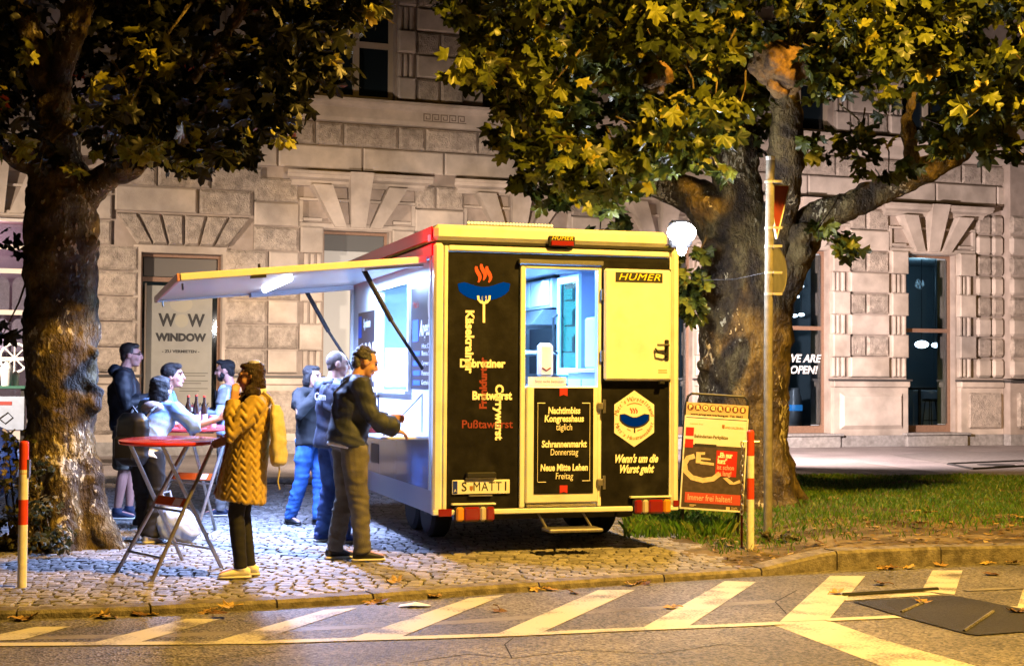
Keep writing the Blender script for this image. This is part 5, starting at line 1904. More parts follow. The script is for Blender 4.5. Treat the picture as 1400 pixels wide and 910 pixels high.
MB().tube([(-.1, -.012, -.12), (.04, -.012, -.02), (.12, -.012, -.10), (.0, -.012, -.2), (-.1, -.012, -.12)], .012, 5).build('black_print', m_dark, sgn)
for k, (u, v, s) in enumerate(((9, 525, 1.3), (21, 525, .8))):
    q = lp(u, v, y_ - .1 + .1 * k)
    t_ = thing('candle_pot', ('taller' if k == 0 else 'shorter') + ' white pot on the green edged stall table', 'pot', (q.x, q.y, zt), 0, None)
    MB().lathe([(.06 * s, 0), (.075 * s, .16 * s), (.08 * s, .22 * s), (.05 * s, .27 * s), (.02, .30 * s)], 14).build('pot', m_wt, t_, smooth='auto')
    MB().lathe([(.082 * s, .20 * s), (.082 * s, .215 * s)], 14).build('rim', m_wt, t_)
q = lp(20, 489, y_ + .2)
wd = thing('decor_wheel', 'white decorative spoked wheel standing on the stall', 'ornament', (q.x, q.y, q.z))
MB().tube([(.24 * math.cos(rad(a)), 0, .24 * math.sin(rad(a))) for a in range(0, 361, 20)], .022, 6).build('rim', m_wt, wd)
for a in range(0, 180, 45):
    MB().tube([(.23 * math.cos(rad(a)), 0, .23 * math.sin(rad(a))), (-.23 * math.cos(rad(a)), 0, -.23 * math.sin(rad(a)))], .012, 5).build('spoke', m_wt, wd)
MB().tube([(-.5, 0, -.05), (.4, 0, -.02)], .018, 6).build('shaft', m_wt, wd)
MB().box(-.02, .02, -.02, .02, zt - q.z, -.22).build('foot', m_wt, wd)
q = lp(4, 632, 15.5)
by = thing('bicycle_trailer', 'dark blue rounded child trailer cut by the left edge of the picture', 'trailer', (q.x - .22, q.y, 0))
bb_ = MB().ell((0, 0, .62), (.42, .5, .42), 16, 10)
bb_.build('cover', mat('cover_navy', (.02, .03, .07), .5), by, smooth=True)
MB().tube([(.42 * math.cos(rad(a)) * 1.02, -.1, .62 + .43 * math.sin(rad(a))) for a in range(-80, 70, 15)], .022, 6).build('hoop', m_zinc, by)
for sx in (-.3, .3):
    MB().lathe([(.18, 0), (.22, .0), (.23, .02), (.22, .04), (.18, .04)], 20, M=Matrix.Translation((sx, .1, .23)) @ Matrix.Rotation(math.pi / 2, 4, 'Y')).build('wheel', m_rubber, by)
# ================================================================== TREES
m_bark = bark_mat()
m_leafA = leaf_mat('plane_leaf', [(0, (.014, .020, .006)), (.35, (.028, .038, .008)), (.65, (.080, .098, .012)), (.88, (.19, .195, .022)), (1, (.26, .20, .024))])
m_leaf_shaded = leaf_mat('plane_leaf_shaded', [(0, (.006, .008, .003)), (.5, (.008, .009, .003)), (.87, (.016, .015, .004)), (.96, (.17, .14, .02)), (1, (.26, .04, .015))])  # darker leaf copy: shade of the left crown put into the colour
TIPS = [(-14, .70), (2, .56), (14, .50), (26, .74), (40, .95), (52, .74), (64, .56), (76, .80), (90, 1.05), (104, .80), (116, .56), (128, .74), (140, .95), (154, .74), (166, .50), (178, .56), (194, .70), (232, .30), (270, .20), (308, .30)]
LEAF = [(0, .18, 0.05)] + [(r * math.cos(rad(a)), .12 + r * math.sin(rad(a)), -.10 * r + .07 * math.cos(rad(a * 7.2))) for k, (a, r) in enumerate(TIPS)]
LEAF_F = [(0, k, k + 1) for k in range(1, len(TIPS))] + [(0, len(TIPS), 1)]
LV = np.array(LEAF) * 0.5
NL = len(LEAF)
def leaf_frames(r, n, droop=.75, up=.75):
    """rows: tip direction, normal"""
    a = r.uniform(0, 2 * np.pi, n)
    t = np.stack([np.cos(a), np.sin(a), -droop + r.normal(0, .5, n)], 1)
    t /= np.linalg.norm(t, axis=1)[:, None]
    nn = np.stack([r.normal(0, .6, n), r.normal(-.25, .6, n), up + r.normal(0, .5, n)], 1)
    nn -= t * np.sum(nn * t, 1)[:, None]
    nn /= np.linalg.norm(nn, axis=1)[:, None]
    b = np.cross(t, nn)
    return np.stack([b, t, nn], 2)               # columns
def leaves(tree, pts, sizes, tints, m, seed, single=300, part='leaf', stuff='foliage', droop=.75):
    r = np.random.default_rng(seed)
    n = len(pts)
    Rm = leaf_frames(r, n, droop)
    curl = r.uniform(.4, 2.4, n)
    d = np.linalg.norm(pts - np.array([0, 0, CAM_H]), axis=1)
    u = 700 + 2000 * pts[:, 0] / pts[:, 1]
    v = 516 - 2000 * (pts[:, 2] - CAM_H) / pts[:, 1]
    ok = (u > 0) & (u < 1400) & (v > 0)
    order = np.argsort(np.where(ok, d / sizes, 1e9))[:single]
    sel = np.zeros(n, bool)
    sel[order] = True
    base = Vector(tree.location)
    inv = Matrix.Translation(-base)
    # the rest, one mesh
    idx = np.where(~sel)[0]
    L_ = np.repeat(LV[None], len(idx), 0) * sizes[idx][:, None, None]
    L_[:, :, 2] *= curl[idx][:, None]
    P = np.einsum('nij,nkj->nki', Rm[idx], L_) + pts[idx][:, None, :] - np.array(base)
    P = P.reshape(-1, 3)
    F_ = (np.array(LEAF_F)[None] + (np.arange(len(idx)) * NL)[:, None, None]).reshape(-1, 3)
    me = bpy.data.meshes.new(stuff)
    me.vertices.add(len(P)); me.loops.add(F_.size); me.polygons.add(len(F_))
    me.vertices.foreach_set('co', P.ravel())
    me.loops.foreach_set('vertex_index', F_.ravel().astype(np.int32))
    me.polygons.foreach_set('loop_start', (np.arange(len(F_)) * 3).astype(np.int32))
    me.update(calc_edges=True)
    me.attributes.new('tint', 'FLOAT', 'POINT').data.foreach_set('value', np.repeat(tints[idx], NL))
    me.materials.append(m)
    me.validate()
    tag(inst(stuff, me, tree), kind='stuff')
    pro = []
    for k in range(10):
        lm = bpy.data.meshes.new(part)
        q = LV.copy()
        q[:, 2] *= .4 + 2.0 * ((k * 7) % 10) / 10
        lm.from_pydata([tuple(p) for p in q], [], LEAF_F)
        lm.attributes.new('tint', 'FLOAT', 'POINT').data.foreach_set('value', [k / 9.5] * NL)
        lm.materials.append(m)
        lm.update()
        pro.append(lm)
    for i in order:
        k = min(9, int(tints[i] * 10))
        M4 = Matrix([list(Rm[i][j]) + [0] for j in range(3)] + [[0, 0, 0, 1]])
        M4 = Matrix.Translation(Vector(pts[i]) - base) @ M4 @ Matrix.Scale(float(sizes[i]), 4)
        inst(part, pro[k], tree, mtx=M4)

def clump_pts(r, clumps):
    out = []
    for u, v, y, rx, n in clumps:
        c = np.array(atd(u, v, y))
        q = r.normal(0, 1, (n, 3))
        q /= np.linalg.norm(q, axis=1)[:, None]
        q *= (r.uniform(0, 1, n) ** .45)[:, None]
        out.append(c + q * np.array([rx, rx, rx * .7]))
    return np.concatenate(out)
def in_poly(u, v, poly):
    c = False
    for (x1, y1), (x2, y2) in zip(poly, poly[1:] + poly[:1]):
        if (y1 > v) != (y2 > v) and u < (x2 - x1) * (v - y1) / (y2 - y1) + x1:
            c = not c
    return c
def scatter(r, poly, n, ylo, yhi, rx, per, keep=None):
    us, vs = [p[0] for p in poly], [p[1] for p in poly]
    out = []
    while len(out) < n:
        u, v = r.uniform(min(us), max(us)), r.uniform(min(vs), max(vs))
        if in_poly(u, v, poly):
            c = (u, v, r.uniform(ylo, yhi), r.uniform(*rx), int(r.integers(*per)))
            if keep is None or keep(*c[:3]):
                out.append(c)
    return out
def knobs(me):
    P = vco(me)
    setco(me, P + vno(me) * (nz(P, 3.2)[:, None] * .032 + nz(P * np.array([1, 1, 1.8]), 8, 4)[:, None] * .024 + nz(P * np.array([1, 1, 1.6]), 21, 2)[:, None] * .012))
def limb(mb, pts, n=12):
    """pts: (u, v, distance, width in photo pixels)"""
    P = [atd(u, v, y) for u, v, y, w in pts]
    R_ = [w / 2 * y / 2000 for u, v, y, w in pts]
    Q, S_ = [], []
    for i in range(len(P) - 1):                    # catmull-rom
        p0, p1, p2, p3 = P[max(0, i - 1)], P[i], P[i + 1], P[min(len(P) - 1, i + 2)]
        for t in (0, .25, .5, .75):
            Q.append(.5 * ((2 * p1) + (p2 - p0) * t + (2 * p0 - 5 * p1 + 4 * p2 - p3) * t * t + (3 * p1 - p0 - 3 * p2 + p3) * t ** 3))
            S_.append(R_[i] * (1 - t) + R_[i + 1] * t)
    Q.append(P[-1]); S_.append(R_[-1])
    mb.tube(Q, S_, n, round_=True)
    return Q, S_

# ---- left tree
TLB = atd(86, 748, 13.3)
ltree = thing('plane_tree', 'big plane tree at the left with mottled trunk and mostly dark leaves', 'tree', (TLB.x, TLB.y, 0))
def shift(mb, o):
    mb.v = [tuple(Vector(p) - Vector(o)) for p in mb.v]
    return mb
L0 = Vector((TLB.x, TLB.y, 0))
g = MB()
limb(g, [(84, 775, 13.3, 136), (84, 735, 13.3, 106), (86, 690, 13.3, 90), (86, 620, 13.3, 88), (84, 540, 13.3, 96), (81, 460, 13.3, 102), (84, 390, 13.3, 94), (84, 320, 13.3, 96), (82, 260, 13.3, 94), (79, 200, 13.3, 66), (76, 150, 13.3, 52), (68, 105, 13.3, 48)], 18)
for a in (350, 80, 150, 215, 285):             # root flare
    w = rad(a)
    p = Vector((TLB.x, TLB.y, 0))
    d = Vector((math.cos(w), math.sin(w), 0))
    g.tube([p + d * .22 + Vector((0, 0, .70)), p + d * .31 + Vector((0, 0, .25)), p + d * .47 + Vector((0, 0, -.02)), p + d * .66 + Vector((0, 0, -.08))], [.14, .13, .10, .05], 8, round_=True)
for u, v, s in ((127, 548, .09), (125, 528, .08), (132, 536, .06), (128, 480, .05), (124, 330, .07), (44, 420, .06), (60, 300, .09), (108, 255, .12), (52, 235, .10), (48, 560, .06)):
    q = atd(u, v, 13.2)
    g.ell(q, (s, s, s * 1.1), 10, 7)
shift(g, L0)
remesh(g, .028, 'trunk', m_bark, ltree, knobs, it=1)
for pts in ([(108, 275, 13.3, 46), (140, 245, 13.2, 40), (180, 226, 13.0, 30), (235, 200, 12.7, 22), (300, 160, 12.3, 15)],
            [(72, 130, 13.3, 46), (45, 60, 13.2, 40), (20, 0, 13.1, 36), (5, -60, 13.0, 30)],
            [(72, 130, 13.3, 42), (90, 70, 13.2, 36), (108, 10, 13.1, 32), (125, -60, 13.0, 28)],
            [(180, 226, 13.0, 24), (235, 135, 12.6, 20), (262, 112, 12.4, 20), (300, 60, 12.2, 22), (335, 0, 12.0, 24), (360, -60, 11.9, 24)],
            [(300, 60, 12.2, 16), (360, 70, 12.0, 12), (420, 60, 11.8, 8)],
            [(50, 230, 13.3, 30), (10, 215, 13.0, 22), (-30, 190, 12.7, 16)]):
    g = MB()
    limb(g, pts)
    shift(g, L0)
    remesh(g, .02, 'limb', m_bark, ltree, knobs, it=1)
r = np.random.default_rng(21)
polyL = [(-70, -70), (-70, 180), (10, 175), (50, 150), (100, 190), (170, 200), (225, 190), (270, 205), (330, 195), (370, 170), (405, 130), (430, 95), (445, 60), (480, 20), (490, -70)]
cl = scatter(r, polyL, 150, 10.3, 15.4, (.22, .42), (26, 46),
             lambda u, v, y: not (y < 13.9 and -10 < u < 150) and not (y < 13.1 and abs((u - 262) * .84 - (112 - v) * .55 + 0) < 48 and v < 130 and u > 215))
cl += [(205, 205, 12.2, .25, 22), (265, 215, 11.9, .22, 22), (320, 205, 12.3, .22, 22), (160, 195, 12.6, .2, 16), (145, 130, 11.6, .18, 9), (195, 145, 11.4, .2, 10), (285, 125, 11.3, .2, 9), (385, 180, 12.6, .18, 14), (440, 100, 12.8, .2, 22), (475, 15, 11.2, .22, 12), (500, 8, 11.3, .15, 7), (20, 195, 12.6, .25, 12), (60, 205, 12.5, .2, 8), (15, 330, 12.8, .18, 8), (5, 455, 12.9, .16, 9)]
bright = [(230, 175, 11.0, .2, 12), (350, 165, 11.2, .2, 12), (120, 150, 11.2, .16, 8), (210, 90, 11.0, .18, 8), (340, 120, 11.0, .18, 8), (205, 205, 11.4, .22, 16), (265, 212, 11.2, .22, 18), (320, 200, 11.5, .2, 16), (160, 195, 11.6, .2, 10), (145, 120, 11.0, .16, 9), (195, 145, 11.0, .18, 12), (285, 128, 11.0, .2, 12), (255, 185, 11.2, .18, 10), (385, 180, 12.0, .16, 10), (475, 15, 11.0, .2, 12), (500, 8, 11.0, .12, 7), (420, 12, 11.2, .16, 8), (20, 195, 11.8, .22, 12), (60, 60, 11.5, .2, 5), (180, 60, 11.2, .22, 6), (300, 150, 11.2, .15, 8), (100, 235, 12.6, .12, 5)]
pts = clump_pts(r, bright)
leaves(ltree, pts, r.uniform(.15, .24, len(pts)), r.beta(2.6, 1.8, len(pts)), leaf_mat('plane_leaf_lit', [(0, (.10, .105, .015)), (.5, (.22, .215, .025)), (.97, (.40, .36, .045)), (1, (.40, .12, .03))]), 33, single=110)  # brighter leaf copy: lamplight on these clumps put into the colour
up = scatter(r, [(-200, -420), (-200, -80), (700, -80), (760, -420)], 95, 9.0, 13.5, (.35, .6), (30, 55))
pts = clump_pts(r, cl + up)
leaves(ltree, pts, r.uniform(.16, .27, len(pts)), np.clip(r.beta(1.6, 2.2, len(pts)) + np.where(r.uniform(size=len(pts)) > .985, .5, 0), 0, 1), m_leaf_shaded, 31, single=190)
g = MB()
for u, v, y, rx, n in cl[::2]:
    c = atd(u, v, y)
    a = c + Vector((r.uniform(-.3, .3), .25, r.uniform(.2, .5)))
    g.tube([a, (a + c) / 2 + Vector((.03, 0, .03)), c, c + Vector((r.uniform(-.25, .25), -.15, -.18))], [.012, .009, .006, .003], 5)
shift(g, L0)
tag(g.build('twigs', m_bark, ltree), kind='stuff')

# ---- right tree
TRB = atd(1014, 697, 17.0)
rtree = thing('plane_tree', 'big plane tree behind the sign pole with knobbly limbs and golden lit leaves', 'tree', (TRB.x, TRB.y, 0))
R0 = Vector((TRB.x, TRB.y, 0))
g = MB()
limb(g, [(1014, 720, 17, 168), (1014, 690, 17, 142), (1016, 640, 17, 124), (1016, 560, 17, 122), (1016, 480, 17, 126), (1018, 420, 17, 130), (1016, 370, 17, 122), (1010, 320, 17, 92), (1008, 265, 17, 74), (1006, 200, 17, 60), (1004, 120, 17.2, 50), (1000, 40, 17.3, 44), (1000, -40, 17.4, 38)], 18)
for a in (10, 70, 130, 200, 250, 310):
    w = rad(a)
    d = Vector((math.cos(w), math.sin(w), 0))
    g.tube([R0 + d * .4 + Vector((0, 0, .7)), R0 + d * .55 + Vector((0, 0, .2)), R0 + d * .85 + Vector((0, 0, -.05))], [.2, .18, .1], 8, round_=True)
for u, v, s in ((960, 410, .16), (965, 400, .2), (1070, 400, .15), (1040, 380, .14), (975, 345, .16), (1062, 470, .12), (962, 500, .1), (985, 560, .1), (1050, 590, .12)):
    q = atd(u, v, 16.75)
    g.ell(q, (s, s, s), 10, 7)
shift(g, R0)
remesh(g, .032, 'trunk', m_bark, rtree, knobs, it=1)
LIMB = [[(1052, 400, 16.9, 74), (1088, 350, 16.7, 56), (1108, 308, 16.6, 50), (1150, 285, 16.4, 44), (1200, 264, 16.2, 40), (1250, 238, 16.0, 38), (1300, 215, 15.8, 26), (1350, 180, 15.6, 18), (1400, 130, 15.4, 12)],
        [(1046, 380, 16.8, 60), (1066, 300, 16.5, 44), (1074, 230, 16.2, 44), (1074, 160, 16.0, 46), (1068, 105, 15.9, 46)],
        [(1000, 345, 17.0, 80), (975, 290, 17.0, 66), (940, 262, 17.1, 50), (895, 248, 17.1, 40), (840, 225, 17.0, 32), (770, 180, 16.8, 24), (700, 120, 16.5, 16)],
        [(1004, 200, 17, 44), (960, 120, 16.8, 34), (905, 60, 16.5, 26), (850, -20, 16.2, 20)],
        [(1250, 238, 16.0, 26), (1240, 170, 15.8, 18), (1260, 100, 15.6, 14), (1300, 20, 15.4, 12)]]
for k, pts_ in enumerate(LIMB):
    g = MB()
    limb(g, pts_)
    if k == 0:
        for u, v, s in ((1098, 322, .19), (1096, 345, .17), (1190, 262, .17), (1235, 245, .16), (1160, 290, .14)):
            g.ell(atd(u, v, 16.4), (s, s * .9, s * .8), 10, 7)
    shift(g, R0)
    remesh(g, .024, 'limb', m_bark, rtree, knobs, it=1)
def burl(u, v, y, s, m):
    g = MB()
    c = atd(u, v, y)
    q = np.random.default_rng(int(u))
    g.ell(c, (s, s * .9, s * .8), 14, 10)
    for _ in range(14):
        w = Vector(q.normal(0, 1, 3)).normalized()
        g.ell(c + w * s * .8, (s * q.uniform(.2, .42),) * 3, 8, 6)
    shift(g, R0)
    remesh(g, .02, 'burl', m, rtree, knobs, it=1)
m_burl = mat('burl_wood', (.15, .085, .026), .8, col2=(.06, .032, .012), vs=11, var=.3, bump=.9, bs=30)
burl(1066, 90, 15.2, .29, m_burl)
burl(893, 105, 14.6, .17, m_burl)
r = np.random.default_rng(45)
polyR = [(590, -70), (600, 10), (650, 40), (660, 110), (700, 170), (715, 225), (735, 250), (800, 262), (860, 252), (910, 230), (960, 200), (1040, 190), (1050, 40), (1110, 60), (1150, 110), (1240, 95), (1280, 150), (1320, 185), (1370, 170), (1470, 150), (1470, -70)]
cl = scatter(r, polyR, 245, 13.4, 17.8, (.24, .44), (26, 44), lambda u, v, y: not (y < 15.9 and 1005 < u < 1125 and 25 < v < 260))
cl += [(655, 40, 15.5, .32, 30), (640, 10, 15, .3, 28), (680, 100, 15.8, .3, 28), (720, 150, 15.6, .32, 30), (700, 40, 16.2, .35, 34), (760, 110, 16.2, .35, 34), (740, 215, 16, .28, 26), (690, 190, 15.5, .28, 26), (720, 250, 15.5, .25, 26), (760, 268, 15.2, .22, 24), (830, 275, 15.2, .22, 22), (880, 190, 14.2, .26, 20), (960, 190, 14.5, .25, 18), (1010, 150, 14.2, .22, 14),
       (1150, 330, 15.6, .2, 18), (1120, 310, 15.8, .16, 10), (1165, 340, 15.4, .12, 8), (1190, 190, 15.5, .25, 16), (1240, 225, 15.2, .2, 8), (1290, 200, 14.5, .22, 12), (1150, 60, 14.6, .3, 22), (1150, 95, 14.2, .2, 12), (1120, 130, 15, .2, 9), (1230, 40, 14.5, .3, 22), (1330, 90, 13.8, .3, 26), (1370, 190, 14.2, .2, 10), (1210, 130, 16, .35, 22), (1170, 190, 17, .4, 26), (1100, 215, 17.5, .4, 22),
       (1310, 190, 14.4, .26, 22), (1345, 200, 14.6, .22, 16), (1270, 180, 14.8, .26, 20), (1385, 205, 14.8, .16, 8), (1215, 235, 15.4, .16, 8), (1180, 230, 15.6, .2, 10), (985, 235, 15.6, .2, 10), (1110, 190, 15.6, .16, 8), (1140, 90, 14.6, .2, 16), (1180, 40, 14.4, .3, 24), (1085, 15, 14.6, .22, 16), (1120, 110, 14.6, .16, 10), (1020, 150, 16.2, .2, 10),
       (940, 380, 16.3, .22, 34), (945, 420, 16.3, .2, 34), (930, 400, 16.5, .18, 24), (955, 345, 16.2, .12, 9), (920, 350, 16.6, .15, 12), (820, 320, 16.5, .2, 8), (850, 300, 16.5, .2, 10)]
up = scatter(r, [(560, -300), (560, -80), (1400, -80), (1400, -300)], 50, 14.5, 18.5, (.35, .6), (30, 50))
pts = clump_pts(r, cl + up)
leaves(rtree, pts, r.uniform(.18, .32, len(pts)), np.clip(r.beta(2.0, 1.9, len(pts)), 0, 1), m_leafA, 77)
g = MB()
for u, v, y, rx, n in cl[::2]:
    c = atd(u, v, y)
    a = c + Vector((r.uniform(-.3, .3), .25, r.uniform(.2, .5)))
    g.tube([a, (a + c) / 2 + Vector((.03, 0, .03)), c, c + Vector((r.uniform(-.25, .25), -.15, -.18))], [.012, .009, .006, .003], 5)
bc = atd(1080, 75, 15.6)
for _ in range(9):                                 # shoots from the knob
    d = Vector((r.uniform(-.2, 1), r.uniform(-.6, .1), r.uniform(-.1, 1))).normalized() * r.uniform(.5, .9)
    g.tube([bc, bc + d * .5 + Vector((0, 0, .05)), bc + d], [.011, .008, .004], 5)
shift(g, R0)
tag(g.build('twigs', m_bark, rtree), kind='stuff')

# ---- ivy and undergrowth
def bush(lbl, base, clumps, size, m, seed, name='ivy_bush', tint=(1.6, 2.0)):
    b = thing(name, lbl, 'bush', base)
    r_ = np.random.default_rng(seed)
    q = clump_pts(r_, clumps)
    q[:, 2] = np.maximum(q[:, 2], .03)
    leaves(b, q, r_.uniform(size[0], size[1], len(q)), np.clip(r_.beta(*tint, len(q)), 0, 1), m, seed, single=90, droop=.35)
    g_ = MB()
    for u, v, y, rx, n in clumps:
        c = atd(u, v, y)
        g_.tube([(c.x + .05, c.y + .1, 0), (c.x + .02, c.y + .05, c.z * .6), c], [.012, .01, .004], 5)
    shift(g_, base)
    tag(g_.build('stems', m_bark, b), kind='stuff')
    return b
m_ivy = leaf_mat('ivy_leaf', [(0, (.028, .035, .010)), (.5, (.07, .07, .022)), (.85, (.16, .12, .04)), (1, (.28, .22, .10))])
bz_ = onz(45, 745)
bush('tangled ivy and leaf litter around the foot of the left tree', Vector((bz_.x, bz_.y, 0)), [(u, v, y, .17, 34) for u, v, y in ((8, 740, 13.0), (40, 742, 12.8), (70, 738, 12.7), (15, 700, 13.0), (48, 705, 12.8), (5, 660, 13.1), (30, 665, 12.9), (60, 690, 12.7), (12, 620, 13.2), (48, 640, 12.85), (82, 735, 12.6), (-15, 720, 13.1), (30, 600, 13.1))], (.06, .12), m_ivy, 11)
bz_ = onz(895, 715)
bush('dark low plants growing behind the trailer corner', Vector((bz_.x, bz_.y, 0)), [(u, v, y, .17, 34) for u, v, y in ((868, 702, 15.6), (890, 698, 15.6), (912, 696, 15.8), (880, 712, 15.2), (905, 708, 15.4), (925, 700, 16))], (.05, .10), m_ivy, 12, tint=(1.3, 3))
bz_ = onz(1062, 742)
bush('small leafy weed at the foot of the sign pole', Vector((bz_.x, bz_.y, 0)), [(1068, 738, 14.0, .11, 16), (1050, 735, 14.1, .08, 10), (1080, 741, 13.9, .08, 10)], (.09, .16), m_ivy, 13, 'weed')

# ---- fallen leaves and litter
LEAVES = [(22, 848, 'crumpled leaf at the kerb near the left picture edge, first from the left'), (42, 845, 'dark leaf at the kerb left of the striped post'), (136, 843, 'pair-edge leaf in the gutter below the front table'), (150, 842, 'curled leaf in the gutter just right of the pair below the table'), (196, 838, 'tan leaf in the gutter under the girl in yellow, left one'), (212, 838, 'tan leaf in the gutter under the girl in yellow, right one'), (290, 834, 'flat pale leaf at the kerb joint right of the girl in yellow'), (305, 833, 'middle pale leaf at the kerb joint'), (318, 831, 'yellow leaf lying on the kerb edge at the joint'), (512, 818, 'leaf lying flat beside the white paper scrap'), (527, 813, 'upright curled leaf at the kerb before the man in grey'), (543, 797, 'yellow leaf on the cobbles before the man in grey'), (598, 812, 'small brown leaf in the gutter left of the number plate'), (682, 834, 'pale leaf lying on the road between two painted stripes'), (735, 805, 'leaf in the gutter below the trailer step, left one'), (748, 803, 'leaf in the gutter below the trailer step, right one'), (780, 810, 'flat leaf on the road beyond the gutter below the step'), (856, 794, 'left leaf of the heap at the kerb below the right tail lamp'), (868, 791, 'golden leaf on top of the heap at the kerb'), (880, 795, 'dark leaf at the right end of the heap at the kerb'), (922, 831, 'torn leaf lying on a painted stripe'), (1206, 777, 'left leaf of the row against the raised kerb'), (1222, 778, 'second leaf of the row against the raised kerb'), (1240, 777, 'pale leaf at the right end of the row against the raised kerb'), (1276, 768, 'brown leaf leaning on the raised kerb'), (1208, 799, 'large pale leaf on the road below the raised kerb'), (1344, 768, 'dark curled leaf at the raised kerb towards the right'), (1384, 770, 'brown leaf at the raised kerb near the right picture edge'), (1357, 786, 'dark leaf alone on the road at the right'), (1140, 812, 'ochre leaf at the corner of the painted arrow'), (1258, 822, 'pale leaf on the dark asphalt patch'), (1392, 838, 'leaf on the asphalt patch at the right picture edge')]
r = np.random.default_rng(5)
m_dead = [mat('dead_leaf_%s' % n_, c_, .7, var=.3, vs=25) for n_, c_ in (('tan', (.30, .19, .085)), ('brown', (.14, .075, .032)), ('ochre', (.38, .26, .09)))]
def dead_leaf(lbl, u, v, z, s, grp='fallen leaves on the road and kerb', k=0):
    p = onz(u, v, z)
    if z < 0 and p.y > kerb_y(p.x) - .03:
        p.y = kerb_y(p.x) - .05
    q = LV * s
    bend = r.uniform(-.6, 1.6)
    P = []
    for x, y, zz in q:
        P.append((x, y, abs(x) * abs(x) * bend / s * .6 + abs(y - .1 * s) ** 2 * bend / s * .5 + r.uniform(0, .012)))
    g_ = MB().add(P, LEAF_F)
    g_.tube([(0, .02, .01), (0, -.12 * s * 2, .02), (.02, -.2 * s * 2, .012)], .004, 4)
    o = g_.build('fallen_leaf', m_dead[k], None, loc=(p.x, p.y, z + .004), rot=(r.uniform(-.25, .25), r.uniform(-.25, .25), r.uniform(0, 6.28)))
    return tag(o, lbl, 'leaf', grp)
for i, (u, v, lbl) in enumerate(LEAVES):
    onkerb = 'cobbles' in lbl or 'on the kerb edge' in lbl
    dead_leaf('dry ' + lbl, u, v, .006 if onkerb else ROAD_Z + .004, r.uniform(.14, .2), k=i % 3)
LAWNL = [(1178, 738, 'pale leaf on bare soil just behind the raised kerb'), (1252, 699, 'twisted brown leaf standing in the grass'), (1272, 702, 'second brown leaf in the grass beside the twisted one'), (1352, 711, 'leaf on the bare patch of the lawn at the right'), (1390, 707, 'leaf on the bare patch near the right picture edge'), (1136, 683, 'small leaf in the grass right of the tree'), (1262, 716, 'leaf in the grass below the brown pair'), (1000, 727, 'orange leaf on the soil under the poster stand'), (985, 738, 'leaf on the soil left of the chained post'), (1118, 741, 'small leaf on the sandy edge right of the sign pole')]
for i, (u, v, lbl) in enumerate(LAWNL):
    p = onz(u, v, .07)
    dead_leaf('dry ' + lbl, u, v, lawn_z(p.x, p.y) + .03, r.uniform(.13, .19), 'fallen leaves on the planted strip', k=(i + 1) % 3)
V, Fc, T_ = [], [], []
for _ in range(900):                               # litter nobody could count
    x = r.uniform(1.8, 7.5)
    y = kerb_y(x) + r.uniform(.15, 2.2) ** 1.3
    if x < lawn_x(y) - .3: continue
    s = r.uniform(.02, .06)
    a = r.uniform(0, 6.28)
    z = lawn_z(x, y) + .01
    o = len(V)
    for k in range(4):
        w = a + k * 1.57
        V.append((x + s * math.cos(w) * (1 if k % 2 else .5), y + s * math.sin(w) * (1 if k % 2 else .5), z + r.uniform(0, .02)))
    Fc.append((o, o + 1, o + 2, o + 3))
    T_ += [float(r.uniform())] * 4
me = bpy.data.meshes.new('leaf_litter')
me.from_pydata(V, [], Fc)
me.attributes.new('tint', 'FLOAT', 'POINT').data.foreach_set('value', T_)
me.materials.append(leaf_mat('litter_leaf', [(0, (.10, .06, .025)), (.6, (.26, .17, .06)), (1, (.45, .33, .13))]))
tag(inst('leaf_litter', me), 'crumbled leaf litter on the soil of the planted strip', 'leaf litter', kind='stuff')
p = onz(566, 829, ROAD_Z)
g = MB()
g.add([(-.11, -.04, 0), (-.02, -.06, .012), (.10, -.03, .004), (.12, .04, .0), (.01, .06, .018), (-.10, .03, .004)], [(0, 1, 4, 5), (1, 2, 3, 4)])
tag(g.build('paper_scrap', m_wt, None, loc=(p.x, p.y, ROAD_Z + .008)), 'white paper scrap lying in the gutter before the man in grey', 'paper')
# ================================================================== PEOPLE
V3 = Vector
def skin_mat(n, c):
    m = mat(n, c, .5, var=.06, vs=20, spec=.35)
    m.node_tree.nodes['Principled BSDF'].inputs['Subsurface Weight'].default_value = .06
    return m
m_skin = skin_mat('skin', (.46, .255, .185))
m_skin2 = skin_mat('skin_ruddy', (.46, .23, .18))
m_eye = mat('eye_dark', (.02, .014, .012), .25)
m_lip = mat('lip', (.30, .10, .09), .5)
BASE = dict(pel=(0, 0, .95), wai=(0, .0, 1.10), che=(0, .0, 1.30), nek=(0, -.015, 1.475), hed=(0, .025, 1.63),
            sL=(-.185, -.01, 1.41), eL=(-.235, -.03, 1.14), wL=(-.22, .07, .91), sR=(.185, -.01, 1.41), eR=(.235, -.03, 1.14), wR=(.22, .07, .91),
            hL=(-.09, 0, .93), kL=(-.10, .02, .50), aL=(-.105, -.03, .085), hR=(.09, 0, .93), kR=(.10, .02, .50), aR=(.105, -.03, .085))

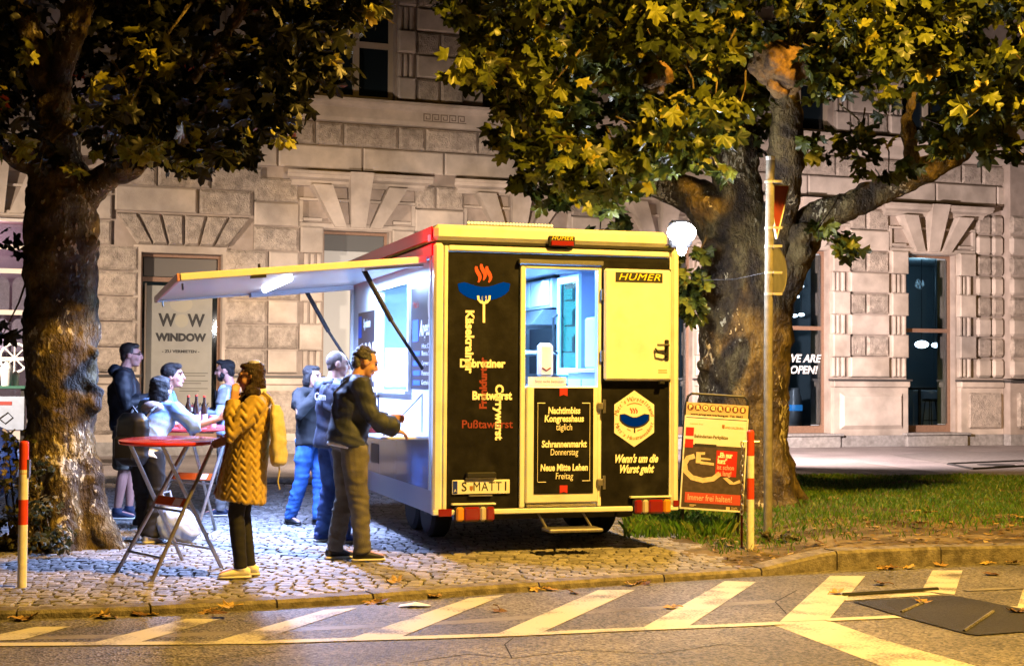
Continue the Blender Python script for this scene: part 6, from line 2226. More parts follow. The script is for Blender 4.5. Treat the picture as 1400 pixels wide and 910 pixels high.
def torso_rings(J, sec, k):
    """sec: (t along pelvis-waist-chest-neck 0..3, rx, ry)"""
    P = [V3(J['pel']), V3(J['wai']), V3(J['che']), V3(J['nek'])]
    up_ax = (V3(J['sR']) - V3(J['sL'])).normalized()
    lo_ax = (V3(J['hR']) - V3(J['hL'])).normalized()
    out = []
    for t, rx, ry in sec:
        i = min(2, max(0, int(math.floor(t))))
        f = t - i
        c = P[i].lerp(P[i + 1], f)
        tan = (P[min(3, i + 1)] - P[i])
        if 0 < i < 2 or f > .5:
            j = min(2, i + 1)
            tan = tan.normalized().lerp((P[j + 1] - P[j]).normalized(), f * .5)
        tan.normalize()
        ax = lo_ax.lerp(up_ax, max(0, min(1, t / 2))).normalized()
        ay = tan.cross(ax).normalized()
        ax = ay.cross(tan).normalized()
        out.append((c, ax, ay, rx * k, ry * k))
    return out

def hand(mb, w, d, n, s, k, curl=.6):
    d, n = d.normalized(), n.normalized()
    n = (n - d * n.dot(d)).normalized()
    l = d.cross(n)
    mb.rings([(w - d * .015 * k, l, n, .026 * k, .021 * k), (w + d * .03 * k, l, n, .036 * k, .018 * k), (w + d * .075 * k, l, n, .040 * k, .016 * k), (w + d * .093 * k, l, n, .034 * k, .012 * k)], 12)
    for o_, ln in ((-.030, .066), (-.010, .076), (.011, .072), (.030, .056)):
        b = w + d * (.088 - abs(o_) * .2) * k + l * o_ * k
        pts, a = [b], curl * .35
        for q in (.42, .33, .25):
            b = b + (d * math.cos(a) + n * math.sin(a)) * ln * q * k
            pts.append(b)
            a += curl * .8
        mb.tube(pts, [.0098 * k, .0094 * k, .0088 * k, .0078 * k], 7, round_=True)
    b = w + d * .025 * k + l * s * .030 * k
    t = (d * .65 + l * s * .7 + n * .35).normalized()
    mb.tube([b, b + t * .04 * k, b + t * .062 * k + (d * .018 + n * .012) * k], [.012 * k, .0105 * k, .0085 * k], 7, round_=True)

def head_m(J, yaw, pitch, roll=0):
    return Matrix.Translation(V3(J['hed'])) @ Matrix.Rotation(rad(yaw), 4, 'Z') @ Matrix.Rotation(rad(pitch), 4, 'X') @ Matrix.Rotation(rad(roll), 4, 'Y')

def cloth(amp, sc, seed=0, extra=None):
    def f(me):
        P, N = vco(me), vno(me)
        w = nz(P * np.array([1, 1, 1.0]), sc, seed) * amp + nz(P * np.array([.8, .8, 2.4]), sc * 1.9, seed + 3) * amp * .55
        if extra is not None:
            w = w + extra(P)
        setco(me, P + N * w[:, None])
    return f

def person(lbl, x, y, rz, h, pose, skin, hyaw=0, hpitch=0, hands=None, curl=.6, grp=None):
    k = h / 1.75
    J = {a: tuple(c * k for c in v) for a, v in {**BASE, **pose}.items()}
    g = MB()
    g.rings(torso_rings(J, [(-.25, .12, .09), (0, .150, .105), (.6, .135, .10), (1, .13, .10), (1.6, .155, .11), (2.1, .165, .105), (2.5, .14, .085), (2.8, .075, .06), (3.0, .055, .055)], k), 18)
    Hm = head_m(J, hyaw, hpitch)
    hk = Hm @ Matrix.Scale(k * 1.0, 4)
    nb, ht = V3(J['nek']), Hm @ V3((0, -.02 * k, -.05 * k))
    g.tube([nb - (ht - nb) * .25, nb, ht], [.062 * k, .055 * k, .053 * k], 12)
    for c, r in (((0, -.012, .03), (.076, .097, .088)), ((0, .030, -.028), (.062, .062, .085)), ((0, .042, -.075), (.047, .045, .040)), ((0, .068, -.097), (.022, .020, .018)), ((0, .080, .034), (.050, .016, .013)),
                 ((.078, -.008, -.006), (.012, .024, .034)), ((-.078, -.008, -.006), (.012, .024, .034)), ((0, .088, -.060), (.024, .013, .011)), ((.036, .062, -.030), (.026, .026, .028)), ((-.036, .062, -.030), (.026, .026, .028))):
        g.ell(c, r, 14, 10, M=hk)
    g.tube([(0, .086, .030), (0, .106, -.008), (0, .114, -.028), (0, .094, -.036)], [.008, .011, .0155, .010], 8, M=hk, round_=True)
    for s, S in ((-1, 'L'), (1, 'R')):
        sh, el, wr = V3(J['s' + S]), V3(J['e' + S]), V3(J['w' + S])
        g.tube([V3(J['nek']).lerp(sh, .45), sh, sh.lerp(el, .5), el, el.lerp(wr, .4), wr], [.055 * k, .052 * k, .046 * k, .040 * k, .038 * k, .026 * k], 10, round_=True)
        hd = (hands or {}).get(S, {})
        d = V3(hd.get('d', (wr - el)))
        n = V3(hd.get('n', (-s, 0, 0)))
        hand(g, wr, d, n, hd.get('t', 1), k, hd.get('curl', curl))
        hp, kn, an = V3(J['h' + S]), V3(J['k' + S]), V3(J['a' + S])
        g.tube([hp, hp.lerp(kn, .5), kn, kn.lerp(an, .35), an], [.085 * k, .072 * k, .054 * k, .054 * k, .036 * k], 12, round_=True)
        fd = V3((hd.get('fx', .12 * s), 1, 0)).normalized()
        g.tube([an - fd * .045 * k + V3((0, 0, -.035 * k)), an + fd * .06 * k + V3((0, 0, -.035 * k)), an + fd * .15 * k + V3((0, 0, -.05 * k))], [.035 * k, .037 * k, .026 * k], 10, round_=True)
    o = remesh(g, .0085 * k, 'person', skin, None, None, 2, (x, y, 0), rz)
    tag(o, lbl, 'person', grp)
    for s in (-1, 1):
        MB().ell((s * .031, .0865, .010), (.0125, .008, .0075), 10, 6, M=hk).build('eye', m_eye, o, smooth=True)
        MB().tube([(s * .014, .098, .031), (s * .032, .097, .035), (s * .050, .086, .030)], .0045, 6, M=hk, round_=True).build('eyebrow', m_eye, o, smooth=True)
    MB().ell((0, .0985, -.061), (.020, .006, .006), 10, 6, M=hk).build('lips', m_lip, o, smooth=True)
    return o, J, k, Hm, hk

def trousers(o, J, k, m, w=1.0, cuff=.085, top=.35, r0=None, name='trousers', bell=0.0, seed=1, amp=1.0):
    g = MB()
    g.rings(torso_rings(J, [(-.42, .11, .09), (-.2, .165, .125), (0, .178, .132), (top, .165, .125), (top + .1, .15, .115)], k), 18)
    for S in 'LR':
        hp, kn, an = V3(J['h' + S]), V3(J['k' + S]), V3(J['a' + S])
        if cuff > .3:                               # shorts
            e = hp.lerp(kn, 1.0) if cuff < .5 else hp.lerp(kn, .95)
            g.tube([hp, hp.lerp(e, .5), e], [.105 * k * w, .10 * k * w, .092 * k * w], 14)
        else:
            e = an + (kn - an).normalized() * (cuff - .085) * k
            g.tube([hp, hp.lerp(kn, .5), kn, kn.lerp(e, .5), e + V3((0, 0, -.02 * k))], [.103 * k * w, .090 * k * w, .072 * k * w, .066 * k * (w + bell), .060 * k * (w + bell)], 14)
    def fold(P):
        z = P[:, 2]
        low = np.clip((.55 * k - z) / (.4 * k), 0, 1)
        knee = np.exp(-((z - .5 * k) / .08) ** 2)
        cr = (1 - np.abs(nz(P * np.array([1, 1, 1.7]), 7.5, seed + 2))) ** 5 * .010
        return amp * cr + amp * (np.sin(z * 95 / k + 6 * nz(P, 7, seed)) * .0034) * (low * .8 + knee * .8 + .05)
    return remesh(g, .011 * k, name, m, o, cloth(.006 * amp, 9, seed, fold), 2)

def top(o, J, k, m, name='jacket', r=1.0, bot=-.35, flare=1.0, arm=(.066, .060, .050), sleeve=1.0, collar=.0, amp=.010, seed=2, extra=None, vox=.011, sections=None, ry=1.0):
    g = MB()
    sec = sections or [(bot, .178 * flare, .135 * flare), (bot * .4, .182 * (flare + 1) / 2, .14 * (flare + 1) / 2), (.6, .172, .135), (1.1, .172, .135), (1.7, .190, .143), (2.15, .190, .132), (2.5, .160, .105), (2.75, .105, .085), (2.95 + collar, .070, .072)]
    g.rings(torso_rings(J, [(t, a * r, b * r * ry) for t, a, b in sec], k), 22)
    for S in 'LR':
        sh, el, wr = V3(J['s' + S]), V3(J['e' + S]), V3(J['w' + S])
        e = el.lerp(wr, max(0.0, sleeve * 2 - 1)) if sleeve > .5 else sh.lerp(el, sleeve * 2)
        pts = [V3(J['nek']).lerp(sh, .5) + V3((0, 0, -.03 * k)), sh, sh.lerp(el, .5)]
        rs = [arm[0] * 1.05, arm[0] * 1.05, arm[0]]
        if sleeve > .5:
            pts += [el, el.lerp(e, .5), e]
            rs += [arm[1], (arm[1] + arm[2]) / 2, arm[2]]
        else:
            pts[2] = sh.lerp(e, .5)
            pts += [e]
            rs += [arm[0] * 1.03]
        g.tube(pts, [a * k for a in rs], 12)
    def fold(P):
        q = 1 - np.abs(nz(P * np.array([1, 1, .55]), 8.5, seed + 5))
        f = nz(P * np.array([1, 1, .35]), 16, seed) * .5 + 2.6 * q ** 5
        if extra is not None:
            return f * amp * .6 + extra(P)
        return f * amp * .6
    return remesh(g, vox * k, name, m, o, cloth(amp, 8, seed, fold), 2)

def shoes(o, J, k, m, ms, name='shoe', hands=None, mid=False):
    for s, S in ((-1, 'L'), (1, 'R')):
        an = V3(J['a' + S])
        fd = V3(((hands or {}).get(S, {}).get('fx', .12 * s), 1, 0)).normalized()
        lat = V3((fd.y, -fd.x, 0))
        zt = an.z - .085 * k
        up = V3((0, 0, 1))
        b = V3((an.x, an.y, zt))
        g = MB()
        g.rings([(b + fd * t * k + up * zc * k, lat, up, rx * k, rz_ * k) for t, zc, rx, rz_ in ((-.078, .050, .018, .025), (-.065, .052, .033, .036), (-.02, .056, .038, .042), (.04, .052, .042, .038), (.10, .042, .046, .027), (.15, .034, .042, .018), (.178, .030, .022, .010))], 14)
        g.tube([an + up * .035 * k, an - up * .015 * k], [.047 * k, .05 * k], 12)
        sh = remesh(g, .009 * k, name, m, o, None, 2)
        g = MB()
        g.rings([(b + fd * t * k + up * .013 * k, lat, up, rx * k, .013 * k) for t, rx in ((-.086, .014), (-.074, .034), (-.02, .040), (.04, .043), (.10, .048), (.15, .045), (.186, .020))], 14)
        g.build('sole', ms, sh, smooth=True)

def hairdo(o, J, k, hk, m, parts, seed=1, amp=.004, name='hair', vox=.009):
    g = MB()
    for c, r in parts:
        g.ell(c, r, 14, 10, M=hk)
    return remesh(g, vox * k, name, m, o, cloth(amp, 34, seed), 1)
SHORT = [((0, -.026, .047), (.083, .094, .082)), ((0, .028, .092), (.062, .055, .030)), ((.073, -.005, .035), (.012, .035, .034)), ((-.073, -.005, .035), (.012, .035, .034)), ((0, -.062, -.01), (.062, .044, .07))]
m_hair_dark = mat('hair_black', (.012, .009, .009), .5, var=.6, vs=60, bump=.8, bs=170, stretch=(1, 1, .3))
m_hair_brown = mat('hair_brown', (.026, .012, .006), .5, var=.7, vs=50, stretch=(1, 1, .15), bump=.8, bs=170)
m_hair_grey = mat('hair_grey', (.035, .034, .037), .5, col2=(.12, .12, .125), vs=60, var=.4, bump=.8, bs=170)
m_hair_shaved = mat('hair_stubble', (.09, .066, .056), .7, var=.2, vs=90)
m_soleW = mat('sole_white', (.62, .60, .56), .6)
m_jeans = mat('jeans_bright', (.022, .10, .36), .8, col2=(.05, .17, .48), vs=5, var=.2, bump=.3, bs=160)
m_jeansD = mat('jeans_dark', (.018, .045, .15), .8, col2=(.035, .08, .22), vs=5, var=.2, bump=.3, bs=160)
m_navy = mat('cloth_navy', (.014, .016, .026), .75, var=.25, vs=9, bump=.2, bs=120)
m_blackc = mat('cloth_black', (.010, .010, .012), .8, var=.25, vs=9)

# --- A: man in a dark hooded jacket and shorts, left of the doorway
pA = atd(169, 700, 15.9)
o, J, k, Hm, hk = person('tall person in black hooded jacket and grey shorts beside the left tree trunk', pA.x, 15.9, rad(-78), 1.90,
    dict(hed=(0, .05, 1.63), eR=(.25, .02, 1.13), wR=(.06, .27, 1.22), eL=(-.24, .02, 1.13), wL=(-.08, .27, 1.17), aR=(.10, -.06, .085), aL=(-.10, .05, .085), kR=(.10, .0, .5), kL=(-.10, .06, .5)), m_skin2, hyaw=-4, hpitch=-2, curl=.9)
top(o, J, k, mat('jacket_blackblue', (.014, .016, .022), .6, var=.3, vs=8, bump=.15, bs=60), amp=.013, r=1.10, flare=1.02, seed=4, bot=-.45, arm=(.080, .074, .062))
hd_ = MB().ell((0, -.10, 1.47), (.12, .075, .07), 14, 8, M=Matrix.Scale(k, 4)).ell((0, -.02, 1.47), (.10, .09, .05), 14, 8, M=Matrix.Scale(k, 4))
remesh(hd_, .012, 'hood', MATS['jacket_blackblue'], o, cloth(.006, 14, 2))
trousers(o, J, k, mat('shorts_olive', (.115, .105, .080), .85, var=.15, vs=8, bump=.2, bs=90), w=1.15, cuff=.46, name='shorts', seed=5)
shoes(o, J, k, mat('shoe_navy', (.02, .03, .07), .6), m_soleW)
hairdo(o, J, k, hk, mat('hair_darkbrown', (.03, .020, .015), .55, var=.3, vs=60), SHORT, 3, .003)
MB().tube([hk @ V3((-.066, .03, .012)), hk @ V3((-.05, .092, .012)), hk @ V3((0, .112, .014)), hk @ V3((.05, .092, .012)), hk @ V3((.066, .03, .012))], .004, 6).build('glasses', m_dark, o)
nk = thing('napkin', 'crumpled white napkin held by the tall person beside the tree', 'napkin', tuple(Matrix.Translation((pA.x, 15.9, 0)) @ Matrix.Rotation(rad(-78), 4, 'Z') @ (V3((.0, .36, 1.28)) * k)))
MB().ell((0, 0, 0), (.05, .05, .055), 8, 6).ell((.03, .0, .05), (.035, .03, .04), 7, 5).build('paper', m_wt, nk)

# --- D: man facing left behind the back table
pD = atd(311, 700, 16.3)
o, J, k, Hm, hk = person('person in pale blue open jacket with dark beard facing left at the back table', pD.x, 16.3, rad(84), 1.73,
    dict(hed=(0, .045, 1.625), eL=(-.25, .03, 1.14), wL=(-.10, .31, 1.13), eR=(.24, .03, 1.14), wR=(.08, .33, 1.15), aL=(-.1, .05, .085), aR=(.1, -.1, .085)), m_skin2, hyaw=2, hpitch=-3, curl=1.0)
top(o, J, k, mat('shirt_grey', (.16, .165, .17), .8, var=.2, vs=8), name='shirt', r=.90, amp=.006, sleeve=.3, bot=-.1)
top(o, J, k, mat('jacket_paleblue', (.34, .42, .58), .7, var=.12, vs=8, bump=.15, bs=80), sections=[(-.2, .19, .125), (.6, .182, .122), (1.1, .182, .12), (1.7, .195, .125), (2.15, .192, .115), (2.5, .16, .095), (2.75, .1, .08)], seed=8, amp=.009, sleeve=.92)
g = MB().rings(torso_rings(J, [(-.1, .085, .138), (1, .075, .140), (1.7, .06, .146), (2.4, .045, .120)], k), 12)
remesh(g, .011, 'shirt_front', MATS['shirt_grey'], o, cloth(.004, 10, 2))
g = MB().box(-.022, .022, .14, .153, 1.02 * k, 1.40 * k)
g.build('dark_tie', m_dark, o)
trousers(o, J, k, mat('trousers_grey', (.15, .14, .135), .8, var=.2, vs=6, bump=.2, bs=110), seed=9)
shoes(o, J, k, mat('shoe_navy', (.02, .03, .07), .6), m_soleW)
hairdo(o, J, k, hk, m_hair_dark, SHORT + [((0, .06, .105), (.05, .045, .026))], 6)
g = MB()
for c_, r_ in (((0, .052, -.083), (.050, .045, .036)), ((.052, .02, -.05), (.02, .03, .045)), ((-.052, .02, -.05), (.02, .03, .045))):
    g.ell(c_, r_, 10, 8, M=hk)
remesh(g, .008, 'beard', m_hair_dark, o, None, 1)
ph_ = thing('snack_tray', 'red and white paper tray held over the back table by the bearded person', 'snack', tuple(Matrix.Translation((pD.x, 16.3, 0)) @ Matrix.Rotation(rad(84), 4, 'Z') @ (V3((-.0, .42, 1.17)) * k)))
MB().prism([(-.07, 0), (.07, 0), (.10, .04), (-.10, .04)], -.06, .06).build('tray', m_wt, ph_)
MB().ell((0, 0, .04), (.07, .045, .03), 10, 6).build('food', m_redtext, ph_)
bp_ = thing('belt_pouch', 'small black pouch with pale edge hanging at the hip of the bearded person', 'pouch', (pD.x - .20, 16.1, 1.0))
MB().bbox(-.09, .09, -.03, .03, -.08, .06, .015).build('pouch', m_blackc, bp_)
MB().box(-.085, .085, -.034, -.0305, -.005, .02).build('pale_edge', m_wt, bp_)

# --- C: dark-haired man leaning in between
pC = atd(208, 700, 15.1)
o, J, k, Hm, hk = person('dark haired person in teal shirt leaning over the back table with face turned right', pC.x, 15.1, rad(-82), 1.80,
    dict(pel=(0, -.12, .93), wai=(0, -.04, 1.07), che=(0, .06, 1.24), nek=(0, .13, 1.37), hed=(0, .19, 1.50), sL=(-.185, .11, 1.32), sR=(.185, .11, 1.32), hL=(-.09, -.12, .91), hR=(.09, -.12, .91),
         eR=(.25, .20, 1.10), wR=(.10, .42, 1.08), eL=(-.25, .20, 1.10), wL=(-.08, .42, 1.08), kL=(-.1, -.02, .5), kR=(.1, -.02, .5), aL=(-.1, -.1, .085), aR=(.1, -.1, .085)), m_skin, hyaw=-12, hpitch=4)
top(o, J, k, mat('shirt_teal', (.10, .19, .23), .75, var=.2, vs=8, bump=.15, bs=80), name='shirt', r=1.0, amp=.009, sleeve=.72, seed=14)
trousers(o, J, k, m_blackc, seed=15)
shoes(o, J, k, m_blackc, m_soleW)
hairdo(o, J, k, hk, m_hair_dark, [((0, -.028, .052), (.092, .102, .088)), ((0, .035, .098), (.070, .058, .034)), ((.078, 0, .03), (.016, .045, .05)), ((-.078, 0, .03), (.016, .045, .05)), ((0, -.07, -.03), (.07, .05, .08)), ((.03, .07, .085), (.04, .03, .02))], 16)

# --- B: woman in a light hoodie with a black backpack, seen from behind
pB = atd(207, 740, 13.75)
o, J, k, Hm, hk = person('black haired person in pale blue hoodie with black backpack leaning at the front table', pB.x, 13.75, rad(-26), 1.66,
    dict(pel=(0, -.10, .92), wai=(0, -.05, 1.06), che=(0, .06, 1.22), nek=(0, .11, 1.36), hed=(0, .12, 1.50), sL=(-.175, .10, 1.31), sR=(.175, .10, 1.31), hL=(-.09, -.10, .90), hR=(.09, -.10, .90),
         eR=(.36, .18, 1.13), wR=(.56, .32, 1.21), eL=(-.22, .30, 1.12), wL=(-.08, .46, 1.14), kL=(-.1, -.02, .48), kR=(.1, -.05, .48), aL=(-.1, .06, .085), aR=(.1, -.14, .085)), m_skin, hyaw=-14, hpitch=-4, curl=.9)
top(o, J, k, mat('hoodie_paleblue', (.24, .36, .60), .85, var=.12, vs=8, bump=.25, bs=90), name='hoodie', r=1.05, amp=.013, sleeve=.62, seed=21, bot=-.1, flare=1.0, arm=(.078, .074, .064))
g = MB().ell((0, -.015, 1.31), (.13, .10, .07), 14, 8, M=Matrix.Scale(k, 4))
remesh(g, .012, 'hood', mat('hood_pinkish', (.55, .40, .36), .85, var=.15, vs=9), o, cloth(.008, 14, 3))
g = MB().rings(torso_rings(J, [(-.75, .20, .17), (-.3, .19, .16), (.2, .17, .14)], k), 18)
remesh(g, .012, 'white_shirt_tail', mat('cloth_white', (.70, .70, .70), .8, var=.06, vs=8), o, cloth(.014, 8, 5))
trousers(o, J, k, m_blackc, w=1.12, bell=.25, seed=22)
shoes(o, J, k, mat('sneaker_white', (.66, .66, .68), .5), m_soleW)
hairdo(o, J, k, hk, m_hair_dark, [((0, -.025, .042), (.095, .108, .092)), ((0, -.055, -.04), (.09, .07, .10)), ((.07, .0, -.03), (.03, .05, .09)), ((-.07, .0, -.03), (.03, .05, .09)), ((0, .04, .095), (.06, .045, .03)), ((0, -.06, -.12), (.09, .05, .08))], 23, .006)
MB().ell(hk @ V3((.098, .01, -.03)), (.012, .012, .02), 8, 6).build('white_earring', m_wt, o)
pk = Matrix.Translation((pB.x, 13.75, 0)) @ Matrix.Rotation(rad(-26), 4, 'Z') @ V3((-.02, -.26, .99))
bk = thing('backpack', 'black backpack hanging low on the back of the person in the pale hoodie', 'backpack', tuple(pk), rad(-26))
m_bag = mat('bag_black', (.012, .012, .014), .4, var=.3, vs=9)
g = MB().bbox(-.17, .17, -.10, .10, -.27, .22, .07)
remesh(g, .016, 'bag_body', m_bag, bk, cloth(.010, 9, 7), 3)
MB().bbox(-.12, .12, -.135, -.08, -.22, .0, .03).build('front_pocket', m_bag, bk, smooth='auto')
for s in (-1, 1):
    MB().tube([(s * .10, .07, .17), (s * .11, .12, .23), (s * .115, .19, .27)], .013, 6).build('strap', m_bag, bk)
MB().tube([(-.05, 0, .21), (0, 0, .27), (.05, 0, .21)], .012, 6).build('grab_handle', m_bag, bk)

# --- F: person eating, in black jacket and bright jeans
pF = atd(425, 715, 15.4)
o, J, k, Hm, hk = person('person in black jacket and bright blue jeans lifting food to the mouth', pF.x, 15.4, rad(-128), 1.67,
    dict(pel=(0, .02, .95), nek=(0, -.04, 1.475), hed=(0, .0, 1.62), eR=(.31, .10, 1.22), wR=(.06, .19, 1.46), eL=(-.25, .06, 1.15), wL=(-.06, .24, 1.30), aR=(.16, -.16, .085), kR=(.13, -.02, .5), aL=(-.02, .10, .085), kL=(-.06, .07, .5)), m_skin, hyaw=14, hpitch=-2, curl=1.3)
top(o, J, k, m_blackc, r=1.08, amp=.012, seed=31, bot=-.5, flare=1.06, arm=(.078, .072, .058))
g = MB().ell((0, -.05, 1.46), (.12, .11, .06), 14, 8, M=Matrix.Scale(k, 4))
remesh(g, .012, 'collar', m_blackc, o, cloth(.006, 14, 2))
trousers(o, J, k, m_jeans, w=1.08, seed=32)
shoes(o, J, k, mat('boot_black', (.015, .015, .018), .45), m_blackplastic)
hairdo(o, J, k, hk, m_hair_dark, SHORT + [((0, -.05, -.06), (.075, .06, .09)), ((.07, -.02, -.03), (.025, .04, .07)), ((-.07, -.02, -.03), (.025, .04, .07))], 33)
# --- G: shaved head, navy jacket
pG = atd(455, 735, 13.75)
o, J, k, Hm, hk = person('person with shaved head in navy jacket with white print on the back', pG.x, 13.75, rad(-52), 1.79,
    dict(pel=(0, -.02, .95), hed=(0, .035, 1.63), eR=(.25, .05, 1.15), wR=(.10, .30, 1.15), eL=(-.24, .05, 1.15), wL=(-.1, .3, 1.15), aR=(.12, .04, .085), kR=(.12, .07, .5), aL=(-.12, -.05, .085)), m_skin, hyaw=-24, hpitch=-4)
jk = top(o, J, k, mat('jacket_navy', (.020, .026, .050), .7, var=.25, vs=8, bump=.15, bs=80), r=1.08, amp=.011, seed=41, bot=-.6, flare=1.0, arm=(.076, .07, .058))
text('Com', .10, m_wt, jk, (.03, -.166 * k, 1.33 * k), ext=.004)
g = MB().ell((0, -.02, 1.455), (.10, .095, .05), 14, 8, M=Matrix.Scale(k, 4))
remesh(g, .012, 'collar', MATS['jacket_navy'], o)
trousers(o, J, k, m_jeansD, w=1.06, seed=42)
shoes(o, J, k, mat('sneaker_blue', (.015, .035, .16), .5), m_soleW)
hairdo(o, J, k, hk, m_hair_shaved, [((0, -.020, .030), (.0805, .094, .090)), ((0, -.055, -.02), (.06, .042, .06))], 43, .001)
# --- H: grey-haired man reaching onto the counter
pH = atd(477, 762, 12.45)
o, J, k, Hm, hk = person('grey haired person in dark grey jacket and olive trousers reaching onto the serving counter', pH.x, 12.45, rad(-66), 1.83,
    dict(pel=(0, -.04, .95), che=(0, .02, 1.30), nek=(0, .05, 1.47), hed=(0, .125, 1.60), sL=(-.185, .05, 1.41), sR=(.185, .03, 1.41), eR=(.26, .10, 1.15), wR=(.20, .31, 1.06), eL=(-.24, .12, 1.15), wL=(-.1, .36, 1.14), aR=(.13, .07, .085), kR=(.12, .04, .5), aL=(-.10, -.09, .085), kL=(-.10, -.01, .5)), m_skin, hyaw=-6, hpitch=-20,
    hands={'R': dict(d=(-.1, .95, -.35), n=(-.3, -.2, -1), curl=.7)})
top(o, J, k, mat('jacket_grey', (.022, .028, .044), .62, col2=(.036, .044, .066), vs=5, var=.25, bump=.2, bs=90), r=1.10, amp=.014, seed=51, bot=-.15, flare=.96, arm=(.080, .074, .056))
g = MB().rings(torso_rings(J, [(-.34, .180, .138), (-.15, .182, .142)], k), 20)
remesh(g, .011, 'shirt_hem', mat('cloth_white', (.70, .70, .70), .8), o)
g = MB().ell((0, .02, 1.46), (.088, .085, .045), 14, 8, M=Matrix.Scale(k, 4))
remesh(g, .011, 'collar', mat('collar_dark', (.02, .02, .022), .7), o)
trousers(o, J, k, mat('trousers_olive', (.095, .088, .072), .8, col2=(.125, .115, .095), vs=5, var=.2, bump=.3, bs=130), w=1.10, seed=52)
shoes(o, J, k, mat('sneaker_black', (.014, .014, .015), .55), m_soleW)
hairdo(o, J, k, hk, m_hair_grey, [((0, -.030, .050), (.085, .092, .080)), ((0, .012, .095), (.060, .050, .028)), ((.073, -.012, .03), (.013, .035, .036)), ((-.073, -.012, .03), (.013, .035, .036)), ((0, -.066, -.01), (.066, .044, .075)), ((.02, -.06, .06), (.06, .05, .065))], 53, .010)

# --- E: woman in the quilted mustard coat
pE = atd(330, 785, 11.35)
def quilt(P):
    a = np.arctan2(P[:, 1], P[:, 0])
    s = a * .20
    s = s + .012 * nz(P, 6, 1)
    ph = P[:, 2] / .066 + .28 * nz(P, 4.5, 2) + np.abs(((s / .085) % 1.0) * 2 - 1) * .95
    body = np.abs(np.sin(np.pi * ph)) ** .55 * (1 + .3 * nz(P, 11, 4))
    return (body - .6) * .017 * np.clip((1.38 - P[:, 2]) / .1, .25, 1)
o, J, k, Hm, hk = person('person in mustard quilted coat and black tights holding one hand to the cheek', pE.x, 11.35, rad(97), 1.66,
    dict(pel=(0, -.03, .95), wai=(0, -.05, 1.10), che=(0, -.09, 1.30), nek=(0, -.12, 1.475), hed=(0, -.06, 1.625), sL=(-.18, -.11, 1.41), sR=(.18, -.11, 1.41), eL=(-.25, .08, 1.17), wL=(-.13, .075, 1.43), eR=(.22, -.06, 1.15), wR=(.12, .14, 1.10), aL=(-.085, .0, .085), aR=(.085, -.06, .085), kL=(-.09, .04, .5), kR=(.09, -.0, .5)), m_skin, hyaw=6, hpitch=-6,
    hands={'L': dict(d=(.12, -.22, 1), n=(.7, .3, .1), curl=.5, t=-1)})
m_must = mat('quilted_mustard', (.42, .285, .06), .55, var=.1, vs=9, sheen=.2)
coat = top(o, J, k, m_must, name='coat', r=1.06, seed=61, amp=.004, vox=.0095, arm=(.082, .076, .062), extra=quilt,
    sections=[(-2.2, .205, .19), (-1.6, .205, .185), (-.9, .20, .175), (0, .195, .16), (.6, .182, .15), (1.1, .178, .145), (1.7, .185, .143), (2.15, .180, .13), (2.5, .155, .105), (2.75, .105, .085)])
g = MB().rings(torso_rings(J, [(-2.6, .05, .215), (-1.2, .05, .205), (0, .05, .19), (1.0, .05, .172), (1.8, .05, .160), (2.3, .04, .135)], k), 12)
lin_ = MB()
for c_, ax, ay, rx, ry_ in torso_rings(J, [(-2.1, .05, .218), (-1.4, .055, .207), (-.6, .06, .195), (.4, .06, .18), (1.0, .06, .170), (1.8, .06, .160), (2.2, .05, .14)], k):
    c2_ = c_ + ay * ry_ * .62
    lin_.v.append(None)
    lin_.v.pop()
    g2 = (c2_, ax, ay, rx, ry_ * .42)
    lin_.mi.append(g2)
Q_ = lin_.mi
lin_ = MB().rings(Q_, 12)
remesh(lin_, .011, 'coat_front_shade', mat('coat_shade_brown', (.20, .085, .025), .6, var=.2, vs=8), o, cloth(.006, 9, 4))  # shaded coat front, painted as a darker brown band
g = MB().ell((0, -.13, 1.44), (.135, .10, .085), 14, 8, M=Matrix.Scale(k, 4)).ell((0, -.05, 1.465), (.11, .10, .05), 14, 8, M=Matrix.Scale(k, 4))
remesh(g, .011, 'hood', mat('hood_olive', (.16, .10, .025), .6, var=.15, vs=9), o, cloth(.008, 14, 3))
g = MB().ell((0, -.125, 1.50), (.10, .07, .045), 12, 8, M=Matrix.Scale(k, 4))
remesh(g, .011, 'hood_lining', mat('lining_pale', (.58, .55, .54), .9, var=.1, vs=20), o, cloth(.008, 24, 3))
trousers(o, J, k, m_blackc, w=.90, name='tights', seed=62, cuff=.10, amp=.35)
shoes(o, J, k, mat('sneaker_cream', (.82, .78, .64), .55), m_soleW)
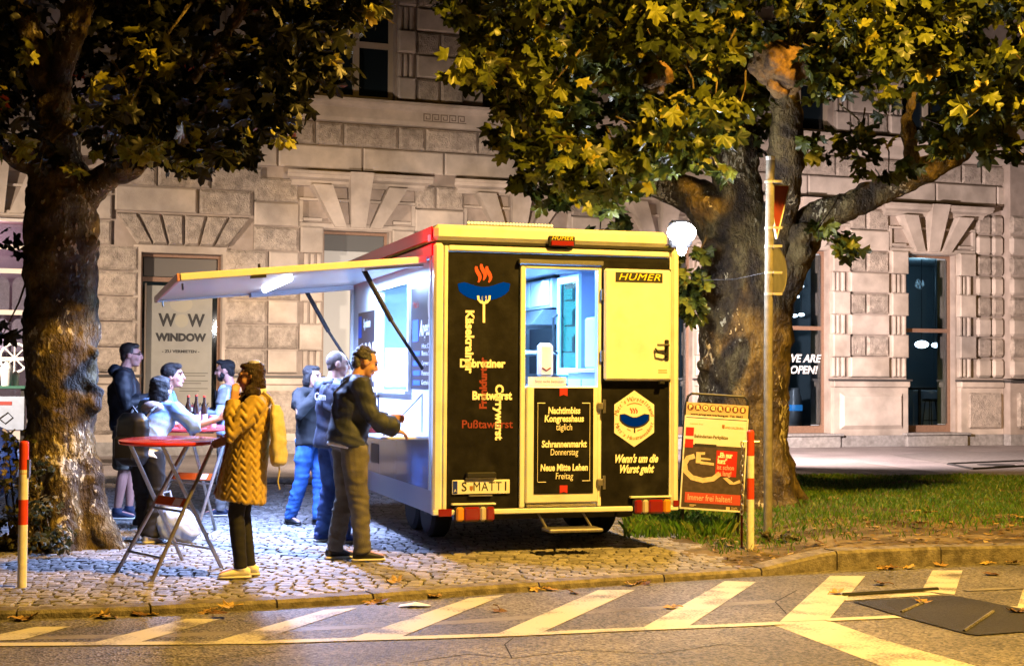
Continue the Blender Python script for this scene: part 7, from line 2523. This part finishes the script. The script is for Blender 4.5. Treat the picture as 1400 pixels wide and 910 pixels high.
hairdo(o, J, k, hk, m_hair_brown, [((0, -.026, .042), (.088, .100, .090)), ((0, .030, .092), (.060, .050, .030)), ((0, -.055, -.05), (.088, .062, .11)), ((.068, .010, -.03), (.026, .05, .11)), ((-.074, -.022, -.03), (.024, .040, .10)), ((.0, -.05, -.17), (.095, .055, .12)), ((-.055, -.02, -.18), (.050, .050, .13)), ((-.06, .01, -.29), (.042, .036, .10)), ((.05, -.03, -.26), (.05, .045, .10)), ((-.065, .03, -.38), (.036, .032, .10)), ((-.01, -.055, -.30), (.085, .045, .11)), ((-.08, .0, -.26), (.03, .04, .12)), ((.02, -.06, -.40), (.06, .035, .08)), ((-.088, .03, -.16), (.036, .05, .10)), ((-.105, .085, -.23), (.036, .05, .09)), ((-.115, .135, -.31), (.038, .05, .10)), ((-.115, .155, -.42), (.032, .040, .10)), ((-.17, .0, -.13), (.05, .06, .05))], 63, .006)
MB().ell((0, -.035, .112), (.062, .055, .026), 14, 8, M=hk).build('hair_band', mat('band_lilac', (.40, .40, .62), .5), o)
pt = Matrix.Translation((pE.x, 11.35, 0)) @ Matrix.Rotation(rad(84), 4, 'Z') @ V3((-.02, -.29, 1.06))
tt = thing('tote_bag', 'pale yellow shoulder bag hanging behind the person in the mustard coat', 'bag', tuple(pt), rad(84))
g = MB().rings([((0, 0, -.20), V3((1, 0, 0)), V3((0, 1, 0)), .08, .04), ((0, 0, -.17), V3((1, 0, 0)), V3((0, 1, 0)), .12, .06), ((0, 0, 0), V3((1, 0, 0)), V3((0, 1, 0)), .13, .055), ((0, .02, .2), V3((1, 0, 0)), V3((0, 1, 0)), .12, .05), ((0, .03, .27), V3((1, 0, 0)), V3((0, 1, 0)), .05, .03)], 16)
remesh(g, .012, 'bag_body', mat('canvas_yellow', (.52, .46, .28), .75, var=.1, vs=9, bump=.2, bs=120), tt, cloth(.010, 9, 8))
MB().tube([(.02, .03, .22), (.0, .07, .32), (-.03, .12, .37)], .011, 6).build('strap', MATS['canvas_yellow'], tt)
MB().tube([(-.02, .0, -.12), (-.01, -.01, -.24), (-.02, .0, -.32), (.0, -.01, -.38)], .006, 5).build('cord', MATS['canvas_yellow'], tt)
flush()
